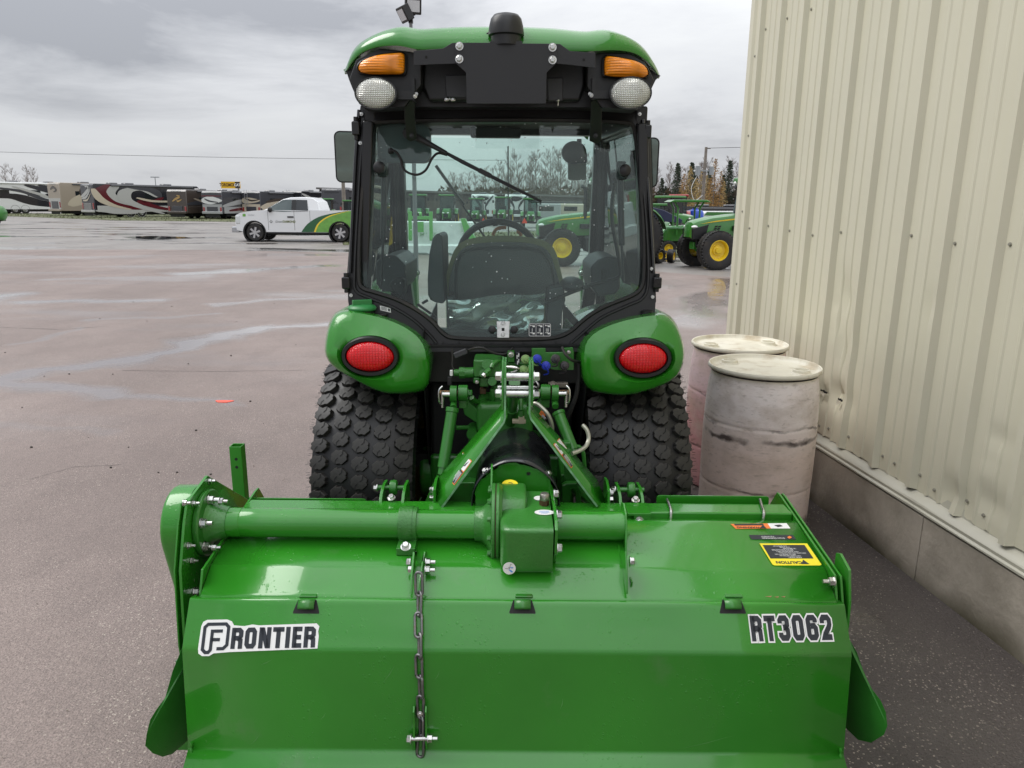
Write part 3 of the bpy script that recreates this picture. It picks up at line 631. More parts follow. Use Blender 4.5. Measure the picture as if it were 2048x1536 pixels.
SPL = [(1322, .72, 'short dark spruce standing nearest the right edge of the cab'), (1352, .97, 'tall dark spruce well left of the utility pole above the red tractor'), (1380, .98, 'tall dark spruce just left of the utility pole'), (1388, .86, 'dark spruce half hidden by the larch left of the utility pole'), (1415, .86, 'dark spruce just right of the utility pole'), (1455, 1.04, 'tallest pointed dark spruce between the golden larches and the building'), (1476, .84, 'dark spruce closest to the building corner'), (1444, .8, 'short dark spruce at the foot of the tallest spruce'),
       (1500, .9, 'dark spruce hidden behind the building corner'), (1530, 1, 'second dark spruce hidden behind the building'), (1560, .8, 'low dark spruce farthest behind the building'), (1180, .8, 'short dark spruce seen through the cab left of the right front post'), (1236, 1.0, 'dark spruce seen through the right side pane of the cab glass'), (1330, .6, 'lowest dark spruce behind the small tractors right of the cab'), (1404, .78, 'dark spruce directly behind the utility pole'), (1484, .72, 'low dark spruce beside the building corner')]
for px, s, lab in SPL: plant(SP, px, rnd.uniform(92, 100), s * .80, lab)
LAL = [(1366, .80, 'leftmost golden larch above the canopy tractor'), (1377, .92, 'taller golden larch left of the utility pole'), (1398, .88, 'golden larch immediately left of the utility pole'), (1410, .82, 'golden larch immediately right of the utility pole'), (1426, 1.06, 'tallest pale golden larch right of the utility pole'), (1438, .85, 'golden larch right of the tallest pale one'), (1362, .68, 'low golden larch at the left end of the golden row'), (1390, .72, 'low golden larch behind the transformers pole foot'), (1418, .75, 'low golden larch at the foot of the tallest pale one'), (1446, .70, 'rightmost low golden larch beside the tallest spruce')]
for px, s, lab in LAL: plant(LA, px, rnd.uniform(84, 91), s * .74, lab)
for px, Y in ((18, 150), (30, 150), (72, 160), (60, 150)): plant(BT, px, Y, .85)
b = MB()
for i in range(12000):
    px = rnd.uniform(880, 1720); Y = rnd.uniform(93, 103); x = bx(px, Y); z = rnd.uniform(0, 3.6) * rnd.random() ** .5; s_ = rnd.uniform(.14, .45)
    b.add([(x - s_, Y, z), (x + s_ * .6, Y + s_ * .5, z + s_ * .3), (x + rnd.uniform(-1, 1) * s_, Y, z + s_ * 1.4)], [(0, 1, 2)])
part('undergrowth', b, mat('undergrowth', (.085, .066, .038), .9, var=(.25, .6)), smooth=0, kind='stuff')
# ---------------------------------------------------------- utility pole, wires, lamp masts
WOOD = mat('weathered_wood', (.20, .175, .15), .85, var=(3, .2)); GAL = mat('dull_galvanised', (.33, .35, .36), .5, .6)
def pole(px, Y, h, label, transformer=False, arm=True):
    x = bx(px, Y); t = thing('utility_pole', label, 'utility pole', (x, Y, 0))
    part('pole', MB().tube([(x, Y, 0), (x, Y, h)], [.20, .14], 10), WOOD, t)
    if transformer:
        c = Vector((x, Y - .3, h - 2.3))
        b = MB(); b.cyl(c + Vector((-.75, 0, -.45)), c + Vector((-.75, 0, .45)), .26, n=16); part('transformer', b, GAL, t); b = MB(); b.cyl(c + Vector((.62, 0, -.4)), c + Vector((.62, 0, .4)), .24, n=16); part('transformer', b, GAL, t)
        part('bracket', MB().box(c + Vector((0, .1, 0)), (1.3, .12, .12)), GAL, t)
        for q in (-.75, .62): part('insulator', MB().cyl(c + Vector((q, 0, .45)), c + Vector((q, 0, .78)), .06, n=8), M['white'], t)
        part('service_cable', MB().tube(spline([c + Vector((-.75, 0, -.4)), c + Vector((-1.3, 0, -1.7)), c + Vector((-.9, 0, -2.9)), c + Vector((-.1, .1, -2.4))]), .035, 5), mat('pale_cable', (.6, .6, .58), .5), t)
    if arm: part('crossarm', MB().box((x + .2, Y, h - .12), (.5, .10, .10)), WOOD, t)
    return x
px_ = pole(1405, 78, 7.4, 'weathered wooden utility pole with two transformers in front of the golden larches', True)
pole(688, 66, 3.9, 'plain pole standing just left of the cab beyond the pickup', False, False)
for i, (a, c, s_, lab) in enumerate((((bx(1405, 78), 78, 7.3), (bx(2300, 60), 60, 8.2), .3, 'thin wire running right from the utility pole towards the building'), ((bx(-500, 100), 100, 8.6), (bx(1010, 95), 95, 6.9), .5, 'long overhead wire crossing the sky above the parked motorhomes'))):
    a = Vector(a); c = Vector(c); pts = [a.lerp(c, k / 24) - Vector((0, 0, s_ * 4 * (k / 24) * (1 - k / 24))) for k in range(25)]
    o = part('overhead_wire', MB().tube(pts, .028, 4), M['dark'], label=lab, cat='wire')
def lotlamp(px, Y, h, label):
    x = bx(px, Y); t = thing('lamp_mast', label, 'lamp post', (x, Y, 0)); part('mast', MB().tube([(x, Y, 0), (x, Y, h)], [.09, .06], 8), GAL, t)
    b = MB(); b.box((x - .35, Y, h), (.55, .3, .14)); b.box((x + .35, Y, h), (.55, .3, .14)); part('lamp_head', b, GAL, t)
lotlamp(315, 118, 5.2, 'small distant twin-head lamp mast above the black and red motorhome')
# flood light mast just behind the cab
Yf = 17.0; x = U(822, 60, Y=Yf).x; zt = U(822, 38, Y=Yf).z
t = thing('floodlight_mast', 'slim pole with two square black floodlights rising behind the cab roof', 'floodlight', (x, Yf, 0))
part('mast', MB().tube([(x, Yf, 0), (x, Yf, zt)], [.055, .035], 10), mat('mast_grey', (.16, .165, .17), .5), t)
LENS = mat('lamp_glass', (.55, .57, .60), .1, coat=1)
for (qx, qy, tilt, spin) in ((826, 12, 14, 14), (810, 27, 30, -58)):
    c = U(qx, qy, Y=Yf); rot = Euler((R(tilt), 0, R(spin))).to_matrix(); b = MB(); b.box(c, (.34, .17, .32), rot); o = part('floodlight', b, M['black'], t, bevel=.02)
    b = MB(); b.box(c + rot @ Vector((0, -.087, .0)), (.26, .006, .22), rot); part('lens', b, LENS, o, bevel=.002)
    b = MB()
    for k in range(5): b.box(c + rot @ Vector(((k - 2) * .055, .11, 0)), (.010, .08, .24), rot)
    part('cooling_fin', b, M['black'], o)
b = MB(); b.box((x, Yf, zt - .02), (.09, .09, .12)); b.tube([(x, Yf, zt), U(812, 24, Y=Yf), U(818, 36, Y=Yf)], .02, 6); part('mount', b, M['black'], t)
# ---------------------------------------------------------- motorhomes
BODYC = dict(black=mat('rv_black', (.012, .013, .018), .2, coat=.7), white=mat('rv_white', (.66, .67, .66), .25, coat=.5), tan=mat('rv_tan', (.33, .28, .22), .3, coat=.5), brown=mat('rv_brown', (.055, .042, .034), .25, coat=.6),
             silver=mat('rv_silver', (.33, .34, .34), .3, coat=.5), cream=mat('rv_cream', (.50, .44, .34), .3, coat=.4), maroon=mat('rv_maroon', (.10, .010, .016), .25, coat=.6), gold=mat('rv_gold', (.42, .27, .10), .3), lgrey=mat('rv_lightgrey', (.42, .42, .40), .3, coat=.4), char=mat('rv_charcoal', (.045, .047, .055), .3, coat=.5))
def strip(b, ctrl, w0, plane, off):
    """a tapering painted band along a curve; plane maps (u,v,off) to 3D"""
    p = spline([(u, v, 0) for u, v in ctrl], 8); n = len(p); rows = []
    for i, q in enumerate(p):
        t = (p[min(i + 1, n - 1)] - p[max(i - 1, 0)]).normalized(); nn = Vector((-t.y, t.x, 0)); f = math.sin(math.pi * min(1, (i + .6) / (n)) ** .8) * w0 + .01
        rows.append([plane(q.x + nn.x * f, q.y + nn.y * f, off), plane(q.x - nn.x * f, q.y - nn.y * f, off)])
    b.grid(rows)
def rv(px, Y, phi, L0, W, H, label, body, lower, bands=(), rear_bands=(), side=1, ladder=False, grille='lines', lights='red', rearcol=None, acs=((.35,), (.7,)), rearbadge=None, front=False):
    """rear face at y=0 facing the yard, side=+1 is the flank turned to the viewer"""
    t = thing('motorhome', label, 'motorhome', (bx(px, Y), Y, 0), world=False, rz=-R(phi), group='motorhomes parked beyond the grass')
    b = MB(); pr = [(0, .55), (L0 - .25, .55), (L0, .9), (L0, H * .55), (L0 - .30, H - .25), (L0 - .65, H), (.15, H), (0, H - .18)]
    b.plate([[(-W / 2, y, z) for y, z in pr]], (W, 0, 0)); part('body', b, BODYC[body], t, bevel=.07)
    b = MB(); b.box((side * (W / 2 + .006), L0 / 2, .85), (.012, L0 - .5, .62)); part('skirt', b, BODYC[lower], t, bevel=.01)
    b = MB(); b.box((0, L0 / 2, .42), (W - .5, L0 - 2, .35)); part('chassis', b, M['dark'], t)
    sp_ = lambda u, v, o: Vector((side * (W / 2 + .014 + o), u * L0, v * H))
    bp = lambda u, v, o: Vector((u * W / 2, -.012 - o, v * H))
    for j, (c, w_, pts) in enumerate(bands):
        b = MB(); strip(b, pts, w_, sp_, .004 * j + .004); part('paint_band', b, BODYC[c], t, smooth=0)
    if rearcol:
        b = MB(); b.box((0, -.006, H * .36), (W - .12, .014, H * .34)); part('rear_panel', b, BODYC[rearcol], t, bevel=.005)
    for j, (c, w_, pts) in enumerate(rear_bands):
        b = MB(); strip(b, pts, w_, bp, .004 * j + .012); part('paint_band', b, BODYC[c], t, smooth=0)
    # windows
    for (u, l) in ((.22, .09), (.5, .13), (.78, .12)):
        b = MB(); b.box((side * (W / 2 + .004), u * L0, H * .66), (.02, l * L0, H * .18)); part('window', b, DGLASS, t, bevel=.008)
    for k in (-1, 1):
        b = MB(); b.box((k * (W / 2 - .19), -.03, H * .34), (.17, .06, H * .17)); part('tail_light', b, mat('rv_tail_light', (.30, .03, .03), .2, coat=1) if 'tl' not in BODYC else BODYC['tl'], t, bevel=.02); BODYC.setdefault('tl', bpy.data.materials['rv_tail_light'])
    b = MB()
    if grille == 'lines':
        for k in range(7): b.box((-.1, -.04, H * (.25 + .028 * k)), (W * .62, .05, .035))
        part('rear_grille', b, BODYC['lgrey'], t)
    else:
        b.box((0, -.03, H * .33), (W * .52, .04, H * .22)); part('rear_grille', b, BODYC['char'], t, bevel=.01)
    b = MB(); b.box((0, -.10, .62), (W - .1, .22, .24)); part('bumper', b, BODYC[lower], t, bevel=.04)
    b = MB(); b.box((0, -.05, .34), (W * .7, .03, .30)); part('mud_flap', b, M['rubber'], t)
    b = MB(); b.tube([(side * (W / 2 + .07), L0 * .15, H - .16), (side * (W / 2 + .07), L0 * .9, H - .16)], .07, 8); part('awning', b, BODYC['char' if body != 'white' else 'white'], t)
    for (u,) in acs:
        b = MB(); b.box((0, u * L0, H + .08), (.75, 1.0, .16)); part('roof_air_conditioner', b, BODYC['char'], t, bevel=.08)
    for u in (.80, .30, .395) if L0 > 8 else (.8, .25):
        for sx in (-1, 1):
            o = part('wheel', MB().lathe([(.16, -.13), (.44, -.13), (.48, -.06), (.48, .08), (.42, .12), (.27, .12)], (sx * (W / 2 - .17) , u * L0, .48), 'X', 24), M['tyre'], t)
            part('rim', MB().lathe([(.28, .10 * sx), (.26, .03 * sx), (.12, .08 * sx), (.08, .15 * sx), (0, .15 * sx)], (sx * (W / 2 - .15), u * L0, .48), 'X', 20), M['rim'], o)
            b = MB(); b.lathe([(.515, 0), (.48, .0)], (sx * (W / 2 + .012), u * L0, .52), 'X', 20); part('wheel_arch', b, BODYC['lgrey'] if body != 'white' else BODYC['char'], t)
    if ladder:
        b = MB()
        for k in (-.16, .16): b.tube([(-W * .22 + k, -.10, H * .42), (-W * .22 + k, -.10, H + .12)], .022, 6)
        for k in range(6): b.tube([(-W * .22 - .16, -.10, H * (.46 + .09 * k)), (-W * .22 + .16, -.10, H * (.46 + .09 * k))], .016, 6)
        part('ladder', b, M['rim'], t)
    b = MB(); b.box((0, -.02, H - .14), (W * .5, .02, .07)); part('marker_light', b, BODYC['white'], t)
    return t
def sw(*p): return list(p)
rv(-45, 90, 36, 11.5, 2.5, 3.75, 'white motorhome with black and grey swooshes at the far left edge', 'white', 'white', side=1, bands=(
    ('black', .085, sw((.0, .52), (.3, .55), (.52, .35), (.8, .26), (1, .22))), ('char', .03, sw((.1, .82), (.4, .70), (.62, .44), (1, .36))), ('black', .05, sw((.42, .92), (.6, .78), (.8, .62), (1, .52))),
    ('black', .035, sw((.55, .92), (.72, .82), (.9, .74), (1, .7))), ('lgrey', .022, sw((.3, .86), (.52, .66), (.7, .50), (1, .46))), ('black', .06, sw((.62, .64), (.78, .50), (.9, .46), (1, .44)))))
rv(110, 82, 30, 9.5, 2.3, 3.5, 'tan and brown motorhome between the white one and the swirled black one', 'tan', 'tan', grille='dark', rearcol='lgrey', bands=(('cream', .12, sw((.1, .3), (.3, .55), (.6, .7), (1, .8))), ('brown', .05, sw((.28, .92), (.3, .6), (.6, .42), (1, .36)))), rear_bands=(('brown', .03, sw((-.5, .8), (0, .86), (.5, .78), (0, .72))),))
t = rv(176, 76, 31, 12.5, 2.2, 3.3, 'black motorhome with large cream, grey and maroon swirls along its flank', 'black', 'lgrey', rearcol=None, bands=(
    ('lgrey', .085, sw((.20, .95), (.10, .70), (.20, .40), (.36, .22), (.40, .12))), ('maroon', .055, sw((.13, .98), (.05, .75), (.12, .45), (.32, .28), (.42, .26))),
    ('cream', .03, sw((-.0, .85), (.05, .55), (.15, .36), (.3, .24))), ('lgrey', .05, sw((.55, .62), (.42, .86), (.28, .80), (.26, .55), (.36, .36), (.5, .20), (.6, .1))),
    ('maroon', .035, sw((.60, .62), (.52, .50), (.40, .48), (.55, .30), (.75, .2), (.9, .18))), ('char', .05, sw((.30, .92), (.5, .84), (.58, .62))), ('cream', .02, sw((.36, .6), (.5, .5), (.7, .48), (.95, .40))),
    ('lgrey', .05, sw((.78, .30), (.84, .24), (.9, .2), (1., .12))), ('maroon', .05, sw((.72, .44), (.78, .40), (.9, .38), (1, .32))), ('lgrey', .06, sw((.36, .14), (.2, .17), (.1, .2), (.0, .2)))),
    rear_bands=(('lgrey', .05, sw((-.9, .62), (-.3, .7), (.4, .86), (-.2, .92))), ('lgrey', .03, sw((-.9, .56), (-.2, .6), (.4, .75), (.7, .9))), ('char', .03, sw((-.8, .74), (-.2, .82), (.2, .9))), ('cream', .015, sw((-.7, .5), (0, .52), (.6, .7)))))
rv(354, 73, 12, 11, 2.15, 2.75, 'dark brown motorhome seen from behind with a gold swirl and red tail lamps', 'brown', 'brown', grille='dark', rear_bands=(('gold', .028, sw((-.45, .60), (-.1, .68), (.35, .76), (.0, .80))), ('gold', .02, sw((.0, .66), (.1, .60), (.5, .66)))), bands=(('char', .06, sw((0, .5), (.3, .55), (.7, .3))), ('tan', .02, sw((.1, .7), (.4, .5), (.9, .5)))))
rv(424, 73, 10, 11, 2.15, 2.65, 'motorhome seen from behind with white upper panel and grey grille', 'char', 'silver', grille='dark', rearcol='silver', rear_bands=(('white', .13, sw((-1.0, .66), (-.3, .67), (.3, .67), (1., .66))), ('maroon', .015, sw((-1., .82), (0, .82), (1, .82))), ('char', .02, sw((-.7, .72), (-.2, .64), (.6, .60)))), bands=(('silver', .07, sw((0, .45), (.3, .62), (.6, .7), (1, .6))), ('maroon', .04, sw((.1, .3), (.4, .4), (.8, .62)))))
rv(502, 76, 14, 10, 2.15, 2.7, 'tan motorhome with a roof ladder standing behind the pickup bonnet', 'char', 'cream', grille='dark', rearcol='cream', ladder=True, rear_bands=(('cream', .10, sw((-.95, .66), (-.2, .66), (.95, .66))), ('brown', .02, sw((-.6, .74), (.1, .66), (.9, .70)))), bands=(('cream', .11, sw((0, .4), (.3, .55), (.6, .5), (.9, .3))), ('brown', .04, sw((.1, .6), (.4, .7), (.9, .5)))))
rv(586, 82, 14, 10, 2.2, 2.85, 'black motorhome with a ladder showing above the pickup cab', 'black', 'char', grille='dark', ladder=True, bands=(('lgrey', .03, sw((0, .9), (.3, .7), (.6, .9))),))
rv(664, 74, 10, 10, 2.15, 3.0, 'tall charcoal motorhome above the pickup bed, next to the plain pole', 'char', 'char', grille='dark', rear_bands=(('black', .03, sw((-.7, .55), (-.1, .62), (.6, .52))), ('black', .02, sw((-.7, .88), (0, .88), (.7, .88)))), rearcol=None)
for px, lab in ((966, 'left of two white motorhomes with grey swooshes seen through the cab glass'), (1033, 'right of two white motorhomes with grey swooshes seen through the cab glass')):
    rv(px, 72, 0, 9, 2.2, 2.55, lab, 'white', 'white', grille='dark', acs=((.1,), (.6,)), rear_bands=(('char', .05, sw((-.9, .95), (-.4, .7), (-.2, .5), (-.5, .3))), ('char', .05, sw((.9, .95), (.4, .7), (.2, .5), (.5, .3))), ('black', .08, sw((-.5, .86), (0, .84), (.5, .86)))))
rv(1345, 62, 62, 9, 2.2, 1.62, 'long low black motorhome roofline behind the red tractor', 'black', 'black', side=1)
# yellow sign
x0 = U(442, 363, Y=110); x1 = U(481, 377, Y=110); t = thing('billboard', 'yellow sign with dark lettering and a dark square badge above the motorhomes', 'sign', ((x0.x + x1.x) / 2, 110, 0))
wS = x1.x - x0.x; zc = (x0.z + x1.z) / 2; hS = x0.z - x1.z
part('board', MB().box(((x0.x + x1.x) / 2, 110, zc), (wS, .2, hS)), mat('sign_yellow', (.70, .42, .02), .5), t)
part('badge', MB().box((x1.x - wS * .13, 109.88, zc), (wS * .24, .1, hS * .92)), mat('sign_dark', (.03, .03, .03), .5), t)
part('lettering', apply(textmb('TOROMONT', .62, .72, .02), frameM((x0.x + wS * .40, 109.87, zc), (1, 0, 0), (0, 0, 1))), mat('sign_letters', (.10, .05, .01), .6), t, smooth=0)
part('lettering', apply(textmb('CAT', .50, .9, .02), frameM((x1.x - wS * .13, 109.81, zc), (1, 0, 0), (0, 0, 1))), M['white'], t, smooth=0)
part('post', MB().tube([(x1.x - .4, 110.3, 0), (x1.x - .4, 110.3, zc)], .12, 8), GAL, t)
# ---------------------------------------------------------- pickup
def pickup():
    Yt = 32.6; t = thing('pickup_truck', 'white extended-cab pickup with a green and yellow sweep over its rear half', 'pickup truck', (bx(465, Yt) , Yt, .004), world=False, rz=R(0))
    Wt = 1.95; WP_ = mat('truck_white', (.72, .73, .74), .22, coat=.8); WG = mat('wrap_green', (.14, .36, .06), .3, coat=.5, var=(6, .2)); WD = mat('wrap_dark_green', (.015, .10, .035), .3, coat=.5); WY = mat('wrap_yellow', (.80, .60, .04), .3, coat=.5)
    arch = lambda cx, r=.49: [(cx + r * math.cos(a), .40 + r * math.sin(a)) for a in [math.pi - math.pi * k / 14 for k in range(15)] if .40 + r * math.sin(a) > .38]
    fx, rx = .86, 4.55
    low = [(.10, .50), (fx - .49, .42)] + arch(fx) + [(fx + .52, .42), (rx - .52, .42)] + arch(rx) + [(rx + .5, .46), (5.78, .50), (5.82, 1.34), (3.42, 1.34), (1.30, 1.34), (.80, 1.30), (.30, 1.22), (.10, 1.12), (.05, .8)]
    b = MB(); b.plate([[(x, 0, z) for x, z in low]], (0, Wt, 0)); part('body', b, WP_, t, bevel=.045)
    # cabin: side profile with tumblehome
    cab = [(1.22, 1.32), (1.46, 1.40), (2.12, 1.80), (2.45, 1.88), (3.0, 1.90), (3.40, 1.86), (3.62, 1.70), (3.72, 1.32)]
    rows = []
    for q, ins, in ((0, 0), (1, 0)):
        pass
    def ins(z): return max(0, (z - 1.32)) * .30
    b = MB(); n = len(cab); left = [(x, ins(z) + .03, z) for x, z in cab]; right = [(x, Wt - ins(z) - .03, z) for x, z in cab]
    b.add(left + right, [tuple(range(n)), tuple(range(2 * n - 1, n - 1, -1))] + [(i, i + n, (i + 1) % n + n, (i + 1) % n) for i in range(n)]); part('cabin', b, WP_, t, bevel=.04)
    def sidepoly(name, pts, m, off=.006, far=False, **k):
        b = MB()
        b.plate([[(x, (ins(z) + .03 if z > 1.33 else 0) - off, z) for x, z in pts]], (0, .02, 0)); return part(name, b, m, t, **k)
    WG2 = mat('truck_window', (.05, .075, .075), .05, coat=1)
    sidepoly('window', [(1.46, 1.31), (1.50, 1.40), (1.70, 1.53), (2.12, 1.775), (2.50, 1.785), (2.50, 1.28), (2.1, 1.275)], WG2, .008); sidepoly('window', [(2.70, 1.29), (2.70, 1.785), (3.16, 1.775), (3.22, 1.31)], DGLASS, .008)
    sidepoly('window_pillar', [(2.505, 1.28), (2.505, 1.785), (2.695, 1.785), (2.695, 1.285)], M['black'], .006)
    b = MB(); wsr = [(1.50, .16, 1.43), (2.10, .26, 1.775), (2.10, Wt - .26, 1.775), (1.50, Wt - .16, 1.43)]; b.plate([wsr], (-.01, 0, .014)); part('windscreen', b, DGLASS, t)
    for sx in (1.47, 2.60, 3.28): sidepoly('door_seam', [(sx, .50), (sx + .012, .50), (sx + .012, 1.33), (sx, 1.33)], M['dark'], .003)
    sidepoly('door_handle', [(2.32, 1.03), (2.58, 1.03), (2.58, 1.09), (2.32, 1.09)], M['black'], .03)
    sidepoly('rocker', [(1.42, .36), (4.0, .36), (4.0, .42), (1.42, .42)], M['black'], .0)
    b = MB(); b.ball((1.62, -.13, 1.36), (.10, .10, .12), 10, 8); part('door_mirror', b, M['black'], t)
    # wrap graphics on the flank
    A = spline([(2.88, .43, 0), (3.2, .80, 0), (3.8, 1.12, 0), (4.9, 1.335, 0)], 6); B = spline([(3.42, .43, 0), (3.62, .80, 0), (4.10, 1.12, 0), (4.95, 1.335, 0)], 6); C_ = spline([(3.50, .43, 0), (3.70, .80, 0), (4.18, 1.10, 0), (5.0, 1.335, 0)], 6)
    def bandm(name, P, Q, m, off):
        rows = [[(p.x, -off, p.y), (q.x, -off, q.y)] for p, q in zip(P, Q)]; part(name, MB().grid(rows), m, t, smooth=0)
    bandm('dark_green_sweep', A, B, WD, .006); bandm('yellow_sweep', B, C_, WY, .009)
    gpoly = [(p.x, p.y) for p in C_] + [(5.80, 1.335), (5.77, .50), (rx + .5, .46)] + list(reversed([q for q in arch(rx)])) + [(rx - .52, .43)]
    b = MB(); b.plate([[(x, -.004, z) for x, z in gpoly]], (0, .002, 0)); part('green_sweep', b, WG, t, smooth=0)
    # front
    b = MB(); b.box((.03, Wt / 2, .51), (.34, Wt - .02, .24)); part('bumper', b, mat('chrome_bumper', (.45, .46, .48), .25, .8), t, bevel=.04)
    b = MB(); b.box((.0, .10, .50), (.26, .14, .12)); part('fog_light', b, M['dark'], t)
    b = MB(); b.box((.12, Wt / 2, .90), (.10, 1.2, .42)); part('grille', b, M['rim'], t, bevel=.02)
    b = MB(); b.box((.17, .10, .93), (.20, .26, .34)); part('headlight', b, mat('headlight_lens', (.6, .62, .62), .1, coat=1), t, bevel=.04)
    b = MB(); b.box((5.81, .06, .98), (.06, .16, .45)); part('tail_light', b, M['redv'], t)
    for x in (.86, 4.55):
        b = MB(); b.lathe([(.50, -.012), (.44, .0), (.43, .25)], (x, 0, .40), 'Y', 32); part('wheel_arch', b, M['dark'], t)
        for yy, sg in ((.14, -1), (Wt - .14, 1)):
            tv = part('wheel', MB().lathe([(.24, -.13), (.34, -.135), (.385, -.09), (.39, 0), (.385, .09), (.34, .135), (.24, .13)], (x, yy, .39), 'Y', 36), M['tyre'], t)
            part('rim', MB().lathe([(.255, .125 * sg), (.235, .115 * sg), (.215, .03 * sg), (.0, .04 * sg)], (x, yy, .39), 'Y', 32), mat('rim_dark', (.10, .10, .11), .4, .7) if 'rd' not in BODYC else BODYC['rd'], tv); BODYC.setdefault('rd', bpy.data.materials['rim_dark'])
            b = MB()
            for k in range(6):
                a = k * math.pi / 3 + .3; u = Vector((math.cos(a), 0, math.sin(a))); v = Vector((-u.z, 0, u.x)); c = Vector((x, yy + .125 * sg, .39))
                b.plate([[c + u * .05 + v * .035, c + u * .235 + v * .045, c + u * .235 - v * .045, c + u * .05 - v * .035]], (0, -.03 * sg, 0))
            b.cyl((x, yy + .10 * sg, .39), (x, yy + .14 * sg, .39), .06, n=16); part('spokes', b, M['rim'], tv)
    b = MB(); b.box((2.9, Wt / 2, .36), (3.2, 1.4, .14)); part('chassis', b, M['dark'], t)
    # lettering
    fr = lambda x, z: frameM((x, -.008, z), (1, 0, 0), (0, 0, 1))
    part('lettering', apply(textmb('Green', .145, .85, shear=.35), fr(1.93, .86)), mat('letter_grey', (.12, .13, .13), .5), t, smooth=0)
    part('lettering', apply(textmb('DIAMOND', .135, .85, .004), fr(2.38, .86)), mat('letter_olive', (.14, .16, .04), .5), t, smooth=0)
    b = MB(); d = .075; b.add([(1.60 - d, -.008, .86), (1.60, -.008, .86 + d), (1.60 + d, -.008, .86), (1.60, -.008, .86 - d)], [(0, 1, 2, 3)]); part('diamond_emblem', b, mat('emblem_grey', (.2, .2, .2), .5), t, smooth=0)
    b = MB(); d = .035; b.add([(1.60 - d, -.010, .87), (1.60, -.010, .87 + d), (1.60 + d, -.010, .87), (1.60, -.010, .87 - d)], [(0, 1, 2, 3)]); part('diamond_emblem', b, WP_, t, smooth=0)
    b = MB(); b.plate([[(.46 + x, -.010, 1.12 + z) for x, z in rrect(.13, .11, .02)]], (0, .002, 0)); part('green_badge', b, WG, t, smooth=0)
    part('lettering', apply(textmb('Limited', .10, .9, shear=.3), fr(.75, 1.13)), BODYC['silver'], t, smooth=0)
    # driver and seats behind the glass are only hinted at by the dark interior
    return t
pickup()
# ---------------------------------------------------------- utility tractors
FT_GREEN = mat('far_tractor_green', (.030, .17, .022), .3, coat=.5, var=(2, .1)); FG = glassmat('tractor_glass', (.45, .55, .53), 1.0)
def lug_wheel(name, t, c, r, wd, rimr, side, lugs=True, axis='Y'):
    """wheel with its axle along local Y; side = -1 faces the viewer"""
    c = Vector(c); tv = part(name, MB().lathe([(rimr, -wd * .42), (r * .80, -wd * .5), (r * .95, -wd * .44), (r * .975, -wd * .2), (r * .975, wd * .2), (r * .95, wd * .44), (r * .80, wd * .5), (rimr, wd * .42)], c, axis, 40), M['tyre'], t)
    part('rim', MB().lathe([(rimr * 1.03, side * wd * .43), (rimr * .97, side * wd * .43), (rimr * .88, side * wd * .30), (rimr * .82, side * wd * .12), (rimr * .55, side * wd * .10), (rimr * .50, side * wd * .20), (rimr * .30, side * wd * .22), (rimr * .28, side * wd * .34), (0, side * wd * .34)], c, axis, 36), M['ywheel'], tv)
    if lugs:
        b = MB(); n = int(2 * math.pi * r / .085)
        for k in range(n):
            a = 2 * math.pi * k / n
            for q in (-1, 1):
                a2 = a + (math.pi / n if q > 0 else 0); u = Vector((math.sin(a2), 0, math.cos(a2))); v = Vector((u.z, 0, -u.x)); w_ = Vector((0, 1, 0))
                if axis == 'X': u = Vector((0, math.sin(a2), math.cos(a2))); v = Vector((0, u.z, -u.y)); w_ = Vector((1, 0, 0))
                p = c + u * r * .975 + w_ * q * wd * .24; rot = Matrix((u, (v + w_ * q * .9).normalized(), u.cross((v + w_ * q * .9).normalized()))).transposed()
                b.box(p, (r * .06, wd * .16, wd * .52), rot)
        part('tread_lugs', b, M['tyre'], tv, smooth=0)
    return tv
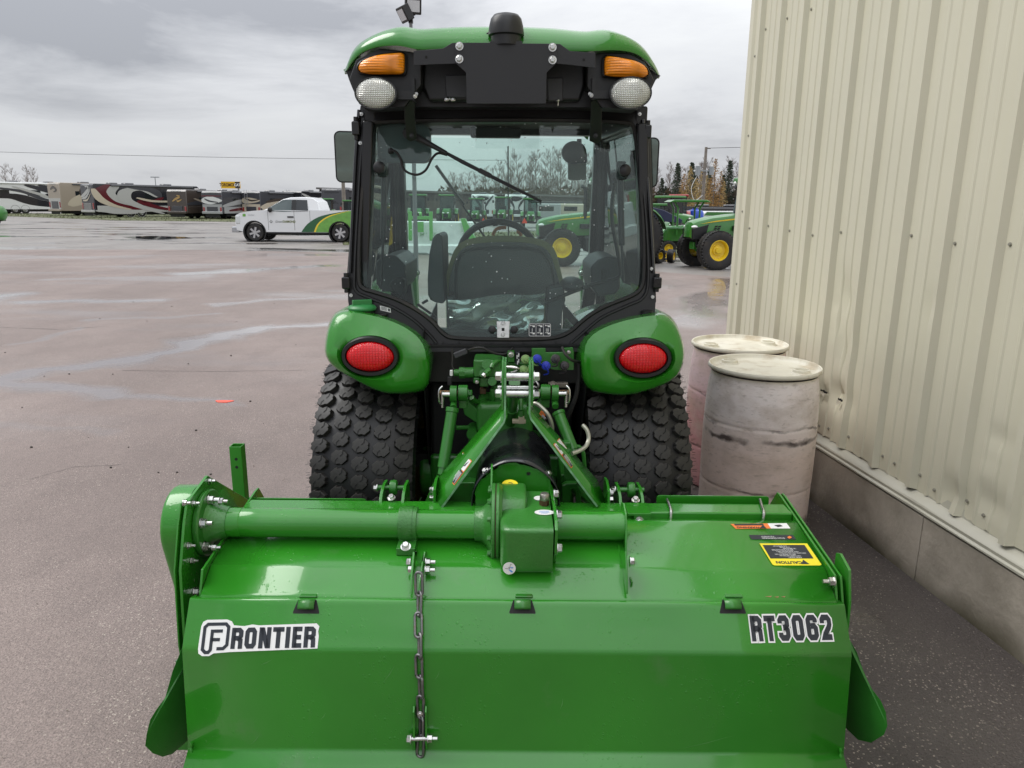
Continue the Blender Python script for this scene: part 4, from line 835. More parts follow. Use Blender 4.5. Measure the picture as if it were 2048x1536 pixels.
def side_tractor(label):
    """nose towards -x, wheelbase along x; front axle at x=0"""
    t = thing('farm_tractor', label, 'tractor', world=False, group='green utility tractors beyond the yard')
    g = FT_GREEN; wb = 2.05
    for y, sd_ in ((-.62, -1), (.62, 1)):
        lug_wheel('front_wheel', t, (0, y, .52), .52, .34, .27, sd_); lug_wheel('rear_wheel', t, (wb, y * 1.08, .80), .80, .42, .44, sd_)
    part('front_axle', MB().box((0, 0, .50), (.18, 1.0, .14)).box((0, 0, .62), (.9, .26, .2)), g, t, bevel=.02)
    # bonnet
    rows = []
    for x, zt, zb, wd in ((-.60, 1.15, .85, .20), (-.56, 1.25, .80, .27), (-.42, 1.31, .80, .30), (0, 1.40, .82, .32), (.6, 1.47, .84, .33), (1.02, 1.50, .86, .33)):
        rows.append([(x, -wd, zb), (x, -wd, zt - .14), (x, -wd * .86, zt - .04), (x, -wd * .5, zt), (x, wd * .5, zt), (x, wd * .86, zt - .04), (x, wd, zt - .14), (x, wd, zb)])
    b = MB(); b.grid(rows); n = 8; b.add(rows[0], [tuple(range(n))]); part('bonnet', b, g, t, smooth=40)
    b = MB(); b.plate([[(x, -.337, z) for x, z in ((-.38, 1.21), (.1, 1.30), (1.02, 1.40), (1.02, 1.36), (.1, 1.27))]], (0, .008, 0)); part('yellow_stripe', b, M['ywheel'], t, smooth=0)
    b = MB(); b.plate([[(x, -.325, z) for x, z in ((-.575, .80), (-.585, 1.08), (-.12, 1.20), (-.18, .98), (-.24, .80))]], (0, .65, 0)); part('grille', b, M['black'], t, bevel=.01)
    b = MB()
    for k in range(5):
        for j in range(2): b.plate([[(x + .10 * j, -.342, z) for x, z in ((.06 - k * .02, 1.16 - k * .06), (.13 - k * .02, 1.17 - k * .06), (.12 - k * .02, 1.13 - k * .06), (.04 - k * .02, 1.12 - k * .06))]], (0, .01, 0))
    part('air_slot', b, M['dark'], t, smooth=0)
    b = MB(); b.ball((-.50, -.24, 1.13), (.10, .08, .045), 10, 6); b.ball((-.50, .24, 1.13), (.10, .08, .045), 10, 6); part('headlight', b, M['white'], t)
    b = MB(); b.tube(spline([(.72, -.30, 1.3), (.72, -.30, 2.0), (.66, -.30, 2.16), (.58, -.30, 2.2)]), .055, 10); part('exhaust', b, M['black'], t)
    b = MB(); b.box((.95, 0, .65), (1.9, .5, .36)); b.box((.3, 0, .72), (1.4, .36, .3)); part('engine', b, M['dark'], t, bevel=.04)
    b = MB(); b.box((.95, -.42, .62), (.55, .3, .42)); part('fuel_tank', b, M['black'], t, bevel=.06); part('step', MB().box((1.15, -.5, .40), (.35, .2, .05)).box((1.15, -.5, .65), (.35, .2, .05)), M['black'], t)
    part('battery_box', MB().box((.78, -.38, 1.10), (.42, .14, .13)), M['black'], t, bevel=.01)
    # cab
    P = [(1.02, 1.42), (1.16, 2.28), (2.30, 2.30), (2.42, 1.40)]
    for y in (-.60, .60):
        for a, c in ((0, 1), (2, 3)):
            part('cab_post', MB().tube([(P[a][0], y * (.9 if a == 0 else 1), P[a][1] - .45 * (a == 0)), (P[c][0], y * .9, P[c][1])], .035, 6), M['black'], t)
        part('cab_post', MB().tube([(1.75, y, 1.3), (1.75, y * .92, 2.3)], .03, 6), M['black'], t)
        b = MB(); b.plate([[(1.0, y * .97, .98), (1.16, y * .9, 2.25), (2.28, y * .9, 2.27), (2.40, y * .97, 1.5), (1.6, y * .98, 1.4), (1.35, y * .98, .9)]], (0, .006, 0)); part('side_glass', b, FG, t)
        b = MB(); pts = [(wb + .92 * math.cos(a), .80 + .92 * math.sin(a)) for a in [R(15 + k * 13) for k in range(11)]]; rows = [[(x, y * .75, z), (x, y * 1.45, z), (x, y * 1.48, z - .04)] for x, z in pts]; b.grid(rows); part('fender', b, g, t)
    b = MB(); b.plate([[(1.01, -.52, 1.42), (1.15, -.52, 2.26), (1.15, .52, 2.26), (1.01, .52, 1.42)]], (.006, 0, 0)); b.plate([[(2.44, -.56, 1.42), (2.32, -.52, 2.26), (2.32, .52, 2.26), (2.44, .56, 1.42)]], (.006, 0, 0)); part('windscreen', b, FG, t)
    b = MB(); b.box((1.72, 0, 2.38), (1.42, 1.30, .17)); part('cab_roof', b, g, t, bevel=.06)
    b = MB(); b.box((1.74, 0, 2.27), (1.30, 1.16, .07)); part('roof_lining', b, M['black'], t)
    b = MB(); b.ball((1.05, -.50, 2.32), (.07, .08, .06), 8, 6); b.ball((1.05, .50, 2.32), (.07, .08, .06), 8, 6); part('work_light', b, M['white'], t)
    b = MB(); b.box((1.95, 0, 1.35), (.5, .5, .14)); b.box((2.2, 0, 1.62), (.12, .46, .6)); part('seat', b, M['black'], t, bevel=.05)
    b = MB(); b.tube([(1.35, .25 * math.cos(a), 1.62 + .22 * math.sin(a)) for a in [k * .524 for k in range(13)]], .02, 6); b.tube([(1.1, 0, 1.3), (1.35, 0, 1.62)], .03, 6); part('steering_wheel', b, M['black'], t)
    return t
T1 = side_tractor('green cab tractor with yellow front wheels half hidden by the building corner'); T1.location = (bx(1424, 20.6), 20.9, 0); T1.rotation_euler = (0, 0, R(13))
T2 = copytree(T1, 'green tractor with yellow wheels seen through the right side of the cab glass'); T2.location = (bx(1119, 21), 21.6, 0); T2.rotation_euler = (0, 0, R(7)); T2.scale = (1.0, 1.0, 1.0)
def front_tractor(label, body='green', rops=False):
    """small tractor with its nose towards the viewer (-y)"""
    t = thing('compact_tractor', label, 'tractor', world=False, group='small tractors lined up behind the yard'); g = FT_GREEN if body == 'green' else mat('far_red', (.35, .02, .02), .3, coat=.5)
    for x in (-.58, .58):
        lug_wheel('front_wheel', t, (x, 0, .40), .40, .26, .2, 1 if x > 0 else -1, True, 'X'); lug_wheel('rear_wheel', t, (x * 1.12, 1.5, .62), .62, .36, .34, 1 if x > 0 else -1, True, 'X')
    part('front_axle', MB().box((0, 0, .42), (.9, .14, .14)), M['dark'], t)
    rows = []
    for y, zt, w_ in ((-.45, 1.02, .22), (-.40, 1.14, .27), (-.1, 1.22, .30), (.9, 1.32, .32)): rows.append([(-w_, y, .6), (-w_, y, zt - .12), (-w_ * .8, y, zt), (w_ * .8, y, zt), (w_, y, zt - .12), (w_, y, .6)])
    b = MB(); b.grid(rows); b.add(rows[0], [tuple(range(6))]); part('bonnet', b, g, t, smooth=40)
    b = MB(); b.box((0, -.455, .80), (.34, .02, .30)); part('grille', b, M['dark'], t)
    b = MB(); b.ball((-.17, -.44, 1.0), (.09, .04, .05), 8, 6); b.ball((.17, -.44, 1.0), (.09, .04, .05), 8, 6); part('headlight', b, M['white'], t)
    b = MB(); b.box((0, .9, .58), (.5, 1.6, .4)); part('chassis', b, M['dark'], t)
    for x in (-1, 1):
        b = MB(); pts = [(1.5 + .70 * math.cos(a), .62 + .70 * math.sin(a)) for a in [R(10 + k * 16) for k in range(10)]]; b.grid([[(x * .42, y, z), (x * .82, y, z), (x * .83, y, z - .03)] for y, z in pts]); part('fender', b, g, t)
    if rops:
        for x in (-.45, .45): part('rollover_post', MB().tube([(x, 1.75, 1.1), (x, 1.75, 2.25)], .04, 6), g, t)
        b = MB(); b.box((0, 1.2, 2.3), (1.35, 1.5, .09)); part('canopy', b, g, t, bevel=.03)
    else:
        for x in (-.55, .55):
            for y in (.85, 2.15): part('cab_post', MB().tube([(x, y, .9), (x * .92, y + (.1 if y < 1 else -.08), 2.2)], .032, 6), M['black'], t)
            b = MB(); b.plate([[(x, .87, .8), (x * .93, .97, 2.18), (x * .93, 2.05, 2.18), (x, 2.13, 1.2)]], (.005, 0, 0)); part('side_glass', b, FG, t)
        b = MB(); b.plate([[(-.54, .84, 1.0), (-.50, .94, 2.18), (.50, .94, 2.18), (.54, .84, 1.0)]], (0, .005, 0)); part('windscreen', b, FG, t)
        b = MB(); b.box((0, 1.5, 2.28), (1.3, 1.5, .15)); part('cab_roof', b, g, t, bevel=.05)
        b = MB(); b.box((0, .8, 2.22), (1.2, .08, .07)); part('light_bar', b, M['black'], t)
        for x in (-1, 1): part('door_mirror', MB().box((x * .78, .85, 1.95), (.14, .05, .22)).tube([(x * .5, .9, 1.98), (x * .78, .87, 1.98)], .012, 5), M['black'], t)
    b = MB(); b.box((0, 1.75, 1.1), (.45, .45, .14)); b.box((0, 1.98, 1.35), (.42, .1, .5)); part('seat', b, M['black'], t, bevel=.04)
    return t
C1 = front_tractor('small green cab tractor facing the yard just right of the light green lifting frame'); C1.location = (bx(892, 57), 57, 0)
for px, Y, s, lab in ((834, 57, 1., 'small green cab tractor directly behind the light green lifting frame'), (950, 59, .9, 'small green tractor left of the first white motorhome seen through the glass'), (1003, 59, .95, 'small green tractor between the two white motorhomes seen through the glass'), (1062, 55, .9, 'small green tractor right of the second white motorhome behind the steering wheel'),
                      (648, 62, .85, 'small green tractor showing its pale roof above the pickup bed'), (692, 62, .8, 'green tractor cab showing beside the plain pole'), (1375, 44, .95, 'green cab tractor between the red tractor and the canopy tractor'), (1318, 33, .75, 'green tractor against the right edge of the cab frame'), (1330, 40, .7, 'small green tractor with yellow wheels left of the red tractor'), (760, 56, 1., 'green cab tractor seen at the far left of the cab glass')):
    c = copytree(C1, lab); c.location = (bx(px, Y), Y, 0); c.scale = (s, s, s); c.rotation_euler = (0, 0, R(rnd.uniform(-6, 6) + (35 if px in (1375, 1330) else 0)))
RD = front_tractor('red cab tractor standing left of the blue tank', 'red'); RD.location = (bx(1357, 50), 50, 0); RD.rotation_euler = (0, 0, R(-12)); RD.scale = (1.0, 1.0, 1.02)
# canopy tractor
t = CT = thing('canopy_tractor', 'small open green tractor under a flat green canopy left of the big yellow-wheeled tractor', 'tractor', world=False)
for y, sd_ in ((-.45, -1), (.45, 1)): lug_wheel('front_wheel', t, (-.9, y, .26), .26, .22, .14, sd_); lug_wheel('rear_wheel', t, (.3, y * 1.05, .42), .42, .28, .24, sd_)
rows = [[(x, -w_, .5), (x, -w_, zt - .06), (x, -w_ * .7, zt), (x, w_ * .7, zt), (x, w_, zt - .06), (x, w_, .5)] for x, zt, w_ in ((-1.35, .72, .18), (-1.25, .90, .26), (-.7, 1.0, .28), (-.25, 1.04, .28))]
b = MB(); b.grid(rows); b.add(rows[0], [tuple(range(6))]); part('bonnet', b, FT_GREEN, t, smooth=40)
part('chassis', MB().box((-.4, 0, .42), (1.7, .4, .22)), M['dark'], t)
for x in (-.62, .12):
    for y in (-.36, .36): part('canopy_post', MB().tube([(x, y, .7), (x, y, 1.6), (x + (.12 if x < 0 else -.12) * -1, y, 1.80)], .035, 6), FT_GREEN, t)
part('canopy', MB().plate([[(-.95, -.55, 1.80), (-.80, -.55, 1.88), (.30, -.55, 1.88), (.46, -.55, 1.80)]], (0, 1.1, 0)), FT_GREEN, t, bevel=.02)
part('seat', MB().box((.12, 0, .80), (.38, .42, .12)).box((.32, 0, 1.0), (.1, .42, .42)), M['black'], t, bevel=.03)
part('steering_wheel', MB().tube([(-.22 + .04 * math.sin(a), .16 * math.cos(a), 1.10 + .14 * math.sin(a)) for a in [k * .524 for k in range(13)]], .015, 6), M['black'], t)
part('fender', MB().grid([[(.3 + .5 * math.cos(a), y0, .42 + .5 * math.sin(a)) for y0 in (-.60, -.30)] for a in [R(10 + 16 * k) for k in range(10)]]).grid([[(.3 + .5 * math.cos(a), y0, .42 + .5 * math.sin(a)) for y0 in (.30, .60)] for a in [R(10 + 16 * k) for k in range(10)]]), FT_GREEN, t)
for y in (-.42, .42): part('loader_arm', MB().tube([(-.2, y, .95), (-1.0, y, .95), (-1.5, y, .2)], .045, 6), M['galv'], t)
CT.location = (bx(1406, 25), 26.2, 0)
# blue tank, trailer, van, loose wheel
x = bx(1391, 52); b = MB(); b.lathe([(0, 0), (.55, 0), (.6, .08), (.6, .75), (.5, .90), (.2, .98), (.2, 1.05), (0, 1.05)], (x, 52, .45), n=24); o = thing('water_tank', 'bright blue plastic tank on a frame behind the canopy tractor', 'tank', (x, 52, 0)); part('vessel', b, mat('blue_plastic', (.02, .08, .50), .35), o)
part('frame', MB().box((x, 52, .4), (1.3, 1.3, .08)).box((x - .6, 52, .2), (.08, 1.2, .4)).box((x + .6, 52, .2), (.08, 1.2, .4)), M['dark'], o)
Yv = 58; x = bx(1436, Yv); t = thing('camper_van', 'white low vehicle roof with green band behind the canopy tractor', 'van', (x, Yv, 0))
part('body', MB().plate([[(x - 1.6, Yv, .4), (x - 1.55, Yv, .9), (x - 1.1, Yv, 1.05), (x - .8, Yv, 1.28), (x + 2, Yv, 1.30), (x + 2.1, Yv, .4)]], (0, 1.5, 0)), BODYC['white'], t, bevel=.06)
part('window', MB().plate([[(x - 1.0, Yv - .01, .95), (x - .78, Yv - .01, 1.20), (x + 1.8, Yv - .01, 1.20), (x + 1.8, Yv - .01, .95)]], (0, .02, 0)), FT_GREEN, t)
for q in (-1.0, 1.4): part('wheel', MB().cyl((x + q, Yv - .05, .32), (x + q, Yv + .2, .32), .32, n=20), M['tyre'], t)
Yv = 31; x = bx(1321, Yv); t = thing('tipping_trailer', 'dark trailer with raised blue and grey load box beside the cab edge', 'trailer', (x, Yv, 0))
part('load_box', MB().plate([[(x - .4, Yv, 1.15), (x - .4, Yv, 1.62), (x + .15, Yv, 1.50), (x + .95, Yv, 1.12), (x + .9, Yv, .98), (x + .1, Yv, 1.05)]], (0, 1.3, 0)), mat('navy_box', (.02, .025, .07), .4), t, bevel=.02)
part('frame', MB().box((x + .2, Yv + .6, .75), (1.3, .5, .16)).box((x, Yv + .2, .45), (.25, .2, .5)), M['dark'], t, bevel=.02)
for q in (-.25, .45): lug_wheel('wheel', t, (x + q, Yv + .05, .33), .33, .22, .17, -1)
def loose_wheel(px, Y, r, wd, rr, label):
    t = thing('loose_wheel', label, 'wheel', world=False); lug_wheel('tyre', t, (0, 0, r), r, wd, rr, -1); t.location = (bx(px, Y), Y, .01); return t
loose_wheel(1317, 22.5, .22, .45, .10, 'black wide tyre lying in the grass beside the cab edge').rotation_euler = (0, 0, R(40))
loose_wheel(1334, 23.6, .15, .16, .085, 'smaller of two little yellow wheels on the grass right of the cab').rotation_euler = (0, 0, R(62))
loose_wheel(1349, 22.6, .20, .20, .11, 'larger of two little yellow wheels on the grass right of the cab').rotation_euler = (0, 0, R(62))
t = thing('green_tank', 'green rounded machine end cut by the left edge of the picture', 'farm machine', world=False); part('shell', MB().lathe([(0, -.9), (.35, -.88), (.50, -.75), (.55, -.5), (.55, .5), (.50, .75), (.35, .88), (0, .9)], (0, 0, .75), 'X', 28), FT_GREEN, t, smooth=50); t.location = (bx(6, 52) - .9, 52, 0)
for q in (-.5, .4): part('wheel', MB().cyl((q, -.4, .25), (q, -.15, .25), .25, n=20), M['tyre'], t)
part('frame', MB().box((0, 0, .3), (1.5, .5, .1)), M['dark'], t)
# shed behind everything
x0 = bx(640, 88); x1 = bx(1165, 88); t = thing('long_shed', 'long dark low shed behind the row of small tractors', 'shed', ((x0 + x1) / 2, 88, 0))
SHED = mat('shed_wall', (.075, .065, .058), .7, var=(.4, .2))
zt0 = U(800, 378, Y=88).z; zt1 = U(1150, 393, Y=88).z
part('wall', MB().plate([[(x0, 88, 0), (x0, 88, zt0 - .1), (x1, 88, zt1 - .1), (x1, 88, 0)]], (0, 6, 0)), SHED, t)
part('roof', MB().plate([[(x0 - .3, 87.7, zt0 - .1), (x1 + .3, 87.7, zt1 - .1), (x1 + .3, 87.7, zt1 + .1), (x0 - .3, 87.7, zt0 + .1)]], (0, 7, 0)), mat('shed_roof', (.14, .13, .12), .6), t)
for k in range(6): part('door', MB().box((x0 + 4 + k * 4.6, 87.94, 1.0), (2.8, .1, 2.0)), mat('shed_door', (.10, .085, .07), .7) if k == 0 else bpy.data.materials['shed_door'], t)
for i, (px, Y, w_, lab) in enumerate(((1092, 68, 2.6, 'low grey and white camper trailer left of the green bonnet seen through the glass'), (1140, 70, 2.4, 'cream camper trailer above the green bonnet seen through the glass'))):
    x = bx(px, Y); t = thing('camper_trailer', lab, 'trailer', (x, Y, 0)); part('body', MB().box((x, Y, 1.1), (w_, 2, 1.3)), BODYC['silver' if i == 0 else 'cream'], t, bevel=.12); part('roof_rack', MB().box((x, Y, 1.83), (w_ * .9, 1.6, .16)), BODYC['char'], t, bevel=.03)
    for q in (-.6, .6): part('wheel', MB().cyl((x + q, Y - 1.02, .3), (x + q, Y - .8, .3), .3, n=18), M['tyre'], t)
    part('window', MB().box((x, Y - 1.0, 1.3), (w_ * .5, .04, .4)), DGLASS, t)
# slow moving vehicle triangles
for px, lab in ((967, 'left of two red triangles seen through the glass above the steering wheel'), (1049, 'right of two red triangles seen through the glass above the steering wheel')):
    Y = 44; p = U(px, 442, Y=Y); t = thing('warning_triangle', lab, 'sign', (p.x, Y, 0)); part('plate', MB().plate([[(p.x - .17, Y, p.z - .13), (p.x + .17, Y, p.z - .13), (p.x, Y, p.z + .19)]], (0, .01, 0)), mat('signal_red', (.85, .06, .02), .5, emit=None), t, smooth=0); part('post', MB().tube([(p.x, Y + .04, 0), (p.x, Y + .04, p.z + .9)], .018, 5), M['dark'], t)
# mower with white cover and light green lifting frame
Ym = 25.5; LG = mat('light_green_frame', (.13, .42, .10), .35, coat=.3, var=(3, .1)); WC = mat('white_canvas', (.62, .64, .63), .6, var=(3, .12), bump=(6, .5))
xl, xr = bx(745, Ym), bx(948, Ym); t = thing('mower_implement', 'wide white-skirted mower with light green lifting frame seen through the left of the glass', 'farm machine', ((xl + xr) / 2, Ym, 0))
rows = []
for z, off in ((.08, -.35), (.30, -.30), (.36, -.06), (.80, .0), (1.06, .08), (1.10, .3)): rows.append([(xl + (xr - xl) * k / 30, Ym + off + .02 * math.sin(k * 1.9) * (z < .5), z - .05 * (math.sin(k * .8) > .3) * (z < .2)) for k in range(31)])
part('canvas_skirt', MB().grid(rows), WC, t, smooth=50); part('deck', MB().box(((xl + xr) / 2, Ym + .75, .62), (xr - xl - .1, .8, .3)), LG, t, bevel=.03)
xa, xb = bx(820, Ym - .3), bx(862, Ym - .3)
for x in (xa, xb): part('frame_post', MB().box((x, Ym - .38, .95), (.11, .14, .95)), LG, t, bevel=.01); part('hook', MB().box((x, Ym - .5, .60), (.09, .12, .16)), LG, t)
part('crossbar', MB().box(((xa + xb) / 2, Ym - .38, 1.22), (xb - xa, .12, .11)).box(((xa + xb) / 2, Ym - .38, .92), (.2, .16, .34)), LG, t, bevel=.01)
part('top_hook', MB().cyl(((xa + xb) / 2 - .04, Ym - .38, 1.33), ((xa + xb) / 2 + .04, Ym - .38, 1.33), .08, n=14), LG, t)
part('side_wing', MB().plate([[(xr - .2, Ym - .1, .3), (xr - .45, Ym - .1, 1.2), (xr - .30, Ym - .1, 1.2), (xr + .15, Ym - .1, .35)]], (0, .5, 0)), LG, t)
part('lettering', apply(textmb('SaMASZ', .17, 1.3, .004), frameM(((xa + xb) / 2 + .1, Ym - .02, .66), (1, 0, 0), (0, .1, 1))), mat('pale_green_letters', (.32, .45, .32), .6), t, smooth=0)
# ============================================================ TRACTOR
def Z2(x, y): return (640 + x / 2.7676, y / 2.7676)
def Z3(x, y): return (680 + x / 3.1030, 220 + y / 3.1030)
def Z4(x, y): return (620 + x / 2.6256, 580 + y / 2.6256)
def Z5(x, y): return (280 + x / 3.531, 870 + y / 3.531)
def Z6(x, y): return (820 + x / 2.8437, 660 + y / 2.8437)
def ZG(x, y): return (940 + x / 5.6889, 930 + y / 5.6889)
def ZH(x, y): return (880 + x / 6.606, 680 + y / 6.606)
def ZK(x, y): return (1380 + x / 4.518, 960 + y / 4.518)
def lensmat(name, colr, sx, sz, metal=0.0, rough=.1, depth=.5):
    m = mat(name, colr, rough, metal, coat=.35, coatr=.02); nt = m.node_tree; N = nt.nodes.new; L = nt.links; b = nt.nodes['Principled BSDF']
    tcn = N('ShaderNodeTexCoord'); sep = N('ShaderNodeSeparateXYZ'); L.new(tcn.outputs['Object'], sep.inputs[0]); hs = []
    for o, s_ in ((0, sx), (2, sz)):
        q = N('ShaderNodeMath'); q.operation = 'MULTIPLY'; L.new(sep.outputs[o], q.inputs[0]); q.inputs[1].default_value = s_
        r = N('ShaderNodeMath'); r.operation = 'PINGPONG'; L.new(q.outputs[0], r.inputs[0]); r.inputs[1].default_value = 1; hs.append(r.outputs[0])
    ad = N('ShaderNodeMath'); ad.operation = 'MINIMUM'; L.new(hs[0], ad.inputs[0]); L.new(hs[1], ad.inputs[1])
    bn = N('ShaderNodeBump'); bn.inputs['Strength'].default_value = depth; bn.inputs['Distance'].default_value = .004; L.new(ad.outputs[0], bn.inputs['Height']); L.new(bn.outputs[0], b.inputs['Normal'])
    mr = N('ShaderNodeMapRange'); mr.inputs[1].default_value = 0; mr.inputs[2].default_value = .5; mr.inputs[3].default_value = .68; mr.inputs[4].default_value = 1.1; L.new(ad.outputs[0], mr.inputs[0])
    v = N('ShaderNodeVectorMath'); v.operation = 'SCALE'; v.inputs[0].default_value = colr; L.new(mr.outputs[0], v.inputs['Scale']); L.new(v.outputs[0], b.inputs['Base Color'])
    return m
RED = lensmat('tail_lens', (.78, .004, .010), 180, 330, 0, .10, .4); AMB = lensmat('amber_lens_ribbed', (.95, .30, .010), 14, 230, 0, .12, .6); CLR = lensmat('work_lamp_lens', (.66, .67, .62), 330, 330, .3, .16, .7)
LINER = mat('headliner', (.17, .165, .145), .8, bump=(200, .1)); FABRIC = mat('seat_fabric', (.20, .185, .105), .85, bump=(300, .3))
def xcf(Y): return -.03 - .041 * (Y - 2.9)
def T(x, Y, z): return Vector((x + xcf(Y), Y, z))
TR = thing('compact_cab_tractor', 'green compact cab tractor in the centre seen from behind, with red oval tail lamps', 'tractor', (-.05, 3.1, .008))
PL = (Vector((0, 3.0, 2.0)), Vector((0, -.85, .14)).normalized()); PN = PL[1]
def onpl(pts, off=0.0, f=Z3): return [U(*f(x, y), pl=(PL[0] + PN * off, PN)) for x, y in pts]
def beam(name, a, c, w_, d, m, parent, bev=.004, side=Vector((1, 0, 0))):
    a = Vector(a); c = Vector(c); z = (c - a).normalized(); x = (side - z * side.dot(z)).normalized(); y = z.cross(x)
    b = MB(); b.box((a + c) / 2, (w_, d, (c - a).length), Matrix((x, y, z)).transposed()); return part(name, b, m, parent, bevel=bev)
# --- rear glass and frame
gl = smoothloop([Vector((x, y, 0)) for x, y in ((175, 110), (215, 62), (1790, 62), (1835, 120), (1850, 320), (1885, 700), (1890, 1040), (1868, 1118), (1800, 1160), (1700, 1195), (1590, 1245), (1500, 1310), (1440, 1370), (1360, 1412), (1200, 1425), (700, 1420), (640, 1392), (575, 1312), (480, 1240), (350, 1172), (215, 1130), (130, 1108), (112, 1050), (122, 700), (155, 320))], 2)
glp = [(p.x, p.y) for p in gl]
out = [(128, -28), (108, 100), (85, 400), (60, 800), (45, 1000), (50, 1180), (70, 1330), (330, 1420), (480, 1475), (560, 1500), (1500, 1500), (1600, 1475), (1760, 1400), (1950, 1310), (1960, 1180), (1955, 1000), (1925, 600), (1890, 60), (1868, -28)]
b = MB(); b.plate([onpl(out), onpl(glp)], -PN * .055); part('rear_frame', b, M['frame'], TR, bevel=.006, smooth=30)
gp_ = onpl(glp, -.018); c0 = sum(gp_, Vector()) / len(gp_); gp_ = [c0 + (p - c0) * 1.012 for p in gp_]
b = MB(); b.plate([gp_], -PN * .004); part('rear_window', b, GLASS, TR, smooth=0)
pts = onpl(glp, .004); pts.append(pts[0]); part('window_seal', MB().tube(pts, .0085, 6, caps=False), M['rubber'], TR)
for q, (x0, x1) in enumerate(((118, 35), (1878, 1972))):      # ribs down the posts, outer edge
    P = [(118, 0), (96, 300), (76, 700), (62, 1010)] if q == 0 else [(1880, 60), (1906, 400), (1932, 760), (1946, 1010)]
    part('post_rib', MB().tube(onpl(P, .01), .007, 6), M['blackg'], TR)
    P = [(150, 60), (128, 300), (104, 700), (90, 1010), (98, 1120), (180, 1165), (330, 1225), (460, 1305), (560, 1400), (600, 1450)] if q == 0 else [(1850, 80), (1876, 400), (1905, 760), (1912, 1060), (1880, 1165), (1780, 1215), (1620, 1290), (1500, 1390), (1430, 1450)]
    part('post_rib', MB().tube(spline(onpl(P, .006), 4), .006, 6), M['black'], TR)
part('lower_rib', MB().tube(onpl([(560, 1462), (1520, 1462)], .006), .007, 6), M['black'], TR)
for k in range(9):
    p = onpl([(640 + k * 100, 1442)], .001)[0]; bolt(TR, p, PN, .45, 'black')
# hinges
for (x0, y0, x1, y1) in ((82, 50, 132, 185), (20, 1008, 72, 1130), (1880, 72, 1925, 205), (1935, 1012, 1988, 1125)):
    c = onpl([((x0 + x1) / 2, (y0 + y1) / 2)], .0)[0]; wd = (x1 - x0) / 3.1 / 1479 * 2.85; hh = (y1 - y0) / 3.1 / 1479 * 2.85
    b = MB(); b.box(c, (wd, .07, hh * .62)); o = part('hinge', b, M['blackg'], TR, bevel=.006)
    part('hinge_pin', MB().cyl(c - Vector((0, .02, hh * .5)), c + Vector((0, -.02, hh * .5)), .009, n=12), M['black'], o)
for x, y in ((132, 25), (125, 205), (68, 1150), (1860, 25), (1872, 225), (1935, 985), (1940, 1160)):
    bolt(TR, onpl([(x, y)], .012)[0], (0, -1, .1), .55)
# --- side structure: doors, front posts
for sx in (-1, 1):
    zb = .98
    prs = [((sx * .522, 3.0, 2.0), (sx * .575, 2.95, 1.15), .03), ((sx * .545, 4.15, 2.06), (sx * .545, 4.22, 1.40), .036), ((sx * .545, 4.22, 1.40), (sx * .50, 4.30, .95), .036), ((sx * .522, 3.0, 2.03), (sx * .53, 4.15, 2.06), .034)]
    for a, c, w_ in prs: beam('side_post', T(*a), T(*c), w_ * 2 if a[1] > 4 else w_ * 1.4, .075, M['frame'], TR, .008)
    part('door_frame', MB().tube([T(sx * .545, 3.02, 2.0), T(sx * .60, 3.0, 1.32), T(sx * .61, 3.25, 1.18), T(sx * .61, 3.55, .80), T(sx * .60, 3.9, .62), T(sx * .57, 4.15, .66), T(sx * .545, 4.12, 2.02), T(sx * .545, 3.02, 2.0)], .017, 8), M['frame'], TR)
    part('door_glass', MB().plate([[T(sx * .543, 3.02, 2.0), T(sx * .598, 3.0, 1.32), T(sx * .608, 3.25, 1.18), T(sx * .608, 3.55, .80), T(sx * .598, 3.9, .62), T(sx * .568, 4.15, .66), T(sx * .543, 4.12, 2.02)]], (sx * .005, 0, 0)), GLASS2, TR, smooth=0)
part('windscreen', MB().plate([[T(-.51, 4.16, 2.04), T(.51, 4.16, 2.04), T(.51, 4.27, 1.05), T(-.51, 4.27, 1.05)]], (0, .005, 0)), GLASS2, TR, smooth=0)
beam('front_header', T(-.55, 4.16, 2.09), T(.55, 4.16, 2.09), .07, .07, M['frame'], TR, side=Vector((0, 1, 0)))
b = MB(); b.box(T(0, 3.58, 2.11), (1.0, 1.10, .05)); part('headliner', b, LINER, TR, bevel=.01)
b = MB(); b.box(T(-.02, 4.02, 2.055), (.26, .08, .05)); part('visor_box', b, M['grey'], TR, bevel=.01)
b = MB(); b.box(T(0, 3.65, .62), (1.05, 1.25, .06)); part('cab_floor', b, M['dark'], TR)
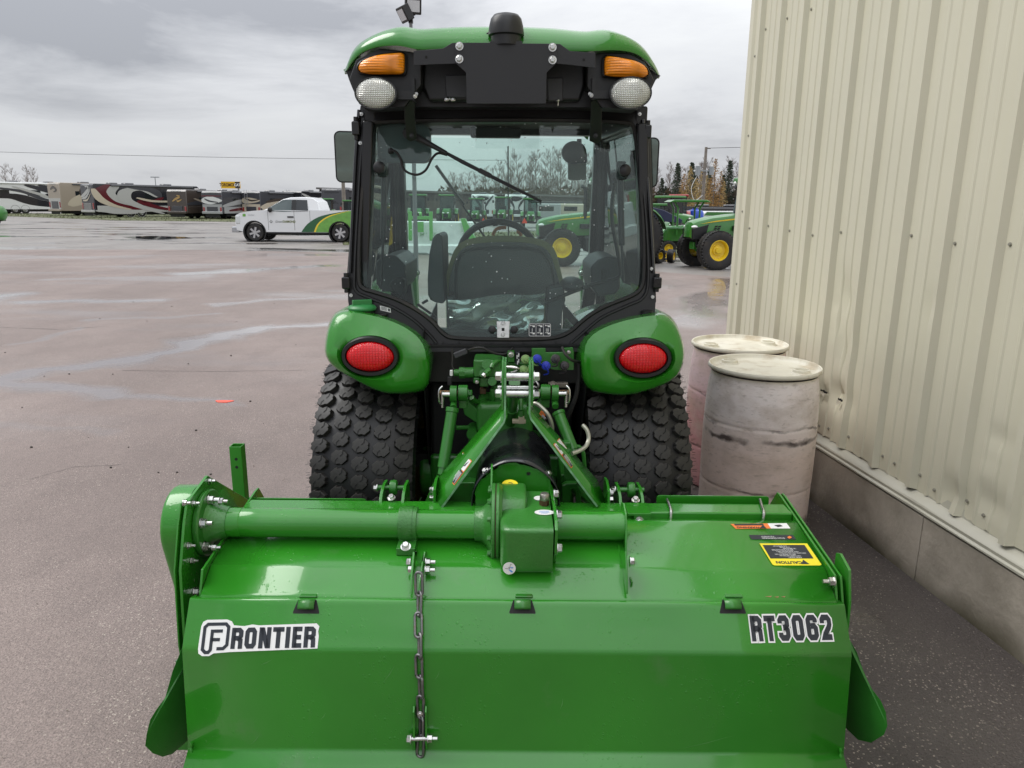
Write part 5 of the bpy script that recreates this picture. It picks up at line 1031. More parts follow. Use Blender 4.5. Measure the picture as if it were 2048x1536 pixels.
# --- roof
topc = [(140, 405), (152, 370), (180, 290), (210, 250), (250, 220), (300, 192), (350, 170), (440, 145), (480, 144), (505, 152), (530, 165), (580, 160), (640, 155), (800, 148), (940, 147), (1120, 149), (1300, 157), (1400, 168), (1490, 178), (1515, 170), (1545, 160), (1600, 165), (1680, 190), (1760, 235), (1810, 290), (1850, 360), (1866, 395), (1876, 425)]
botc = [(140, 412), (152, 388), (185, 335), (215, 302), (250, 282), (300, 263), (350, 254), (440, 250), (490, 262), (515, 272), (540, 277), (590, 274), (660, 270), (800, 272), (940, 276), (1120, 278), (1300, 280), (1400, 283), (1500, 284), (1545, 282), (1600, 276), (1680, 280), (1740, 292), (1790, 322), (1830, 360), (1852, 388), (1864, 408), (1876, 435)]
def rs(c, n=72):
    P = [Vector((x, y, 0)) for x, y in c]; out_ = []
    x0, x1 = P[0].x, P[-1].x
    for k in range(n + 1):
        x = x0 + (x1 - x0) * (.5 - .5 * math.cos(math.pi * k / n)); i = 0
        while i < len(P) - 2 and P[i + 1].x < x: i += 1
        f = (x - P[i].x) / max(1e-6, P[i + 1].x - P[i].x); out_.append((x, P[i].y + (P[i + 1].y - P[i].y) * f))
    # soften
    for _ in range(2): out_ = [out_[0]] + [(out_[i][0], (out_[i - 1][1] + 2 * out_[i][1] + out_[i + 1][1]) / 4) for i in range(1, n)] + [out_[-1]]
    return out_
tp, bt = rs(topc), rs(botc); n = len(tp)
curve = lambda k: .22 * abs(2 * k / (n - 1) - 1) ** 3.2       # the ends of the fascia wrap forwards
lip = [U(*Z2(*bt[k]), Y=2.735 + curve(k)) for k in range(n)]; lipin = [p + Vector((0, .035, .006)) for p in lip]
tpp = [U(*Z2(*tp[k]), Y=2.80 + curve(k)) for k in range(n)]
mid = [lip[k].lerp(tpp[k], .45) + Vector((0, -.018, .004)) for k in range(n)]; m0 = [lip[k].lerp(tpp[k], .12) + Vector((0, -.010, 0)) for k in range(n)]; m2 = [lip[k].lerp(tpp[k], .85) + Vector((0, -.012, .003)) for k in range(n)]
def crown(Y, s, dz): return [Vector((xcf(Y) + (tpp[k].x - xcf(2.8)) * s, Y + curve(k) * .3 * (Y < 4), tpp[k].z + dz)) for k in range(n)]
rows = [lipin, lip, m0, mid, m2, tpp, crown(2.95, 1.0, .012), crown(3.3, 1.0, .02), crown(3.8, .99, .012), crown(4.2, .96, -.012), crown(4.36, .90, -.05), crown(4.38, .88, -.12)]
b = MB(); b.grid(rows); part('roof', b, M['green'], TR, smooth=50)
# black housing below the fascia
ho = [Z2(x, y) for x, y in ((148, 402), (160, 440), (180, 490), (205, 545), (232, 590), (262, 600), (400, 592), (620, 590), (1400, 592), (1600, 598), (1752, 606), (1790, 590), (1812, 545), (1840, 480), (1862, 435))]
topin = [lipin[k] for k in range(n - 2, 1, -3)]
hp = [U(*p, Y=2.90) for p in ho]; b = MB(); b.plate([hp + [Vector((p.x, 2.90, p.z - .004)) for p in topin]], (0, .12, 0)); part('roof_housing', b, M['black'], TR, bevel=.01)
b = MB(); f = [U(*Z2(*q), Y=2.80) for q in ((215, 575), (160, 440), (200, 330), (330, 268), (500, 285), (560, 300), (560, 470), (470, 590), (260, 600))]; b.plate([f], (0, .12, 0)); o = part('lamp_pod', b, M['black'], TR, bevel=.015)
b = MB(); f = [U(*Z2(*q), Y=2.80) for q in ((1790, 580), (1850, 440), (1800, 345), (1700, 292), (1560, 290), (1480, 300), (1480, 480), (1560, 595), (1750, 606))]; b.plate([f], (0, .12, 0)); o = part('lamp_pod', b, M['black'], TR, bevel=.015)
b = MB(); f = [U(*Z2(*q), Y=2.86) for q in ((570, 290), (1470, 300), (1470, 470), (1440, 560), (600, 560), (560, 470))]; b.plate([f], (0, .06, 0)); part('centre_panel', b, M['black'], TR, bevel=.012)
for q in ((690, 415, 815, 540), (1255, 430, 1345, 560)):
    b = MB(); b.plate([[U(*Z2(*r), Y=2.852) for r in ((q[0], q[1]), (q[2], q[1] - 4), (q[2], q[3]), (q[0] + 8, q[3]))]], (0, .01, 0)); part('vent_cover', b, M['grey'], TR, bevel=.006)
b = MB(); p = U(*Z2(718, 548), Y=2.845); b.ball(p, .006, 8, 6); b.ball(p + Vector((-.012, 0, -.002)), (.009, .003, .007), 8, 6); b.ball(p + Vector((.012, 0, -.002)), (.009, .003, .007), 8, 6); part('wing_nut', b, M['steel'], TR)
b = MB(); p = U(*Z2(1318, 556), Y=2.845); b.ball(p, .006, 8, 6); b.ball(p + Vector((0, 0, -.010)), (.003, .003, .010), 8, 6); part('wing_nut', b, M['steel'], TR)
# amber lamps and work lamps
for pts in (((208, 382), (222, 345), (262, 322), (330, 302), (440, 291), (462, 296), (469, 310), (468, 392), (458, 408), (440, 413), (300, 413), (232, 406)),
            ((1818, 402), (1808, 374), (1780, 352), (1730, 332), (1600, 309), (1582, 312), (1574, 325), (1572, 408), (1584, 422), (1740, 434), (1790, 430), (1812, 420))):
    lp = smoothloop([U(*Z2(*q), Y=2.775) for q in pts], 1); c = sum(lp, Vector()) / len(lp)
    b = MB(); rows = [[c + (p - c) * s_ + Vector((0, dy, 0)) for p in lp] for s_, dy in ((1.0, .03), (1.0, 0), (.93, -.012), (.6, -.022), (.25, -.025), (.0, -.026))]; b.grid(rows, closeu=True); o = part('turn_signal', b, AMB, TR, smooth=50)
    b = MB(); rows = [[c + (p - c) * s_ + Vector((0, dy, 0)) for p in lp] for s_, dy in ((1.10, .04), (1.09, .0), (1.03, -.004), (1.0, .006))]; b.grid(rows, closeu=True); part('bezel', b, M['black'], o)
for cx, cy in ((308, 517), (1720, 515)):
    c = U(*Z2(cx, cy), Y=2.735); rx, rz = 112 / 2.7676 * 2.62 / F, 82 / 2.7676 * 2.62 / F
    ring = lambda s_, dy: [c + Vector((rx * s_ * math.cos(a), dy, rz * s_ * math.sin(a))) for a in [2 * math.pi * k / 40 for k in range(40)]]
    b = MB(); b.grid([ring(1.0, .012), ring(.985, -.002), ring(.80, -.012), ring(.5, -.020), ring(.0, -.023)], closeu=True); o = part('work_lamp', b, CLR, TR, smooth=60)
    b = MB(); b.grid([ring(.0, .075), ring(.45, .07), ring(.8, .045), ring(1.0, .02), ring(1.03, .0), ring(1.02, -.006), ring(.985, -.006)], closeu=True); part('lamp_shell', b, M['grey'], o)
    sx = 1 if cx < 1000 else -1; a = c + Vector((sx * rx * .9, .04, 0)); part('bracket', MB().box(a + Vector((sx * .035, .01, .0)), (.06, .03, .028)).box(a + Vector((sx * .06, .03, .02)), (.012, .05, .075)), M['black'], o)
    bolt(o, a + Vector((sx * .068, -.006, -.004)), (sx * .3, -1, 0), .55)
# --- bracket plate and dome
cp = lambda L_, Y: [U(*Z2(*q), Y=Y) for q in L_]
Yb = 2.70
b = MB(); b.plate([cp(((748, 236), (940, 236), (940, 228), (1120, 228), (1120, 240), (1311, 242), (1312, 346), (1255, 402), (1251, 573), (811, 573), (808, 402), (748, 347)), Yb)], (0, .004, 0)); o = part('bracket_plate', b, mat('satin_black_steel', (.017, .0175, .020), .45, drops=.35), TR, bevel=.001); PLT = o
for L_ in (((518, 282), (680, 268), (730, 238), (760, 236), (760, 352), (640, 356), (518, 362)), ((1300, 242), (1330, 244), (1385, 283), (1525, 292), (1525, 377), (1385, 359), (1300, 352))):
    b = MB(); b.plate([cp(L_, Yb + .007)], (0, .004, 0)); part('bracket_wing', b, bpy.data.materials['satin_black_steel'], TR, bevel=.001)
for q in ((772, 256), (771, 327), (1287, 262), (1287, 332)): bolt(PLT, U(*Z2(*q), Y=Yb - .001), (0, -1, 0), 1.1)
for q in ((588, 315), (1460, 330)): part('bolt_hole', MB().cyl(U(*Z2(*q), Y=Yb + .004), U(*Z2(*q), Y=Yb + .008), .004, n=10), M['dark'], TR)
cc = U(*Z2(1030, 240), Y=2.74); r0 = 96 / 2.7676 * 2.60 / F
b = MB(); b.lathe([(r0 * .86, -.01), (r0 * .86, .020), (r0 * 1.0, .024), (r0 * 1.0, .032), (r0 * .95, .055), (r0 * .86, .076), (r0 * .70, .088), (r0 * .4, .093), (0, .0945)], cc, n=48); part('camera_dome', b, M['black'], TR, smooth=40)
hose('dome_cable', [U(*Z2(938, 185), Y=2.76), U(*Z2(900, 205), Y=2.77), U(*Z2(850, 232), Y=2.80)], .006, M['rubber'], TR)
# --- wiper, hose, struts
for L_, w_ in (((475, 500), 0), ((1500, 520), 1)):
    pts = ((468, 500), (530, 500), (524, 640), (536, 770), (500, 784), (478, 770), (466, 640)) if w_ == 0 else ((1500, 520), (1562, 520), (1560, 640), (1558, 780), (1530, 796), (1492, 778), (1498, 640))
    P0 = []
    for x, y in pts:
        f = (y - 500) / 290; P0.append(U(*Z2(x, y), Y=2.79 + f * .12))
    b = MB(); b.plate([P0], (0, .012, 0)); o = part('window_strut', b, M['black'], TR, bevel=.003); p = U(*Z2((pts[3][0] + pts[5][0]) / 2, 752), Y=2.885); bolt(o, p, (0, -1, .1), .7, 'black')
    bolt(o, U(*Z2(pts[0][0] + (65 if w_ == 0 else -6), 520), Y=2.79), (0, -1, 0), .5)
P = onpl([(398, 128), (470, 165), (660, 268)], .050); part('wiper_arm', MB().tube(P, [.014, .0125, .008], 10), M['black'], TR); part('wiper_pivot', MB().cyl(onpl([(420, 150)], .0)[0], onpl([(420, 150)], .062)[0], .017, n=16), M['black'], TR)
P = onpl([(650, 262), (760, 322), (1010, 448), (1250, 568)], .030); part('wiper_blade', MB().tube(P, [.006, .0075, .0065, .005], 6).tube(onpl([(680, 285), (960, 428), (1240, 562)], .018), .004, 4), M['black'], TR); part('blade_clip', MB().box(onpl([(900, 392)], .034)[0], (.05, .014, .018), Matrix.Rotation(R(26), 3, 'Y')), M['black'], TR)
hose('washer_hose', onpl([(312, 250), (345, 258), (375, 300), (400, 372), (470, 402), (530, 375), (572, 300), (610, 268), (665, 280)], .02), .0048, M['rubber'], TR)
part('washer_nozzle', MB().ball(onpl([(316, 255)], .01)[0], .012, 12, 8), M['black'], TR)
# --- latch, decals on the glass
b = MB(); L_ = onpl([(972, 1312), (1054, 1312), (1050, 1415), (974, 1415)], .012); b.plate([L_], PN * -.008); o = part('latch_plate', b, M['steel'], TR, bevel=.002)
for y in (1326, 1395): bolt(o, onpl([(1012, y)], .013)[0], PN, .8)
part('latch_slot', MB().box(onpl([(1012, 1362)], .0135)[0], (.011, .002, .012)), M['dark'], o)
for x in (945, 1080): part('latch_knob', MB().lathe([(0, 0), (.013, 0), (.016, .004), (.015, .016), (.008, .019), (0, .019)], n=20, M=orient((0, 0, 0), PN).to_3x3(), c=onpl([(x, 1363)], .002)[0]), M['black'], o)
b = MB(); b.plate([[onpl([(1240 + x, 1365 + y)], .003)[0] for x, y in rrect(140, 82, 10)]], PN * -.001); o = part('gear_decal', b, M['ink'], TR, smooth=0)
b = MB()
for k in range(3):
    for j, y in enumerate((1345, 1390)):
        c = Vector((1193 + 47 * k, y)); b.add(onpl([(c.x + 2, y - 8), (c.x + 16, y - 8), (c.x + 16, y + 2), (c.x + 2, y + 2)], .0045), [(0, 1, 2, 3)])
        s_ = -1 if (k + j) % 2 == 0 else 1; b.add(onpl([(c.x - 14, y - 9), (c.x + 2, y - 9), (c.x + 2, y - 6), (c.x - 14, y - 6)], .0045), [(0, 1, 2, 3)]); b.add(onpl([(c.x - 6 + s_ * 10, y - 8), (c.x - 6 + s_ * 3, y - 13), (c.x - 6 + s_ * 3, y - 2)], .0045), [(0, 1, 2)])
for k in range(2): b.add(onpl([(1215.5 + 47 * k, 1328), (1217.5 + 47 * k, 1328), (1217.5 + 47 * k, 1402), (1215.5 + 47 * k, 1402)], .0045), [(0, 1, 2, 3)])
L0 = rrect(136, 78, 9, 3, 1240, 1365); L1 = rrect(131, 73, 8, 3, 1240, 1365)
b.grid([onpl(L0, .0045), onpl(L1, .0045)], closeu=True); part('decal_print', b, M['white'], o, smooth=0)
for k, s_ in enumerate(('I', 'II', 'III')):
    part('decal_print', apply(textmb(s_, .019, .9), frameM(onpl([(1193 + 47 * k, 1367)], .0045)[0], (1, 0, 0), (0, .16, 1))), M['white'], o, smooth=0)
b = MB(); b.plate([onpl([(247, 1213), (313, 1230), (316, 1258), (250, 1242)], .004)], PN * -.002); o = part('serial_label', b, M['white'], TR, smooth=0)
b = MB()
for k in range(3): b.add(onpl([(255, 1220 + k * 7), (290, 1228 + k * 7), (290, 1231 + k * 7), (255, 1223 + k * 7)], .005), [(0, 1, 2, 3)])
b.add(onpl([(298, 1232), (310, 1235), (310, 1250), (298, 1247)], .005), [(0, 1, 2, 3)]); part('label_print', b, M['ink'], o, smooth=0)
# --- mirrors
MIR = mat('mirror_glass', (.20, .27, .25), .03, 1.0)
for sx, (x0, y0, x1, y1) in ((-1, (668, 262, 716, 366)), (1, (1290, 275, 1314, 376))):
    a = U(x0, y0, Y=4.05); c = U(x1, y1, Y=4.05); cx = (a.x + c.x) / 2; wd = abs(c.x - a.x); wd = .18; cx = a.x + wd / 2 if sx < 0 else c.x - wd / 2; cz = (a.z + c.z) / 2; hz = abs(a.z - c.z)
    rot = Matrix.Rotation(R(-sx * 10), 3, 'Z') @ Matrix.Rotation(R(6), 3, 'X')
    b = MB(); b.plate([[Vector((cx, 4.05, cz)) + rot @ Vector((x, 0, z)) for x, z in rrect(wd, hz, .03)]], rot @ Vector((0, .035, 0))); o = part('side_mirror', b, M['black'], TR, bevel=.006)
    b = MB(); b.plate([[Vector((cx, 4.05, cz)) + rot @ Vector((x, -.003, z)) for x, z in rrect(wd - .014, hz - .014, .024)]], rot @ Vector((0, .002, 0))); part('mirror_pane', b, MIR, o, smooth=0)
    part('mirror_arm', MB().tube(spline([Vector((cx, 4.09, cz - .02)), Vector((cx, 4.15, cz + .12)), T(sx * .66, 4.17, 1.99), T(sx * .56, 4.18, 1.97)]), .011, 8), M['black'], o)
# --- inside the cab
b = MB(); c = onpl([(395, 208)], -.055)[0]; b.plate([[c + Vector((x, .0, z)) for x, z in rrect(.208, .145, .03)]], (0, .05, 0)); part('wiper_motor_cover', b, mat('grey_cover', (.085, .095, .105), .45), TR, bevel=.012)
Ys = 3.22; so = [(655, 1110), (662, 1000), (685, 930), (712, 860), (760, 812), (850, 788), (940, 780), (1030, 779), (1130, 783), (1230, 797), (1295, 822), (1338, 870), (1362, 960), (1385, 1060), (1392, 1110), (1380, 1180), (1290, 1195), (700, 1195), (665, 1170)]
si = [(672, 1105), (690, 1000), (712, 930), (745, 872), (800, 836), (900, 822), (1030, 818), (1150, 822), (1225, 836), (1275, 858), (1312, 905), (1335, 980), (1362, 1070), (1370, 1110), (1360, 1175), (1285, 1188), (705, 1188), (680, 1165)]
b = MB(); b.plate([smoothloop([U(*Z3(*q), Y=Ys) for q in so], 1)], (0, .10, -.02)); part('seat_back_cushion', b, FABRIC, TR, bevel=.022)
b = MB(); b.plate([smoothloop([U(*Z3(*q), Y=Ys - .012) for q in si], 1)], (0, .03, 0)); o = part('seat_back_shell', b, mat('seat_shell', (.020, .020, .022), .22, coat=.5, bump=(12, .03)), TR, bevel=.012)
b = MB(); rim_ = spline([U(*Z3(*q), Y=Ys - .016) for q in ((715, 1170), (720, 1000), (745, 910), (810, 866), (1030, 855), (1220, 868), (1280, 915), (1320, 1010), (1335, 1170))], 5); b.tube(rim_, .006, 6); part('shell_ridge', b, M['black'], o)
b = MB(); b.box(T(.01, 3.42, 1.22), (.46, .42, .12)); part('seat_cushion', b, FABRIC, TR, bevel=.03)
b = MB(); b.box(T(.01, 3.42, .98), (.36, .34, .36)); part('seat_base', b, M['black'], TR, bevel=.02)
b = MB(); b.plate([[U(*Z3(*q), Y=3.10) for q in ((545, 1150), (542, 1050), (552, 900), (572, 800), (598, 766), (628, 770), (638, 800), (640, 900), (645, 1050), (655, 1180), (640, 1205), (590, 1195), (560, 1180))]], (0, .26, 0)); part('left_armrest', b, M['grey'], TR, bevel=.015)
b = MB(); b.plate([[U(*Z3(*q), Y=3.12) for q in ((1290, 1110), (1392, 1090), (1400, 1180), (1380, 1260), (1375, 1415), (1285, 1415), (1280, 1250))]], (0, .16, 0)); part('seat_side_panel', b, M['grey'], TR, bevel=.012)
b = MB(); b.ball(U(*Z3(1440, 1082), Y=3.2), (.052, .14, .032), 16, 10); part('right_armrest', b, M['grey'], TR)
b = MB(); b.box(U(*Z3(690, 1300), Y=3.12), (.035, .05, .20)); b.box(U(*Z3(1030, 1395), Y=3.05), (.9, .06, .05)); part('rear_deck', b, M['grey'], TR, bevel=.008)
# crumpled clear bag behind the seat
random.seed(5); nx, ny = 34, 16; rows = []
for j in range(ny + 1):
    v = j / ny; row = []
    for i in range(nx + 1):
        u = i / nx; xl = 668 + 25 * v; xr = 1276 - 20 * v - 60 * max(0, v - .7) * 3; yt = 1178 - 45 * u + 8 * math.sin(u * 9); yb = 1395 - 10 * math.sin(u * 3.1) - 60 * max(0, u - .85) * 3
        fold = .024 * math.sin(5 * u + 7 * v) + .010 * math.sin(11 * u - 9 * v + 2) + .004 * math.sin(23 * u + 17 * v) + random.uniform(-.0012, .0012)
        row.append(U(*Z3(xl + (xr - xl) * u, yt + (yb - yt) * v), Y=3.03 + fold))
    rows.append(row)
BAG = glassmat('clear_plastic_film', (.82, .85, .84), 1.0, haze=.42, ior=1.8)
b = MB(); b.grid(rows); part('plastic_bag', b, BAG, TR, smooth=50)
b = MB(); b.plate([[U(*Z3(*q), Y=3.07) for q in ((912, 1298), (975, 1292), (978, 1335), (915, 1340))]], (0, .002, 0)); part('yellow_tag', b, mat('dull_yellow', (.42, .40, .05), .6), TR, smooth=0)
# steering wheel and dash
c = T(.02, 3.78, 1.575); rot = Matrix.Rotation(R(-62), 3, 'X'); rw = .185
c = U(*Z3(982, 905), Y=3.80); rw = .195
b = MB(); b.tube([c + rot @ Vector((rw * math.cos(a), rw * math.sin(a) , 0)) for a in [2 * math.pi * k / 40 for k in range(41)]], .0165, 10, caps=False); o = part('steering_wheel', b, M['grey'], TR)
b = MB(); b.cyl(c + rot @ Vector((0, 0, -.02)), c + rot @ Vector((0, 0, .012)), .045, n=20)
for a in (1.57, 3.67, 5.76): b.tube([c, c + rot @ Vector((rw * math.cos(a), rw * math.sin(a), 0))], .009, 6)
part('wheel_spoke', b, M['grey'], o)
OR = mat('orange_lever', (.50, .16, .05), .4)
for P in (((948, 778), (965, 745), (992, 732), (1032, 730)), ((1095, 756), (1112, 758), (1126, 782))): part('orange_lever', MB().tube(spline([U(*Z3(*q), Y=3.9) for q in P], 4), .009, 8), OR, TR)
b = MB(); b.box(c + Vector((.0, .16, -.16)), (.30, .22, .22)); b.box(c + Vector((0, .2, -.5)), (.20, .2, .5)); part('dashboard', b, M['grey'], TR, bevel=.03)
# consoles
for P, Y in ((((222, 945), (250, 915), (300, 900), (350, 905), (405, 960), (408, 1075), (380, 1125), (260, 1130), (225, 1080)), 3.35), (((1555, 975), (1600, 930), (1660, 908), (1735, 920), (1742, 1100), (1720, 1140), (1600, 1160), (1560, 1100)), 3.35)):
    b = MB(); b.plate([[U(*Z3(*q), Y=Y) for q in P]], (0, .42, 0)); part('side_console', b, M['grey'], TR, bevel=.022)
for P, Y in ((((300, 1080), (345, 1035), (400, 1045), (402, 1140), (372, 1165), (310, 1120)), 3.30),): b = MB(); b.plate([[U(*Z3(*q), Y=Y) for q in P]], (0, .10, 0)); part('lever_boot', b, M['dark'], TR, bevel=.02)
b = MB(); b.plate([[U(*Z3(*q), Y=3.34) for q in ((1618, 985), (1660, 990), (1662, 1070), (1618, 1075))]], (0, .005, 0)); part('console_pocket', b, M['black'], TR, bevel=.003)
for P in ([(510, 1200), (545, 1180)], [(480, 1205), (600, 1290)]): part('lever', MB().tube([U(*Z3(*q), Y=3.3) for q in P], .006, 6), M['black'], TR)
# gas struts, inner posts, knobs
for kx, ky, P, r_ in ((248, 362, ((276, 330), (268, 800), (256, 1085)), .012), (1765, 380, ((1738, 345), (1748, 840), (1760, 1070)), .013)):
    A = [U(*Z3(*q), Y=3.06) for q in P]; part('gas_strut', MB().tube([A[0], A[1]], r_, 12).tube([A[1], A[2]], .0055, 8), M['black'], TR)
    part('strut_knob', MB().lathe([(0, 0), (.020, 0), (.024, .008), (.022, .024), (.012, .030), (0, .031)], n=24, M=orient((0, 0, 0), PN).to_3x3(), c=onpl([(kx, ky)], .004)[0]), M['black'], TR)
    b = MB(); b.box(U(*Z3(kx + (14 if kx < 900 else -22), ky - 4), Y=3.05), (.035, .02, .07)); part('strut_bracket', b, M['grey'], TR, bevel=.004)
part('grab_rail', MB().tube(spline([U(*Z3(*q), Y=3.12) for q in ((1705, 455), (1690, 560), (1690, 700), (1722, 880), (1738, 990), (1715, 1045), (1560, 1085), (1300, 1185), (1110, 1262))], 4), .0085, 8), M['black'], TR)
part('grab_rail', MB().tube(spline([U(*Z3(*q), Y=4.0) for q in ((1632, 260), (1630, 210), (1650, 170), (1768, 145))], 4), .012, 8), M['black'], TR)
part('inner_mirror', MB().plate([[U(*Z3(1472 + x, 362 + y), Y=3.9) for x, y in rrect(112, 145, 14)]], (0, .03, 0)), mat('mirror_back', (.20, .20, .185), .35), TR, bevel=.006)
part('dome_speaker', MB().ball(U(*Z3(1452, 265), Y=3.8), (.062, .05, .055), 20, 12), M['grey'], TR)
part('mirror_stem', MB().box(U(*Z3(1475, 300), Y=3.88), (.09, .04, .045)).tube([U(*Z3(1485, 180), Y=3.9), U(*Z3(1485, 300), Y=3.9)], .012, 6), M['black'], TR)
part('front_wiper', MB().tube([U(*Z3(595, 345), Y=4.24), U(*Z3(770, 590), Y=4.24)], .009, 6).tube([U(*Z3(700, 505), Y=4.25), U(*Z3(900, 790), Y=4.25)], .006, 6), M['black'], TR)
for x in (888, 1043, 1178): part('whip_aerial', MB().tube([U(*Z3(x, 380 if x != 1043 else 225), Y=6.1), U(*Z3(x + 3, 1000), Y=6.1)], .004 if x != 1043 else .006, 5), M['black'], TR) if x == 1043 else None
# loader masts with labels outside the front glass
for sx, (xa, xb, yt) in ((-1, (400, 470, 930)), (1, (1500, 1562, 935))):
    A = [U(*Z3(*q), Y=4.55) for q in ((xa, yt), (xb - 18, yt), (xb, yt + 70), (xb + 12, 1230), (xa, 1240))] if sx < 0 else [U(*Z3(*q), Y=4.55) for q in ((xb, yt - 5), (xa + 30, yt), (xa - 10, yt + 70), (xa, 1230), (xb, 1240))]
    o = part('loader_mast', MB().plate([A], (0, .10, 0)), M['green2'], TR, bevel=.004)
    for (ya, yb) in ((978, 1110), (1128, 1195)):
        x0, x1 = (403, 440) if sx < 0 else (1508, 1548); b = MB(); b.plate([[U(*Z3(*q), Y=4.545) for q in ((x0, ya), (x1, ya), (x1, yb), (x0, yb))]], (0, .003, 0)); l = part('label', b, M['white'], o, smooth=0)
        b.v = []; b = MB(); b.plate([[U(*Z3(*q), Y=4.542) for q in ((x0, ya), (x1, ya), (x1, ya + 16), (x0, ya + 16))]], (0, .002, 0)); l2 = link('label_band', b.mesh('label_band', M['orange'], 0), o)
    bolt(o, U(*Z3(xb + 6 if sx < 0 else xa - 2, 1010), Y=4.54), (0, -1, 0), 1.6)
b = MB(); b.plate([[U(*Z3(*q), Y=4.5) for q in ((1755, 980), (1836, 975), (1838, 1095), (1758, 1110))]], (0, .01, 0)); o = part('white_panel', b, M['white'], TR, smooth=0)
b = MB(); b.plate([[U(*Z3(1784 + x, 1020 + y), Y=4.495) for x, y in rrect(26, 30, 6)]], (0, .002, 0)); part('badge', b, M['ink'], o, smooth=0)
b = MB(); b.plate([[U(*Z3(1784 + x, 1020 + y), Y=4.490) for x, y in ((-8, 6), (-2, -2), (-6, -9), (1, -4), (8, -3), (4, 1), (9, 6), (2, 4), (-2, 9), (-4, 4))]], (0, .002, 0)); part('leaping_deer_emblem', b, M['white'], o, smooth=0)
# bonnet, front wheels, front axle (beyond the seat, seen from a step aside)
rows = []
for Y, zt, w_ in ((4.30, 1.30, .30), (4.6, 1.28, .32), (5.1, 1.22, .31), (5.5, 1.12, .29), (5.68, .98, .26), (5.70, .75, .25)): rows.append([T(-w_, Y, .70), T(-w_, Y, zt - .10), T(-w_ * .82, Y, zt - .02), T(-w_ * .4, Y, zt), T(w_ * .4, Y, zt), T(w_ * .82, Y, zt - .02), T(w_, Y, zt - .10), T(w_, Y, .70)])
b = MB(); b.grid(rows); part('bonnet', b, M['green'], TR, smooth=50)
b = MB(); b.box(T(0, 5.0, .58), (.34, 1.5, .30)); part('engine_block', b, M['dark'], TR, bevel=.03)
b = MB(); b.box(T(0, 5.25, .38), (1.0, .12, .12)); part('front_axle', b, M['green2'], TR, bevel=.02)
for sx in (-1, 1):
    c = T(sx * .60, 5.25, .345); o = part('front_wheel', MB().lathe([(.20, -.12), (.27, -.13), (.32, -.125), (.337, -.09), (.337, .09), (.32, .125), (.27, .13), (.20, .12)], c, 'X', 40), M['tyre'], TR); part('rim', MB().lathe([(.21, sx * .11), (.19, sx * .06), (.1, sx * .03), (0, sx * .03)], c, 'X', 28), M['ywheel'], o)
# --- fenders
def polar(P, c, n=56):
    out_ = []
    for k in range(n):
        a = 2 * math.pi * k / n; d = Vector((math.cos(a), math.sin(a))); best = None
        for i in range(len(P)):
            p = Vector(P[i]) - c; q = Vector(P[(i + 1) % len(P)]) - c; e_ = q - p; den = d.x * e_.y - d.y * e_.x
            if abs(den) < 1e-9: continue
            t = (p.x * e_.y - p.y * e_.x) / den; u = (p.x * d.y - p.y * d.x) / den
            if t > 0 and -1e-6 <= u <= 1 + 1e-6 and (best is None or t < best): best = t
        out_.append(c + d * (best or 1))
    return out_
FO = {-1: ((75, 335), (78, 270), (90, 200), (110, 145), (140, 108), (200, 94), (280, 104), (350, 120), (420, 142), (490, 170), (550, 205), (600, 250), (628, 300), (636, 360), (634, 430), (626, 500), (605, 530), (550, 543), (430, 549), (350, 532), (250, 480), (160, 430), (105, 392)),
      1: ((1968, 360), (1964, 290), (1945, 220), (1915, 160), (1880, 125), (1840, 108), (1760, 118), (1680, 135), (1600, 155), (1530, 180), (1470, 212), (1425, 260), (1410, 320), (1418, 400), (1430, 470), (1450, 515), (1480, 535), (1560, 550), (1640, 556), (1720, 545), (1800, 520), (1890, 485), (1945, 435))}
LC = {-1: (316, 348), 1: (1748, 358)}
def tirez(Y, r=.575): return .548 + math.sqrt(max(0, r * r - (Y - 3.1) ** 2))
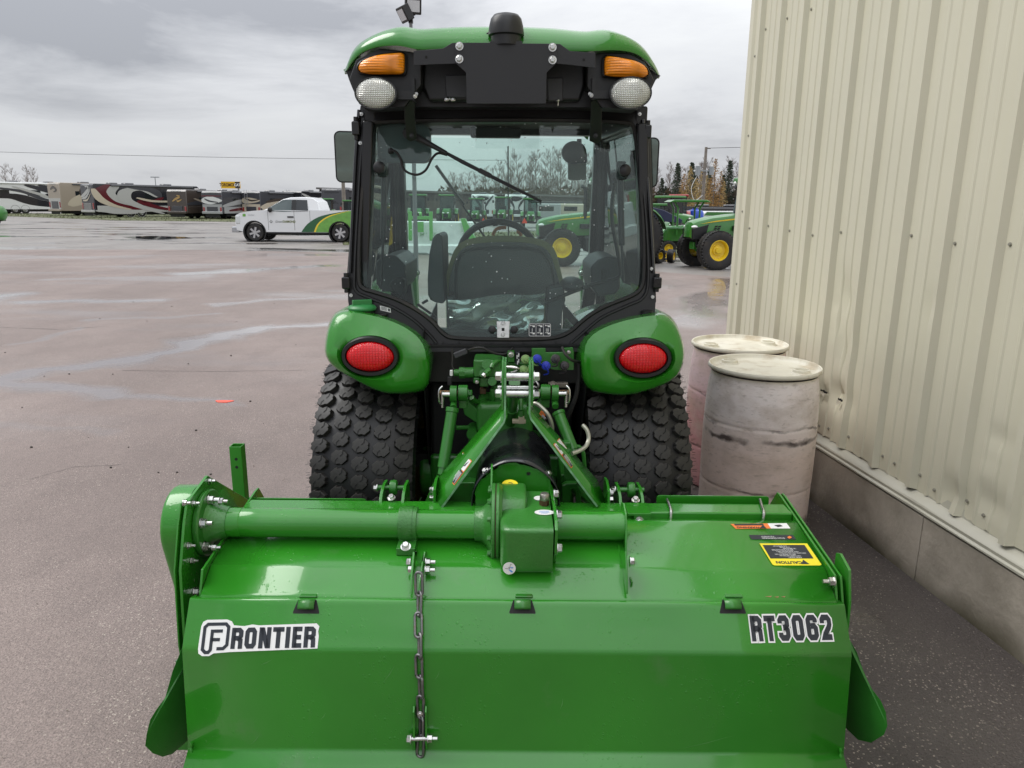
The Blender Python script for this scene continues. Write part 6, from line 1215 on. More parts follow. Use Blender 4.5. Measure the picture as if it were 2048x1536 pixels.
for sx in (-1, 1):
    lc = Vector(LC[sx]); P = polar([tuple(p) for p in smoothloop([Vector((x, y, 0)).to_2d() for x, y in FO[sx]], 1)], lc); n = len(P)
    ymin, ymax = min(p.y for p in P), max(p.y for p in P)
    def Yof(p): f = 1 - (p.y - ymin) / (ymax - ymin); return 2.735 + .34 * max(0, f - .25) ** 1.5 / .65
    el = [lc + Vector((158 * math.cos(a), 110 * math.sin(a))) for a in [2 * math.pi * k / n for k in range(n)]]
    el2 = [lc + Vector((135 * math.cos(a), 92 * math.sin(a))) for a in [2 * math.pi * k / n for k in range(n)]]
    def lerp_(s_): return [e_.lerp(p, s_) for e_, p in zip(el, P)]
    def ringU(Q, f): return [U(*Z4(q.x, q.y), Y=f(q)) for q in Q]
    Yc = lambda q: 2.665 + .12 * max(0, 1 - (q.y - ymin) / (ymax - ymin) - .45)
    R0 = ringU(el2, lambda q: 2.700); R1 = ringU(el, lambda q: 2.682)
    lo = [p.lerp(e_, .0) for p, e_ in zip(P, el)]
    R2 = ringU(lerp_(.22), lambda q: Yc(q) - .004); R3 = ringU(lerp_(.55), lambda q: Yc(q) + .004); R4 = ringU(lerp_(.84), lambda q: Yc(q) + .010)
    R5 = [U(*Z4(q.x, q.y), Y=(Yc(q) * .62 + Yof(p) * .38)) for q, p in zip(lerp_(.955), P)]; R6 = [U(*Z4(q.x, q.y), Y=Yof(p) + .0) for q, p in zip(P, P)]
    rows = [R0, R1, R2, R3, R4, R5, R6]
    for dy in (.06, .14, .24, .36, .5, .64):
        r_ = []
        for p in R6:
            Y = p.y + dy; z = p.z - .04 * dy; z = max(z, tirez(Y)) if dy < .9 else z; r_.append(Vector((p.x + (xcf(Y) - xcf(p.y)), Y, z)))
        rows.append(r_)
    b = MB(); b.grid(rows, closeu=True); FN = part('fender', b, M['green'], TR, smooth=60); FN.modifiers.new('shell', 'SOLIDIFY').thickness = .004
    # tail lamp
    c = U(*Z4(*lc), Y=2.675); k_ = 2.72 / 2.6256 / F
    ring = lambda rx, rz, dy: [c + Vector((rx * k_ * math.cos(a), dy, rz * k_ * math.sin(a))) for a in [2 * math.pi * q / 44 for q in range(44)]]
    b = MB(); b.grid([ring(152, 108, .03), ring(152, 107, .0), ring(146, 101, -.012), ring(130, 84, -.012), ring(126, 80, .0)], closeu=True); o = part('lamp_bezel', b, M['black'], FN, smooth=50)
    b = MB(); b.grid([ring(127, 81, .002), ring(120, 75, -.012), ring(90, 55, -.021), ring(45, 28, -.025), ring(0, 0, -.026)], closeu=True); o = part('tail_lamp', b, RED, FN, smooth=60)
# filler caps on the fenders
def topz(px, py, Y): return U(px, py, Y=Y)
c = U(*Z4(276, 132), Y=2.86); b = MB(); b.lathe([(.085, -.004), (.085, .001), (.06, .002), (.0, .002)], (0, 0, 0), n=36); b.v = [(x * 1.0 + c.x + .01, y * .7 + c.y, z + c.z + .004) for x, y, z in b.v]; part('filler_recess', b, M['dark'], TR)
b = MB(); b.cyl(c + Vector((0, 0, .0)), c + Vector((0, 0, .022)), .042, n=30); part('filler_neck', b, M['black'], TR)
b = MB(); b.lathe([(.050, .020), (.0545, .023), (.0545, .030), (.048, .038), (.034, .042), (0, .044)], c, n=48); b.box(c + Vector((0, 0, .050)), (.075, .018, .020), Matrix.Rotation(R(25), 3, 'Z')); part('filler_cap', b, mat('cap_green', (.028, .21, .055), .4), TR, bevel=.003)
c = U(*Z4(1768, 142), Y=2.87); b = MB(); b.lathe([(.05, -.004), (.05, .001), (.03, .002), (0, .002)], n=30); b.v = [(x + c.x, y * .7 + c.y, z + c.z + .002) for x, y, z in b.v]; part('filler_recess', b, M['dark'], TR)
b = MB(); b.lathe([(.026, 0), (.026, .012), (.022, .016), (.022, .024), (.012, .028), (0, .028)], c, n=24); part('breather_cap', b, M['black'], TR)
# --- rear tyres
rnd = random.Random(4)
def block(wx, wz, h, shoulder=0):
    """an eight-sided tread block with two bent sipes; x across the tyre, y outwards, z round it"""
    cx_ = .30; P = [(-.5, -.5 + cx_), (-.5 + cx_, -.5), (-.12, -.5), (-.06, -.44), (.5 - cx_, -.5), (.5, -.5 + cx_), (.5, -.05), (.45, .0), (.5, .08), (.5, .5 - cx_), (.5 - cx_, .5), (.12, .5), (.06, .44), (-.5 + cx_, .5), (-.5, .5 - cx_), (-.5, .05), (-.45, 0), (-.5, -.08)]
    b = MB(); rows = [[Vector((x * wx * s_ + (shoulder * y_ * .0), y_, z * wz * s_)) for x, z in P] for s_, y_ in ((1.03, -.006), (1.0, h * .9), (.97, h), (.90, h + .0003))]
    b.grid(rows, closeu=True); N_ = len(P); b.add(rows[3], [tuple(range(N_))]); s = b
    # sipes: narrow dark grooves
    return b
SIPE = mat('sipe', (.003, .003, .003), .8)
def blockmesh(wx, wz, h):
    b = block(wx, wz, h); b.cur = 1
    for (x0, z0, x1, z1, x2, z2) in ((-.22, .48, -.20, .22, -.06, .06), (.24, -.46, .22, -.20, .06, -.04)):
        for (a, c) in (((x0, z0), (x1, z1)), ((x1, z1), (x2, z2))):
            a = Vector((a[0] * wx, 0, a[1] * wz)); c = Vector((c[0] * wx, 0, c[1] * wz)); d = (c - a).normalized(); nn = Vector((-d.z, 0, d.x)) * .0019
            y_ = Vector((0, h + .0013, 0)); b.add([a - nn + y_, a + nn + y_, c + nn + y_, c - nn + y_], [(0, 1, 2, 3)])
    return b.mesh('tread_block', [M['block'], SIPE], 12)
BLK = blockmesh(.062, .056, .015); BLS = blockmesh(.072, .055, .016)
RT = .530; NB = 48
def crown_r(x): return RT + .004 - .045 * (abs(x) / .2) ** 2.6
for sx in (-1, 1):
    cx = xcf(3.1) + sx * .530; c = Vector((cx, 3.1, .545))
    prof_ = [(.30, -.165), (.36, -.185), (.43, -.198), (.475, -.192)] + [(crown_r(x) - .020, x) for x in [-.175 + .35 * k / 12 for k in range(13)]] + [(.475, .192), (.43, .198), (.36, .185), (.30, .165)]
    ty = part('rear_tyre', MB().lathe(prof_, c, 'X', 96), M['groove'], TR, smooth=40)
    part('rear_rim', MB().lathe([(.315, -.15), (.30, -.02), (.12, -.01), (.0, -.01), (0, .01), (.12, .01), (.30, .02), (.315, .15)], c, 'X', 40), mat('dimmed_wheel', (.20, .14, .02), .6) if 'dimmed_wheel' not in bpy.data.materials else bpy.data.materials['dimmed_wheel'], TR)  # yellow darkened to dim the rim's reflection in the stand
    stuff = MB()
    for r_, xo in enumerate((-.157, -.0765, 0, .0765, .157)):
        sh = r_ in (0, 4)
        for k in range(NB):
            ph = 2 * math.pi * (k + (.12, .42, .05, -.15, .25)[r_]) / NB
            u = Vector((0, -math.cos(ph), math.sin(ph))); v = Vector((0, -math.sin(ph), -math.cos(ph)))
            slope = -(.045 * 2.6 / .2) * (abs(xo) / .2) ** 1.6 * (1 if xo > 0 else -1) * (1.0 if sh else 1)
            nrm = (u - Vector((1, 0, 0)) * slope * -1 * -1).normalized() if False else (u + Vector((1, 0, 0)) * (-slope)).normalized()
            ax = Vector((1, 0, 0)); ax = (ax - nrm * ax.dot(nrm)).normalized(); vz = ax.cross(nrm)
            p = c + Vector((xo, 0, 0)) + u * (crown_r(xo) - .020)
            Mx = Matrix.Translation(p) @ Matrix((ax, nrm, vz)).transposed().to_4x4()
            if -math.pi * .22 < (ph if ph < math.pi else ph - 2 * math.pi) < math.pi * .42: link('tread_block', BLS if sh else BLK, ty, M=Mx)
            else: stuff.box(p + nrm * .010, (.085 if sh else .060, .020, .058), Matrix((ax, nrm, vz)).transposed())
    hair = MB()
    for k in range(170):
        ph = rnd.uniform(-.6, 1.5); s_ = sx if rnd.random() < .7 else -sx; u = Vector((0, -math.cos(ph), math.sin(ph))); p = c + Vector((s_ * .195, 0, 0)) + u * rnd.uniform(.46, .50)
        hair.tube([p, p + Vector((s_ * rnd.uniform(.008, .018), 0, 0)) + u * rnd.uniform(-.004, .004)], .0008, 3)
    part('tread', stuff, M['tyre'], ty, smooth=0, kind='stuff'); part('moulding_hair', hair, M['tyre'], ty, smooth=0, kind='stuff')
# --- underbody and hitch
for sx in (-1, 1):
    b = MB(); b.plate([[T(sx * .315, Y, z) for Y, z in ((2.82, .98), (2.80, 1.22), (3.7, 1.22), (3.7, .55), (3.2, .50), (2.98, .62))]], (sx * .004, 0, 0)); part('dark_filler_plate', b, M['black'], TR)  # black plates added inside the tyres to make the underbody dark
b = MB(); b.box(T(0, 3.25, .82), (.60, .5, .55)); part('rear_bulkhead', b, M['dark'], TR, bevel=.02)
b = MB(); b.box(T(0, 2.98, 1.07), (1.0, .06, .18)); part('lower_crossbeam', b, M['frame'], TR, bevel=.01)
b = MB(); b.box(T(0, 3.1, .54), (.62, .24, .24)); b.cyl(T(-.36, 3.1, .545), T(.36, 3.1, .545), .11, n=24); part('rear_axle', b, M['green2'], TR, bevel=.02)
b = MB(); b.box(T(0, 2.84, .62), (.30, .30, .32)); b.box(T(0, 2.82, .86), (.22, .20, .20)); part('differential_housing', b, M['cast'], TR, bevel=.025)
b = MB(); b.box(T(0, 4.0, .55), (.30, 2.0, .26)); part('transmission', b, M['dark'], TR, bevel=.02)
h = lambda x, y, Y: U(*ZH(x, y), Y=Y)
def hbox(name, x0, y0, x1, y1, Y, d, m, bev=.004):
    a = h(x0, y0, Y); c = h(x1, y1, Y); return part(name, MB().box(((a.x + c.x) / 2, Y + d / 2, (a.z + c.z) / 2), (abs(c.x - a.x), d, abs(c.z - a.z))), m, TR, bevel=bev)
hbox('valve_block', 440, 262, 815, 500, 2.72, .12, M['cast'], .008)
for (x, y, r_) in ((622, 322, .020), (575, 440, .016), (690, 545, .017)): part('valve_boss', MB().cyl(h(x, y, 2.72), h(x, y, 2.695), r_, n=20), M['cast'], TR)
part('solenoid', MB().cyl(h(445, 430, 2.74), h(330, 432, 2.74), .020, n=18).cyl(h(330, 432, 2.74), h(255, 432, 2.74), .022, n=8).cyl(h(255, 432, 2.74), h(185, 432, 2.74), .014, n=14), M['cast'], TR)
hbox('valve_foot', 525, 500, 640, 620, 2.73, .07, M['cast']); hbox('flange_plate', 440, 500, 525, 575, 2.72, .02, M['green2']); bolt(TR, h(487, 553, 2.715), (0, -1, 0), .55)
part('elbow_fitting', MB().cyl(h(650, 400, 2.69), h(590, 455, 2.67), .012, n=6), M['cast'], TR); part('fitting_cap', MB().cyl(h(600, 442, 2.675), h(565, 480, 2.668), .0095, n=6), M['steel'], TR)
hose('green_pipe', [h(680, 365, 2.69), h(710, 310, 2.70), (h(770, 280, 2.72)), h(850, 285, 2.76)], .0085, M['green2'], TR)
hbox('brass_nut', 525, 640, 610, 720, 2.76, .03, mat('brown_brass', (.10, .055, .03), .45, .5)); hose('green_pipe', [h(420, 760, 2.72), h(470, 810, 2.74), h(540, 820, 2.77), h(600, 790, 2.79)], .010, M['green2'], TR)
hose('green_pipe', [h(690, 640, 2.76), h(700, 740, 2.76), h(690, 820, 2.77), h(640, 840, 2.78)], .010, M['green2'], TR)
hbox('valve_cover', 890, 165, 985, 300, 2.74, .05, M['green2']); bolt(TR, h(938, 190, 2.735), (0, -1, 0), .9)
hbox('mid_plate', 885, 300, 1210, 460, 2.76, .03, M['green2']); hbox('label_plate', 1000, 168, 1052, 330, 2.735, .03, M['ink'], .001)
b = MB()
for (x, y) in ((1040, 200), (1040, 275), (1025, 300), (1018, 225)): b.box(h(x, y, 2.733), (.004, .002, .014))
part('label_print', b, M['white'], TR)
b = MB(); b.plate([[h(*q, 2.73) for q in ((1212, 112), (1395, 112), (1395, 165), (1640, 165), (1640, 110), (1755, 100), (1768, 160), (1770, 395), (1500, 395), (1215, 300))]], (0, .012, 0)); part('coupler_bracket', b, M['green2'], TR, bevel=.002)
bolt(TR, h(1700, 160, 2.725), (0, -1, 0), .6)
capm = dict(blue=mat('blue_cap', (.010, .030, .42), .4), grey=mat('grey_cap', (.035, .030, .035), .5), lime=mat('lime_cap', (.20, .34, .11), .5))
for x, y, cm_, tail in ((1285, 250, 'blue', (1290, 330)), (1400, 340, 'blue', (1375, 460)), (1530, 250, 'grey', (1480, 350)), (1645, 340, 'grey', (1575, 440)), (1130, 255, 'lime', (1300, 335)), (1108, 395, 'lime', (1160, 450))):
    p = h(x, y, 2.69); b = MB(); b.lathe([(.0170, .028), (.0170, .020), (.0180, .018), (.0180, .012), (.0170, .010)], n=28, M=orient((0, 0, 0), (0, -1, .25)).to_3x3() @ Matrix.Scale(-1, 3, (0, 0, 1)), c=p); o = part('coupler', b, mat('coupler_ring', (.42, .40, .34), .4, .6) if 'coupler_ring' not in bpy.data.materials else bpy.data.materials['coupler_ring'], TR)
    b = MB(); b.lathe([(.0168, -.004), (.0168, .006), (.0150, .010), (.007, .012), (.006, .020), (.0, .021)], n=28, M=orient((0, 0, 0), (0, -1, .25)).to_3x3(), c=p); part('dust_cap', b, capm[cm_], o)
    q = h(*tail, 2.70); part('cap_strap', MB().tube(spline([p + Vector((0, -.022, .0)), (p + q) / 2 + Vector((.012, -.02, -.006)), q], 4), .0028, 6), capm[cm_], o)
# connector plugs and cables
b = MB(); b.box((h(270, 175, 2.70)), (.050, .02, .020), Matrix.Rotation(R(-22), 3, 'Y')); part('connector_plug', b, M['grey'], TR, bevel=.003)
hose('wiring_loom', [h(370, 140, 2.72), h(450, 110, 2.74), h(560, 105, 2.74), h(650, 150, 2.74), h(760, 185, 2.75), h(880, 180, 2.76), h(960, 110, 2.80)], .0048, M['rubber'], TR)
hose('wiring_loom', [h(1615, 100, 2.72), h(1660, 190, 2.69), h(1750, 270, 2.69), h(1870, 290, 2.74)], .0055, M['rubber'], TR)
hose('wiring_loom', [h(160, 110, 2.76), h(165, 250, 2.75), h(170, 370, 2.74), h(290, 450, 2.73)], .003, M['rubber'], TR)
for (x, y, s_) in ((150, 435, 1), (128, 540, 1.5)): b = MB(); b.box(h(x, y, 2.70), (.011 * s_, .012, .022 * s_)); part('connector_plug', b, M['black'] if s_ > 1 else M['white'], TR, bevel=.002)
hose('black_hose', [h(1830, 300, 2.74), h(1830, 500, 2.74), h(1800, 720, 2.74), h(1730, 920, 2.75), h(1660, 1080, 2.78)], .009, M['rubber'], TR)
# lift rockers and links
for s_, (ex, ey, lx) in ((-1, (305, 700, 1)), (1, (1395, 690, -1))):
    p = h(ex, ey, 2.66); b = MB(); b.cyl(p + Vector((-.018, 0, 0)), p + Vector((.018, 0, 0)), .030, n=28); e2 = h(ex + lx * 150, ey + 260, 2.86); part('lift_rocker', b.box((p + h(ex + lx * 5, ey + 130, 2.70)) / 2, (.030, .045, .07)), M['green2'], TR, bevel=.003)
    P = [(ex - 35 * lx, ey + 80), (ex + 45 * lx, ey + 80), (ex + 235 * lx, ey + 265), (ex + 240 * lx, ey + 440), (ex + 20 * lx, ey + 290)]; b = MB(); b.plate([[h(*q, 2.74) for q in P]], (0, .035, 0)); part('rocker_web', b, M['green2'], TR, bevel=.004)
    bolt(TR, p + Vector((lx * .018, 0, 0)), (lx, 0, 0), 1.3, 'green2'); part('rocker_pin', MB().cyl(p - Vector((lx * .018, 0, 0)), p - Vector((lx * .09, 0, 0)), .009, n=12), M['rust'], TR)
    q = h(ex - lx * 125, ey + 10, 2.64); b = MB(); b.cyl(q + Vector((-.012, 0, 0)), q + Vector((.012, 0, 0)), .030, n=28); part('link_eye', b, M['green2'], TR)
    part('eye_rod', MB().tube([q - Vector((0, 0, .03)), h(ex - lx * 130, ey + 190, 2.61)], .012, 10), M['green2'], TR)
    a = h(ex - lx * 140 if s_ < 0 else ex + 165, ey + 195 if s_ < 0 else ey + 260, 2.60); c = U(886, 935, Y=2.52) if s_ < 0 else U(1146, 900, Y=2.52)
    part('lift_link', MB().tube([a, a.lerp(c, .07), a.lerp(c, .08), c], [.0235, .0235, .0205, .0205], 22), M['green2'], TR)
    part('link_sleeve', MB().tube([c, c + (c - a) * .12], .016, 12), M['green2'], TR)
    # lynch pin
    lp = q - Vector((lx * .040, .01, 0)); part('lynch_pin', MB().tube(spline([lp + Vector((0, 0, .03)), lp + Vector((-lx * .012, -.01, .015)), lp + Vector((-lx * .010, -.01, -.03)), lp + Vector((0, 0, -.035))], 4), .0035, 6).cyl(lp + Vector((0, 0, .012)), lp + Vector((0, 0, -.05)), .0055, n=10).cyl(lp, lp + Vector((lx * .03, 0, 0)), .010, n=12), M['steel'], TR)
# right-hand turnbuckle frame
b = MB(); L0 = [U(*ZG(*q), Y=2.46) for q in ((1040, 240), (1100, 210), (1220, 210), (1275, 440), (1285, 600), (1060, 600))]; L1 = [U(*ZG(*q), Y=2.46) for q in ((1140, 270), (1195, 270), (1205, 430), (1210, 560), (1150, 560))]
b.plate([L0, L1], (0, .03, 0)); part('link_yoke', b, M['green2'], TR, bevel=.004)
b = MB(); b.plate([[U(*Z6(*q), Y=2.50) for q in ((868, 640), (915, 640), (945, 870), (880, 880))]], (0, .03, 0)); part('link_bar', b, M['green2'], TR, bevel=.004)
part('lower_link', MB().tube([T(-.22, 3.0, .58), Vector((-.245, 2.36, .66))], .022, 10), M['green2'], TR); part('lower_link', MB().tube([T(.22, 3.0, .58), Vector((.345, 2.36, .66))], .022, 10), M['green2'], TR)
for (x0, y0, x1, y1) in ((230, 545, 360, 1100), (400, 560, 470, 1000)): pass
hose('green_pipe', [h(215, 1160, 2.74), h(400, 1155, 2.76)], .009, M['green2'], TR)
hose('steel_pipe', [h(1200, 850, 2.56), h(1270, 840, 2.55), h(1350, 900, 2.54), h(1430, 990, 2.53), h(1480, 1140, 2.54), h(1475, 1280, 2.56)], .0075, mat('tube_steel', (.45, .45, .38), .35, .6), TR)
hose('steel_pipe', [h(1882, 1122, 2.50), h(1940, 1190, 2.49), h(1965, 1300, 2.48), h(1930, 1400, 2.46), h(1850, 1460, 2.44), h(1745, 1500, 2.42)], .0075, bpy.data.materials['tube_steel'], TR)
hose('green_pipe', [U(*Z6(905, 665), Y=2.6), U(*Z6(960, 665), Y=2.6), U(*Z6(985, 700), Y=2.6), U(*Z6(992, 780), Y=2.6)], .008, M['green2'], TR)
hose('steel_pipe', [h(890, 360, 2.70), h(990, 365, 2.68), h(1030, 390, 2.68), h(940, 440, 2.69)], .006, M['steel'], TR); hose('cable_loop', [h(1265, 540, 2.60), h(1300, 590, 2.58), h(1285, 630, 2.58), h(1225, 600, 2.60)], .004, M['chain'], TR)
b = MB(); b.box(h(1560, 590, 2.72), (.075, .02, .02)); b.cyl(h(1490, 570, 2.71), h(1490, 600, 2.72), .012, n=12); part('pin_clip', b, mat('dull_steel', (.25, .22, .19), .5, .7), TR, bevel=.003)
# top link behind the mast, orange tag
part('top_link', MB().tube([h(985, 560, 2.52), h(950, 900, 2.66)], .020, 14).tube([h(950, 900, 2.66), h(930, 1080, 2.74)], .026, 14), M['green2'], TR)
part('grease_fitting', MB().cyl(h(1070, 930, 2.62), h(1070, 1010, 2.62), .012, n=6).tube([h(1070, 780, 2.64), h(1070, 930, 2.62)], .008, 8), M['green2'], TR)
part('elbow_fitting', MB().box(h(1075, 1050, 2.62), (.022, .02, .03)).box(h(1045, 1072, 2.62), (.05, .02, .014)), mat('pale_brass', (.5, .45, .33), .4, .5), TR, bevel=.002)
part('orange_tag', MB().box(h(1352, 985, 2.56), (.022, .008, .020), Matrix.Rotation(R(30), 3, 'Y')), M['orange'], TR, bevel=.001)
part('pipe_union', MB().cyl(h(1340, 1010, 2.56), h(1385, 1060, 2.55), .010, n=6), M['chain'], TR)
for (x, y, Yh, r_, ln) in ((600, 1080, 2.74, .03, .09), (420, 1250, 2.70, .02, .1), (660, 900, 2.80, .035, .05), (760, 700, 2.78, .03, .05)):
    p = h(x, y, Yh); part('housing_boss', MB().cyl(p, p + Vector((0, ln, 0)), r_, n=18), M['green2'], TR)
b = MB(); b.box(U(922, 975, Y=2.70), (.16, .12, .09)); part('drawbar_frame', b, M['green2'], TR, bevel=.006); b = MB(); b.box(U(1128, 960, Y=2.62), (.04, .2, .12)); part('drawbar_frame', b, M['green2'], TR, bevel=.006)
# ============================================================ ROTARY TILLER
TL = thing('rotary_tiller', 'green rotary tiller with white-edged FRONTIER and RT3062 decals, hitched behind the tractor', 'tiller', (.02, 2.2, .008))
G_, G2 = M['green'], M['green2']
cxp = 1040
def cz(y, Y): return U(cxp, y, Y=Y).z
AX = Vector((0, 2.12, U(700, 1046.5, Y=2.12).z))        # axis of the drive tube
XL, XR = -.905, .945
# --- hood over the rotor
HP = [(2.40, cz(1022, 2.30) - .012), (2.23, cz(1043, 2.23) + .006), (2.20, cz(1050, 2.20)), (1.985, cz(1137, 1.985)), (1.915, cz(1186, 1.915)), (1.895, cz(1200, 1.895)), (1.888, cz(1203, 1.888) - .05)]
HP[0] = (2.40, HP[1][1] - .05)
def sweep(mb, P, x0, x1, th=.005, n=1, wob=0):
    rows = []
    for k in range(n + 1):
        x = x0 + (x1 - x0) * k / n; rows.append([Vector((x, y, z)) for y, z in P])
    mb.grid(rows); return mb
def rounded(P, r=.012, n=3):
    out_ = [Vector((*P[0], 0))]
    for i in range(1, len(P) - 1):
        a, p, c = Vector((*P[i - 1], 0)), Vector((*P[i], 0)), Vector((*P[i + 1], 0)); u = (a - p); v = (c - p); d = min(r, u.length * .4, v.length * .4); u.normalize(); v.normalize()
        for k in range(n + 1):
            t = k / n; out_.append((p + u * d).lerp(p, t).lerp(p.lerp(p + v * d, t), t))
    out_.append(Vector((*P[-1], 0))); return [(p.x, p.y) for p in out_]
def solid(o, t): m_ = o.modifiers.new('sheet', 'SOLIDIFY'); m_.thickness = t; m_.offset = 0; return o
b = MB(); sweep(b, rounded(HP, .010), XL + .025, XR - .018, n=6); solid(part('hood', b, G_, TL, smooth=60), .005)
# --- rear flap
FP = [(1.902, cz(1201, 1.890) - .004), (1.886, cz(1203, 1.886)), (1.872, cz(1222, 1.872)), (1.812, cz(1303, 1.812)), (1.785, cz(1503, 1.785)), (1.600, cz(1690, 1.600))]
b = MB(); sweep(b, rounded(FP, .009), XL, XR, n=6); flap = solid(part('rear_flap', b, G_, TL, smooth=60), .005)
for x in (XL, XR):
    P = FP[1:]; Q = [(y + .032, z - .006) for y, z in P]; b = MB(); b.plate([[Vector((x, y, z)) for y, z in P] + [Vector((x, y, z)) for y, z in reversed(Q)]], (.006 if x < 0 else -.006, 0, 0)); part('flap_edge', b, G_, TL, bevel=.001)
    # weld beads
    for ya, yb in ((1.868, 1.80), (1.79, 1.77)):
        f = lambda y: FP[2][1] + (FP[4][1] - FP[2][1]) * (FP[2][0] - y) / (FP[2][0] - FP[4][0]); s_ = 1 if x < 0 else -1
        pts = [Vector((x + s_ * .010, ya + (yb - ya) * k / 12 - .006, f(ya + (yb - ya) * k / 12))) for k in range(13)]; part('weld_bead', MB().tube(pts, [.004 + .0018 * math.sin(k * 2.3) for k in range(13)], 6), G_, TL)
def flap_pt(px, py, off=.001, seg=2):
    (y0, z0), (y1, z1) = FP[seg], FP[seg + 1]; d = Vector((0, y1 - y0, z1 - z0)).normalized(); n_ = Vector((0, -d.z, d.y)); n_ = -n_ if n_.y > 0 else n_
    return U(px, py, pl=(Vector((0, y0, z0)) + n_ * off, n_)), n_, -d
def hood_pt(px, py, off=.001, seg=2):
    (y0, z0), (y1, z1) = HP[seg], HP[seg + 1]; d = Vector((0, y1 - y0, z1 - z0)).normalized(); n_ = Vector((0, -d.z, d.y)); n_ = -n_ if n_.z < 0 else n_
    return U(px, py, pl=(Vector((0, y0, z0)) + n_ * off, n_)), n_, -d
# hinge tabs in their cut-outs
for px in (613, 1045, 1465):
    c, n_, up = flap_pt(px, 1216, .0032, 2)
    mp2 = lambda u, v, off: c + Vector((1, 0, 0)) * u + up * v + n_ * off
    b = MB(); b.plate([[mp2(u, v, .0) for u, v in ((-.026, .022), (.026, .022), (.037, -.011), (.036, -.015), (-.036, -.015), (-.037, -.011))]], n_ * -.003); o = part('hinge_cutout', b, M['dark'], TL, smooth=0)
    b = MB(); rows = []
    for k in range(9):
        a = R(-35 + 150 * k / 8); rows.append([mp2(s_ * .023, .006 + .017 * math.sin(a) * 1.0, -.001 + .012 * math.cos(a)) for s_ in (-1, 1)])
    b.grid(rows); solid(part('hinge_tab', b, G2, TL, smooth=60), .003)
    b = MB(); q = hood_pt(px + 3, 1196, .003, 3)[0]; b.box(q + Vector((0, .008, .003)), (.050, .020, .007)); part('weld_bead', b, G2, TL, bevel=.003)
# end plates of the hood
def yz(x, P, th, name, m=G_, bev=.0015, parent=None, smooth=30):
    b = MB(); b.plate([[Vector((x, y, z)) for y, z in P]], (th, 0, 0)); return part(name, b, m, parent or TL, bevel=bev, smooth=smooth)
def ux(px, py, X): p = U(px, py, X=X); return (p.y, p.z)
A1 = ux(1562, 991, .935); A2 = ux(1678, 1150, .945); 
RPL = [(A1[0] + .03, A1[1]), A1, A2, (1.905, HP[4][1] - .02), (1.895, .35), (2.0, .12), (2.6, .12), (2.66, .45)]
yz(XR - .014, RPL, .007, 'end_plate'); yz(XR + .004, [(y + .002, z - .004) for y, z in RPL], .007, 'side_plate')
yz(XR + .022, [(2.02, .70), (1.995, .71), (1.93, .69), (1.905, .60), (1.90, .50), (1.95, .48), (2.02, .55)], .008, 'hanger_lug')
b = MB(); c, n_, up = hood_pt(1662, 1163, .012, 3); 
def stud(p, d, parent=TL, s=1.25, m='steel'):
    o = bolt(parent, p, d, s, nut=True, name='nut'); return o
stud(U(1668, 1163, X=XR - .016), (-1, 0, 0)); bolt(TL, Vector((XR + .034, 1.97, .655)), (1, 0, 0), 1.1)
# left side: end plate, bearing plate, chain case
LP = [(y, z) for y, z in RPL]; yz(XL + .022, LP, -.007, 'end_plate')
XP = -.945
SP_ = [ux(416, 951, XP), ux(376, 1005, XP), ux(370, 1048, XP), ux(363, 1142, XP), ux(372, 1290, XP), (1.90, .22), (2.0, .12), (2.6, .12), (2.68, .5), ux(494, 997, XP)]
SPt = [(y, z) for y, z in SP_]
yz(XP, SPt, -.009, 'side_plate', bev=.002)
yz(XP - .016, [(y - .006, z + .0) for y, z in SPt[1:5]] + [(1.93, .25), (2.3, .2), (2.4, .7), (2.2, SPt[0][1] - .04)], -.005, 'backing_plate')
# chain case: rounded housing
C1 = Vector((2.13, AX.z + .0)); C2 = Vector((2.26, .26)); r1, r2 = .112, .105
ax_ = (C2 - C1).normalized(); pr_ = []
for k in range(19): a = math.pi * k / 18; nn = Vector((-ax_.y, ax_.x)); pr_.append(C1 + nn * r1 * math.cos(a) - ax_ * r1 * math.sin(a))
for k in range(19): a = math.pi * k / 18; nn = Vector((-ax_.y, ax_.x)); pr_.append(C2 - nn * r2 * math.cos(a) + ax_ * r2 * math.sin(a))
b = MB(); ce = (C1 + C2) / 2; rows = []
for s_, x in ((1, -.966), (1, -1.028), (.985, -1.038), (.94, -1.043), (.0, -1.045)): rows.append([Vector((x, ce.x + (p.x - ce.x) * s_, ce.y + (p.y - ce.y) * s_)) for p in pr_])
b.grid(rows, closeu=True); part('chain_case', b, G_, TL, smooth=50)
# flange, nuts
fx = XP + .002
b = MB(); b.lathe([(0, 0), (.100, 0), (.102, .003), (.102, .013), (.098, .017), (.070, .018), (.060, .030), (.050, .060), (.0475, .075)], (fx, AX.y, AX.z), 'X', 56); part('tube_flange', b, M['cast'], TL, smooth=35)
for (q, s_) in (((486, 458), 1.25), ((432, 622), 1.25), ((452, 788), 1.25)):
    p = U(*Z5(*q), X=fx + .018); stud(p, (1, 0, 0), s=s_ * 1.05)
for (q, s_) in (((560, 468), 1.0), ((515, 795), .9)): p = U(*Z5(*q), X=fx + .052); stud(p, (1, 0, 0), s=s_)
for (q) in ((308, 480), (372, 482), (486, 325), (338, 780), (362, 888), (384, 1108)):
    stud(U(*Z5(*q), X=XP + .001), (1, 0, 0), s=.8 if q[1] < 1000 else 1.2)
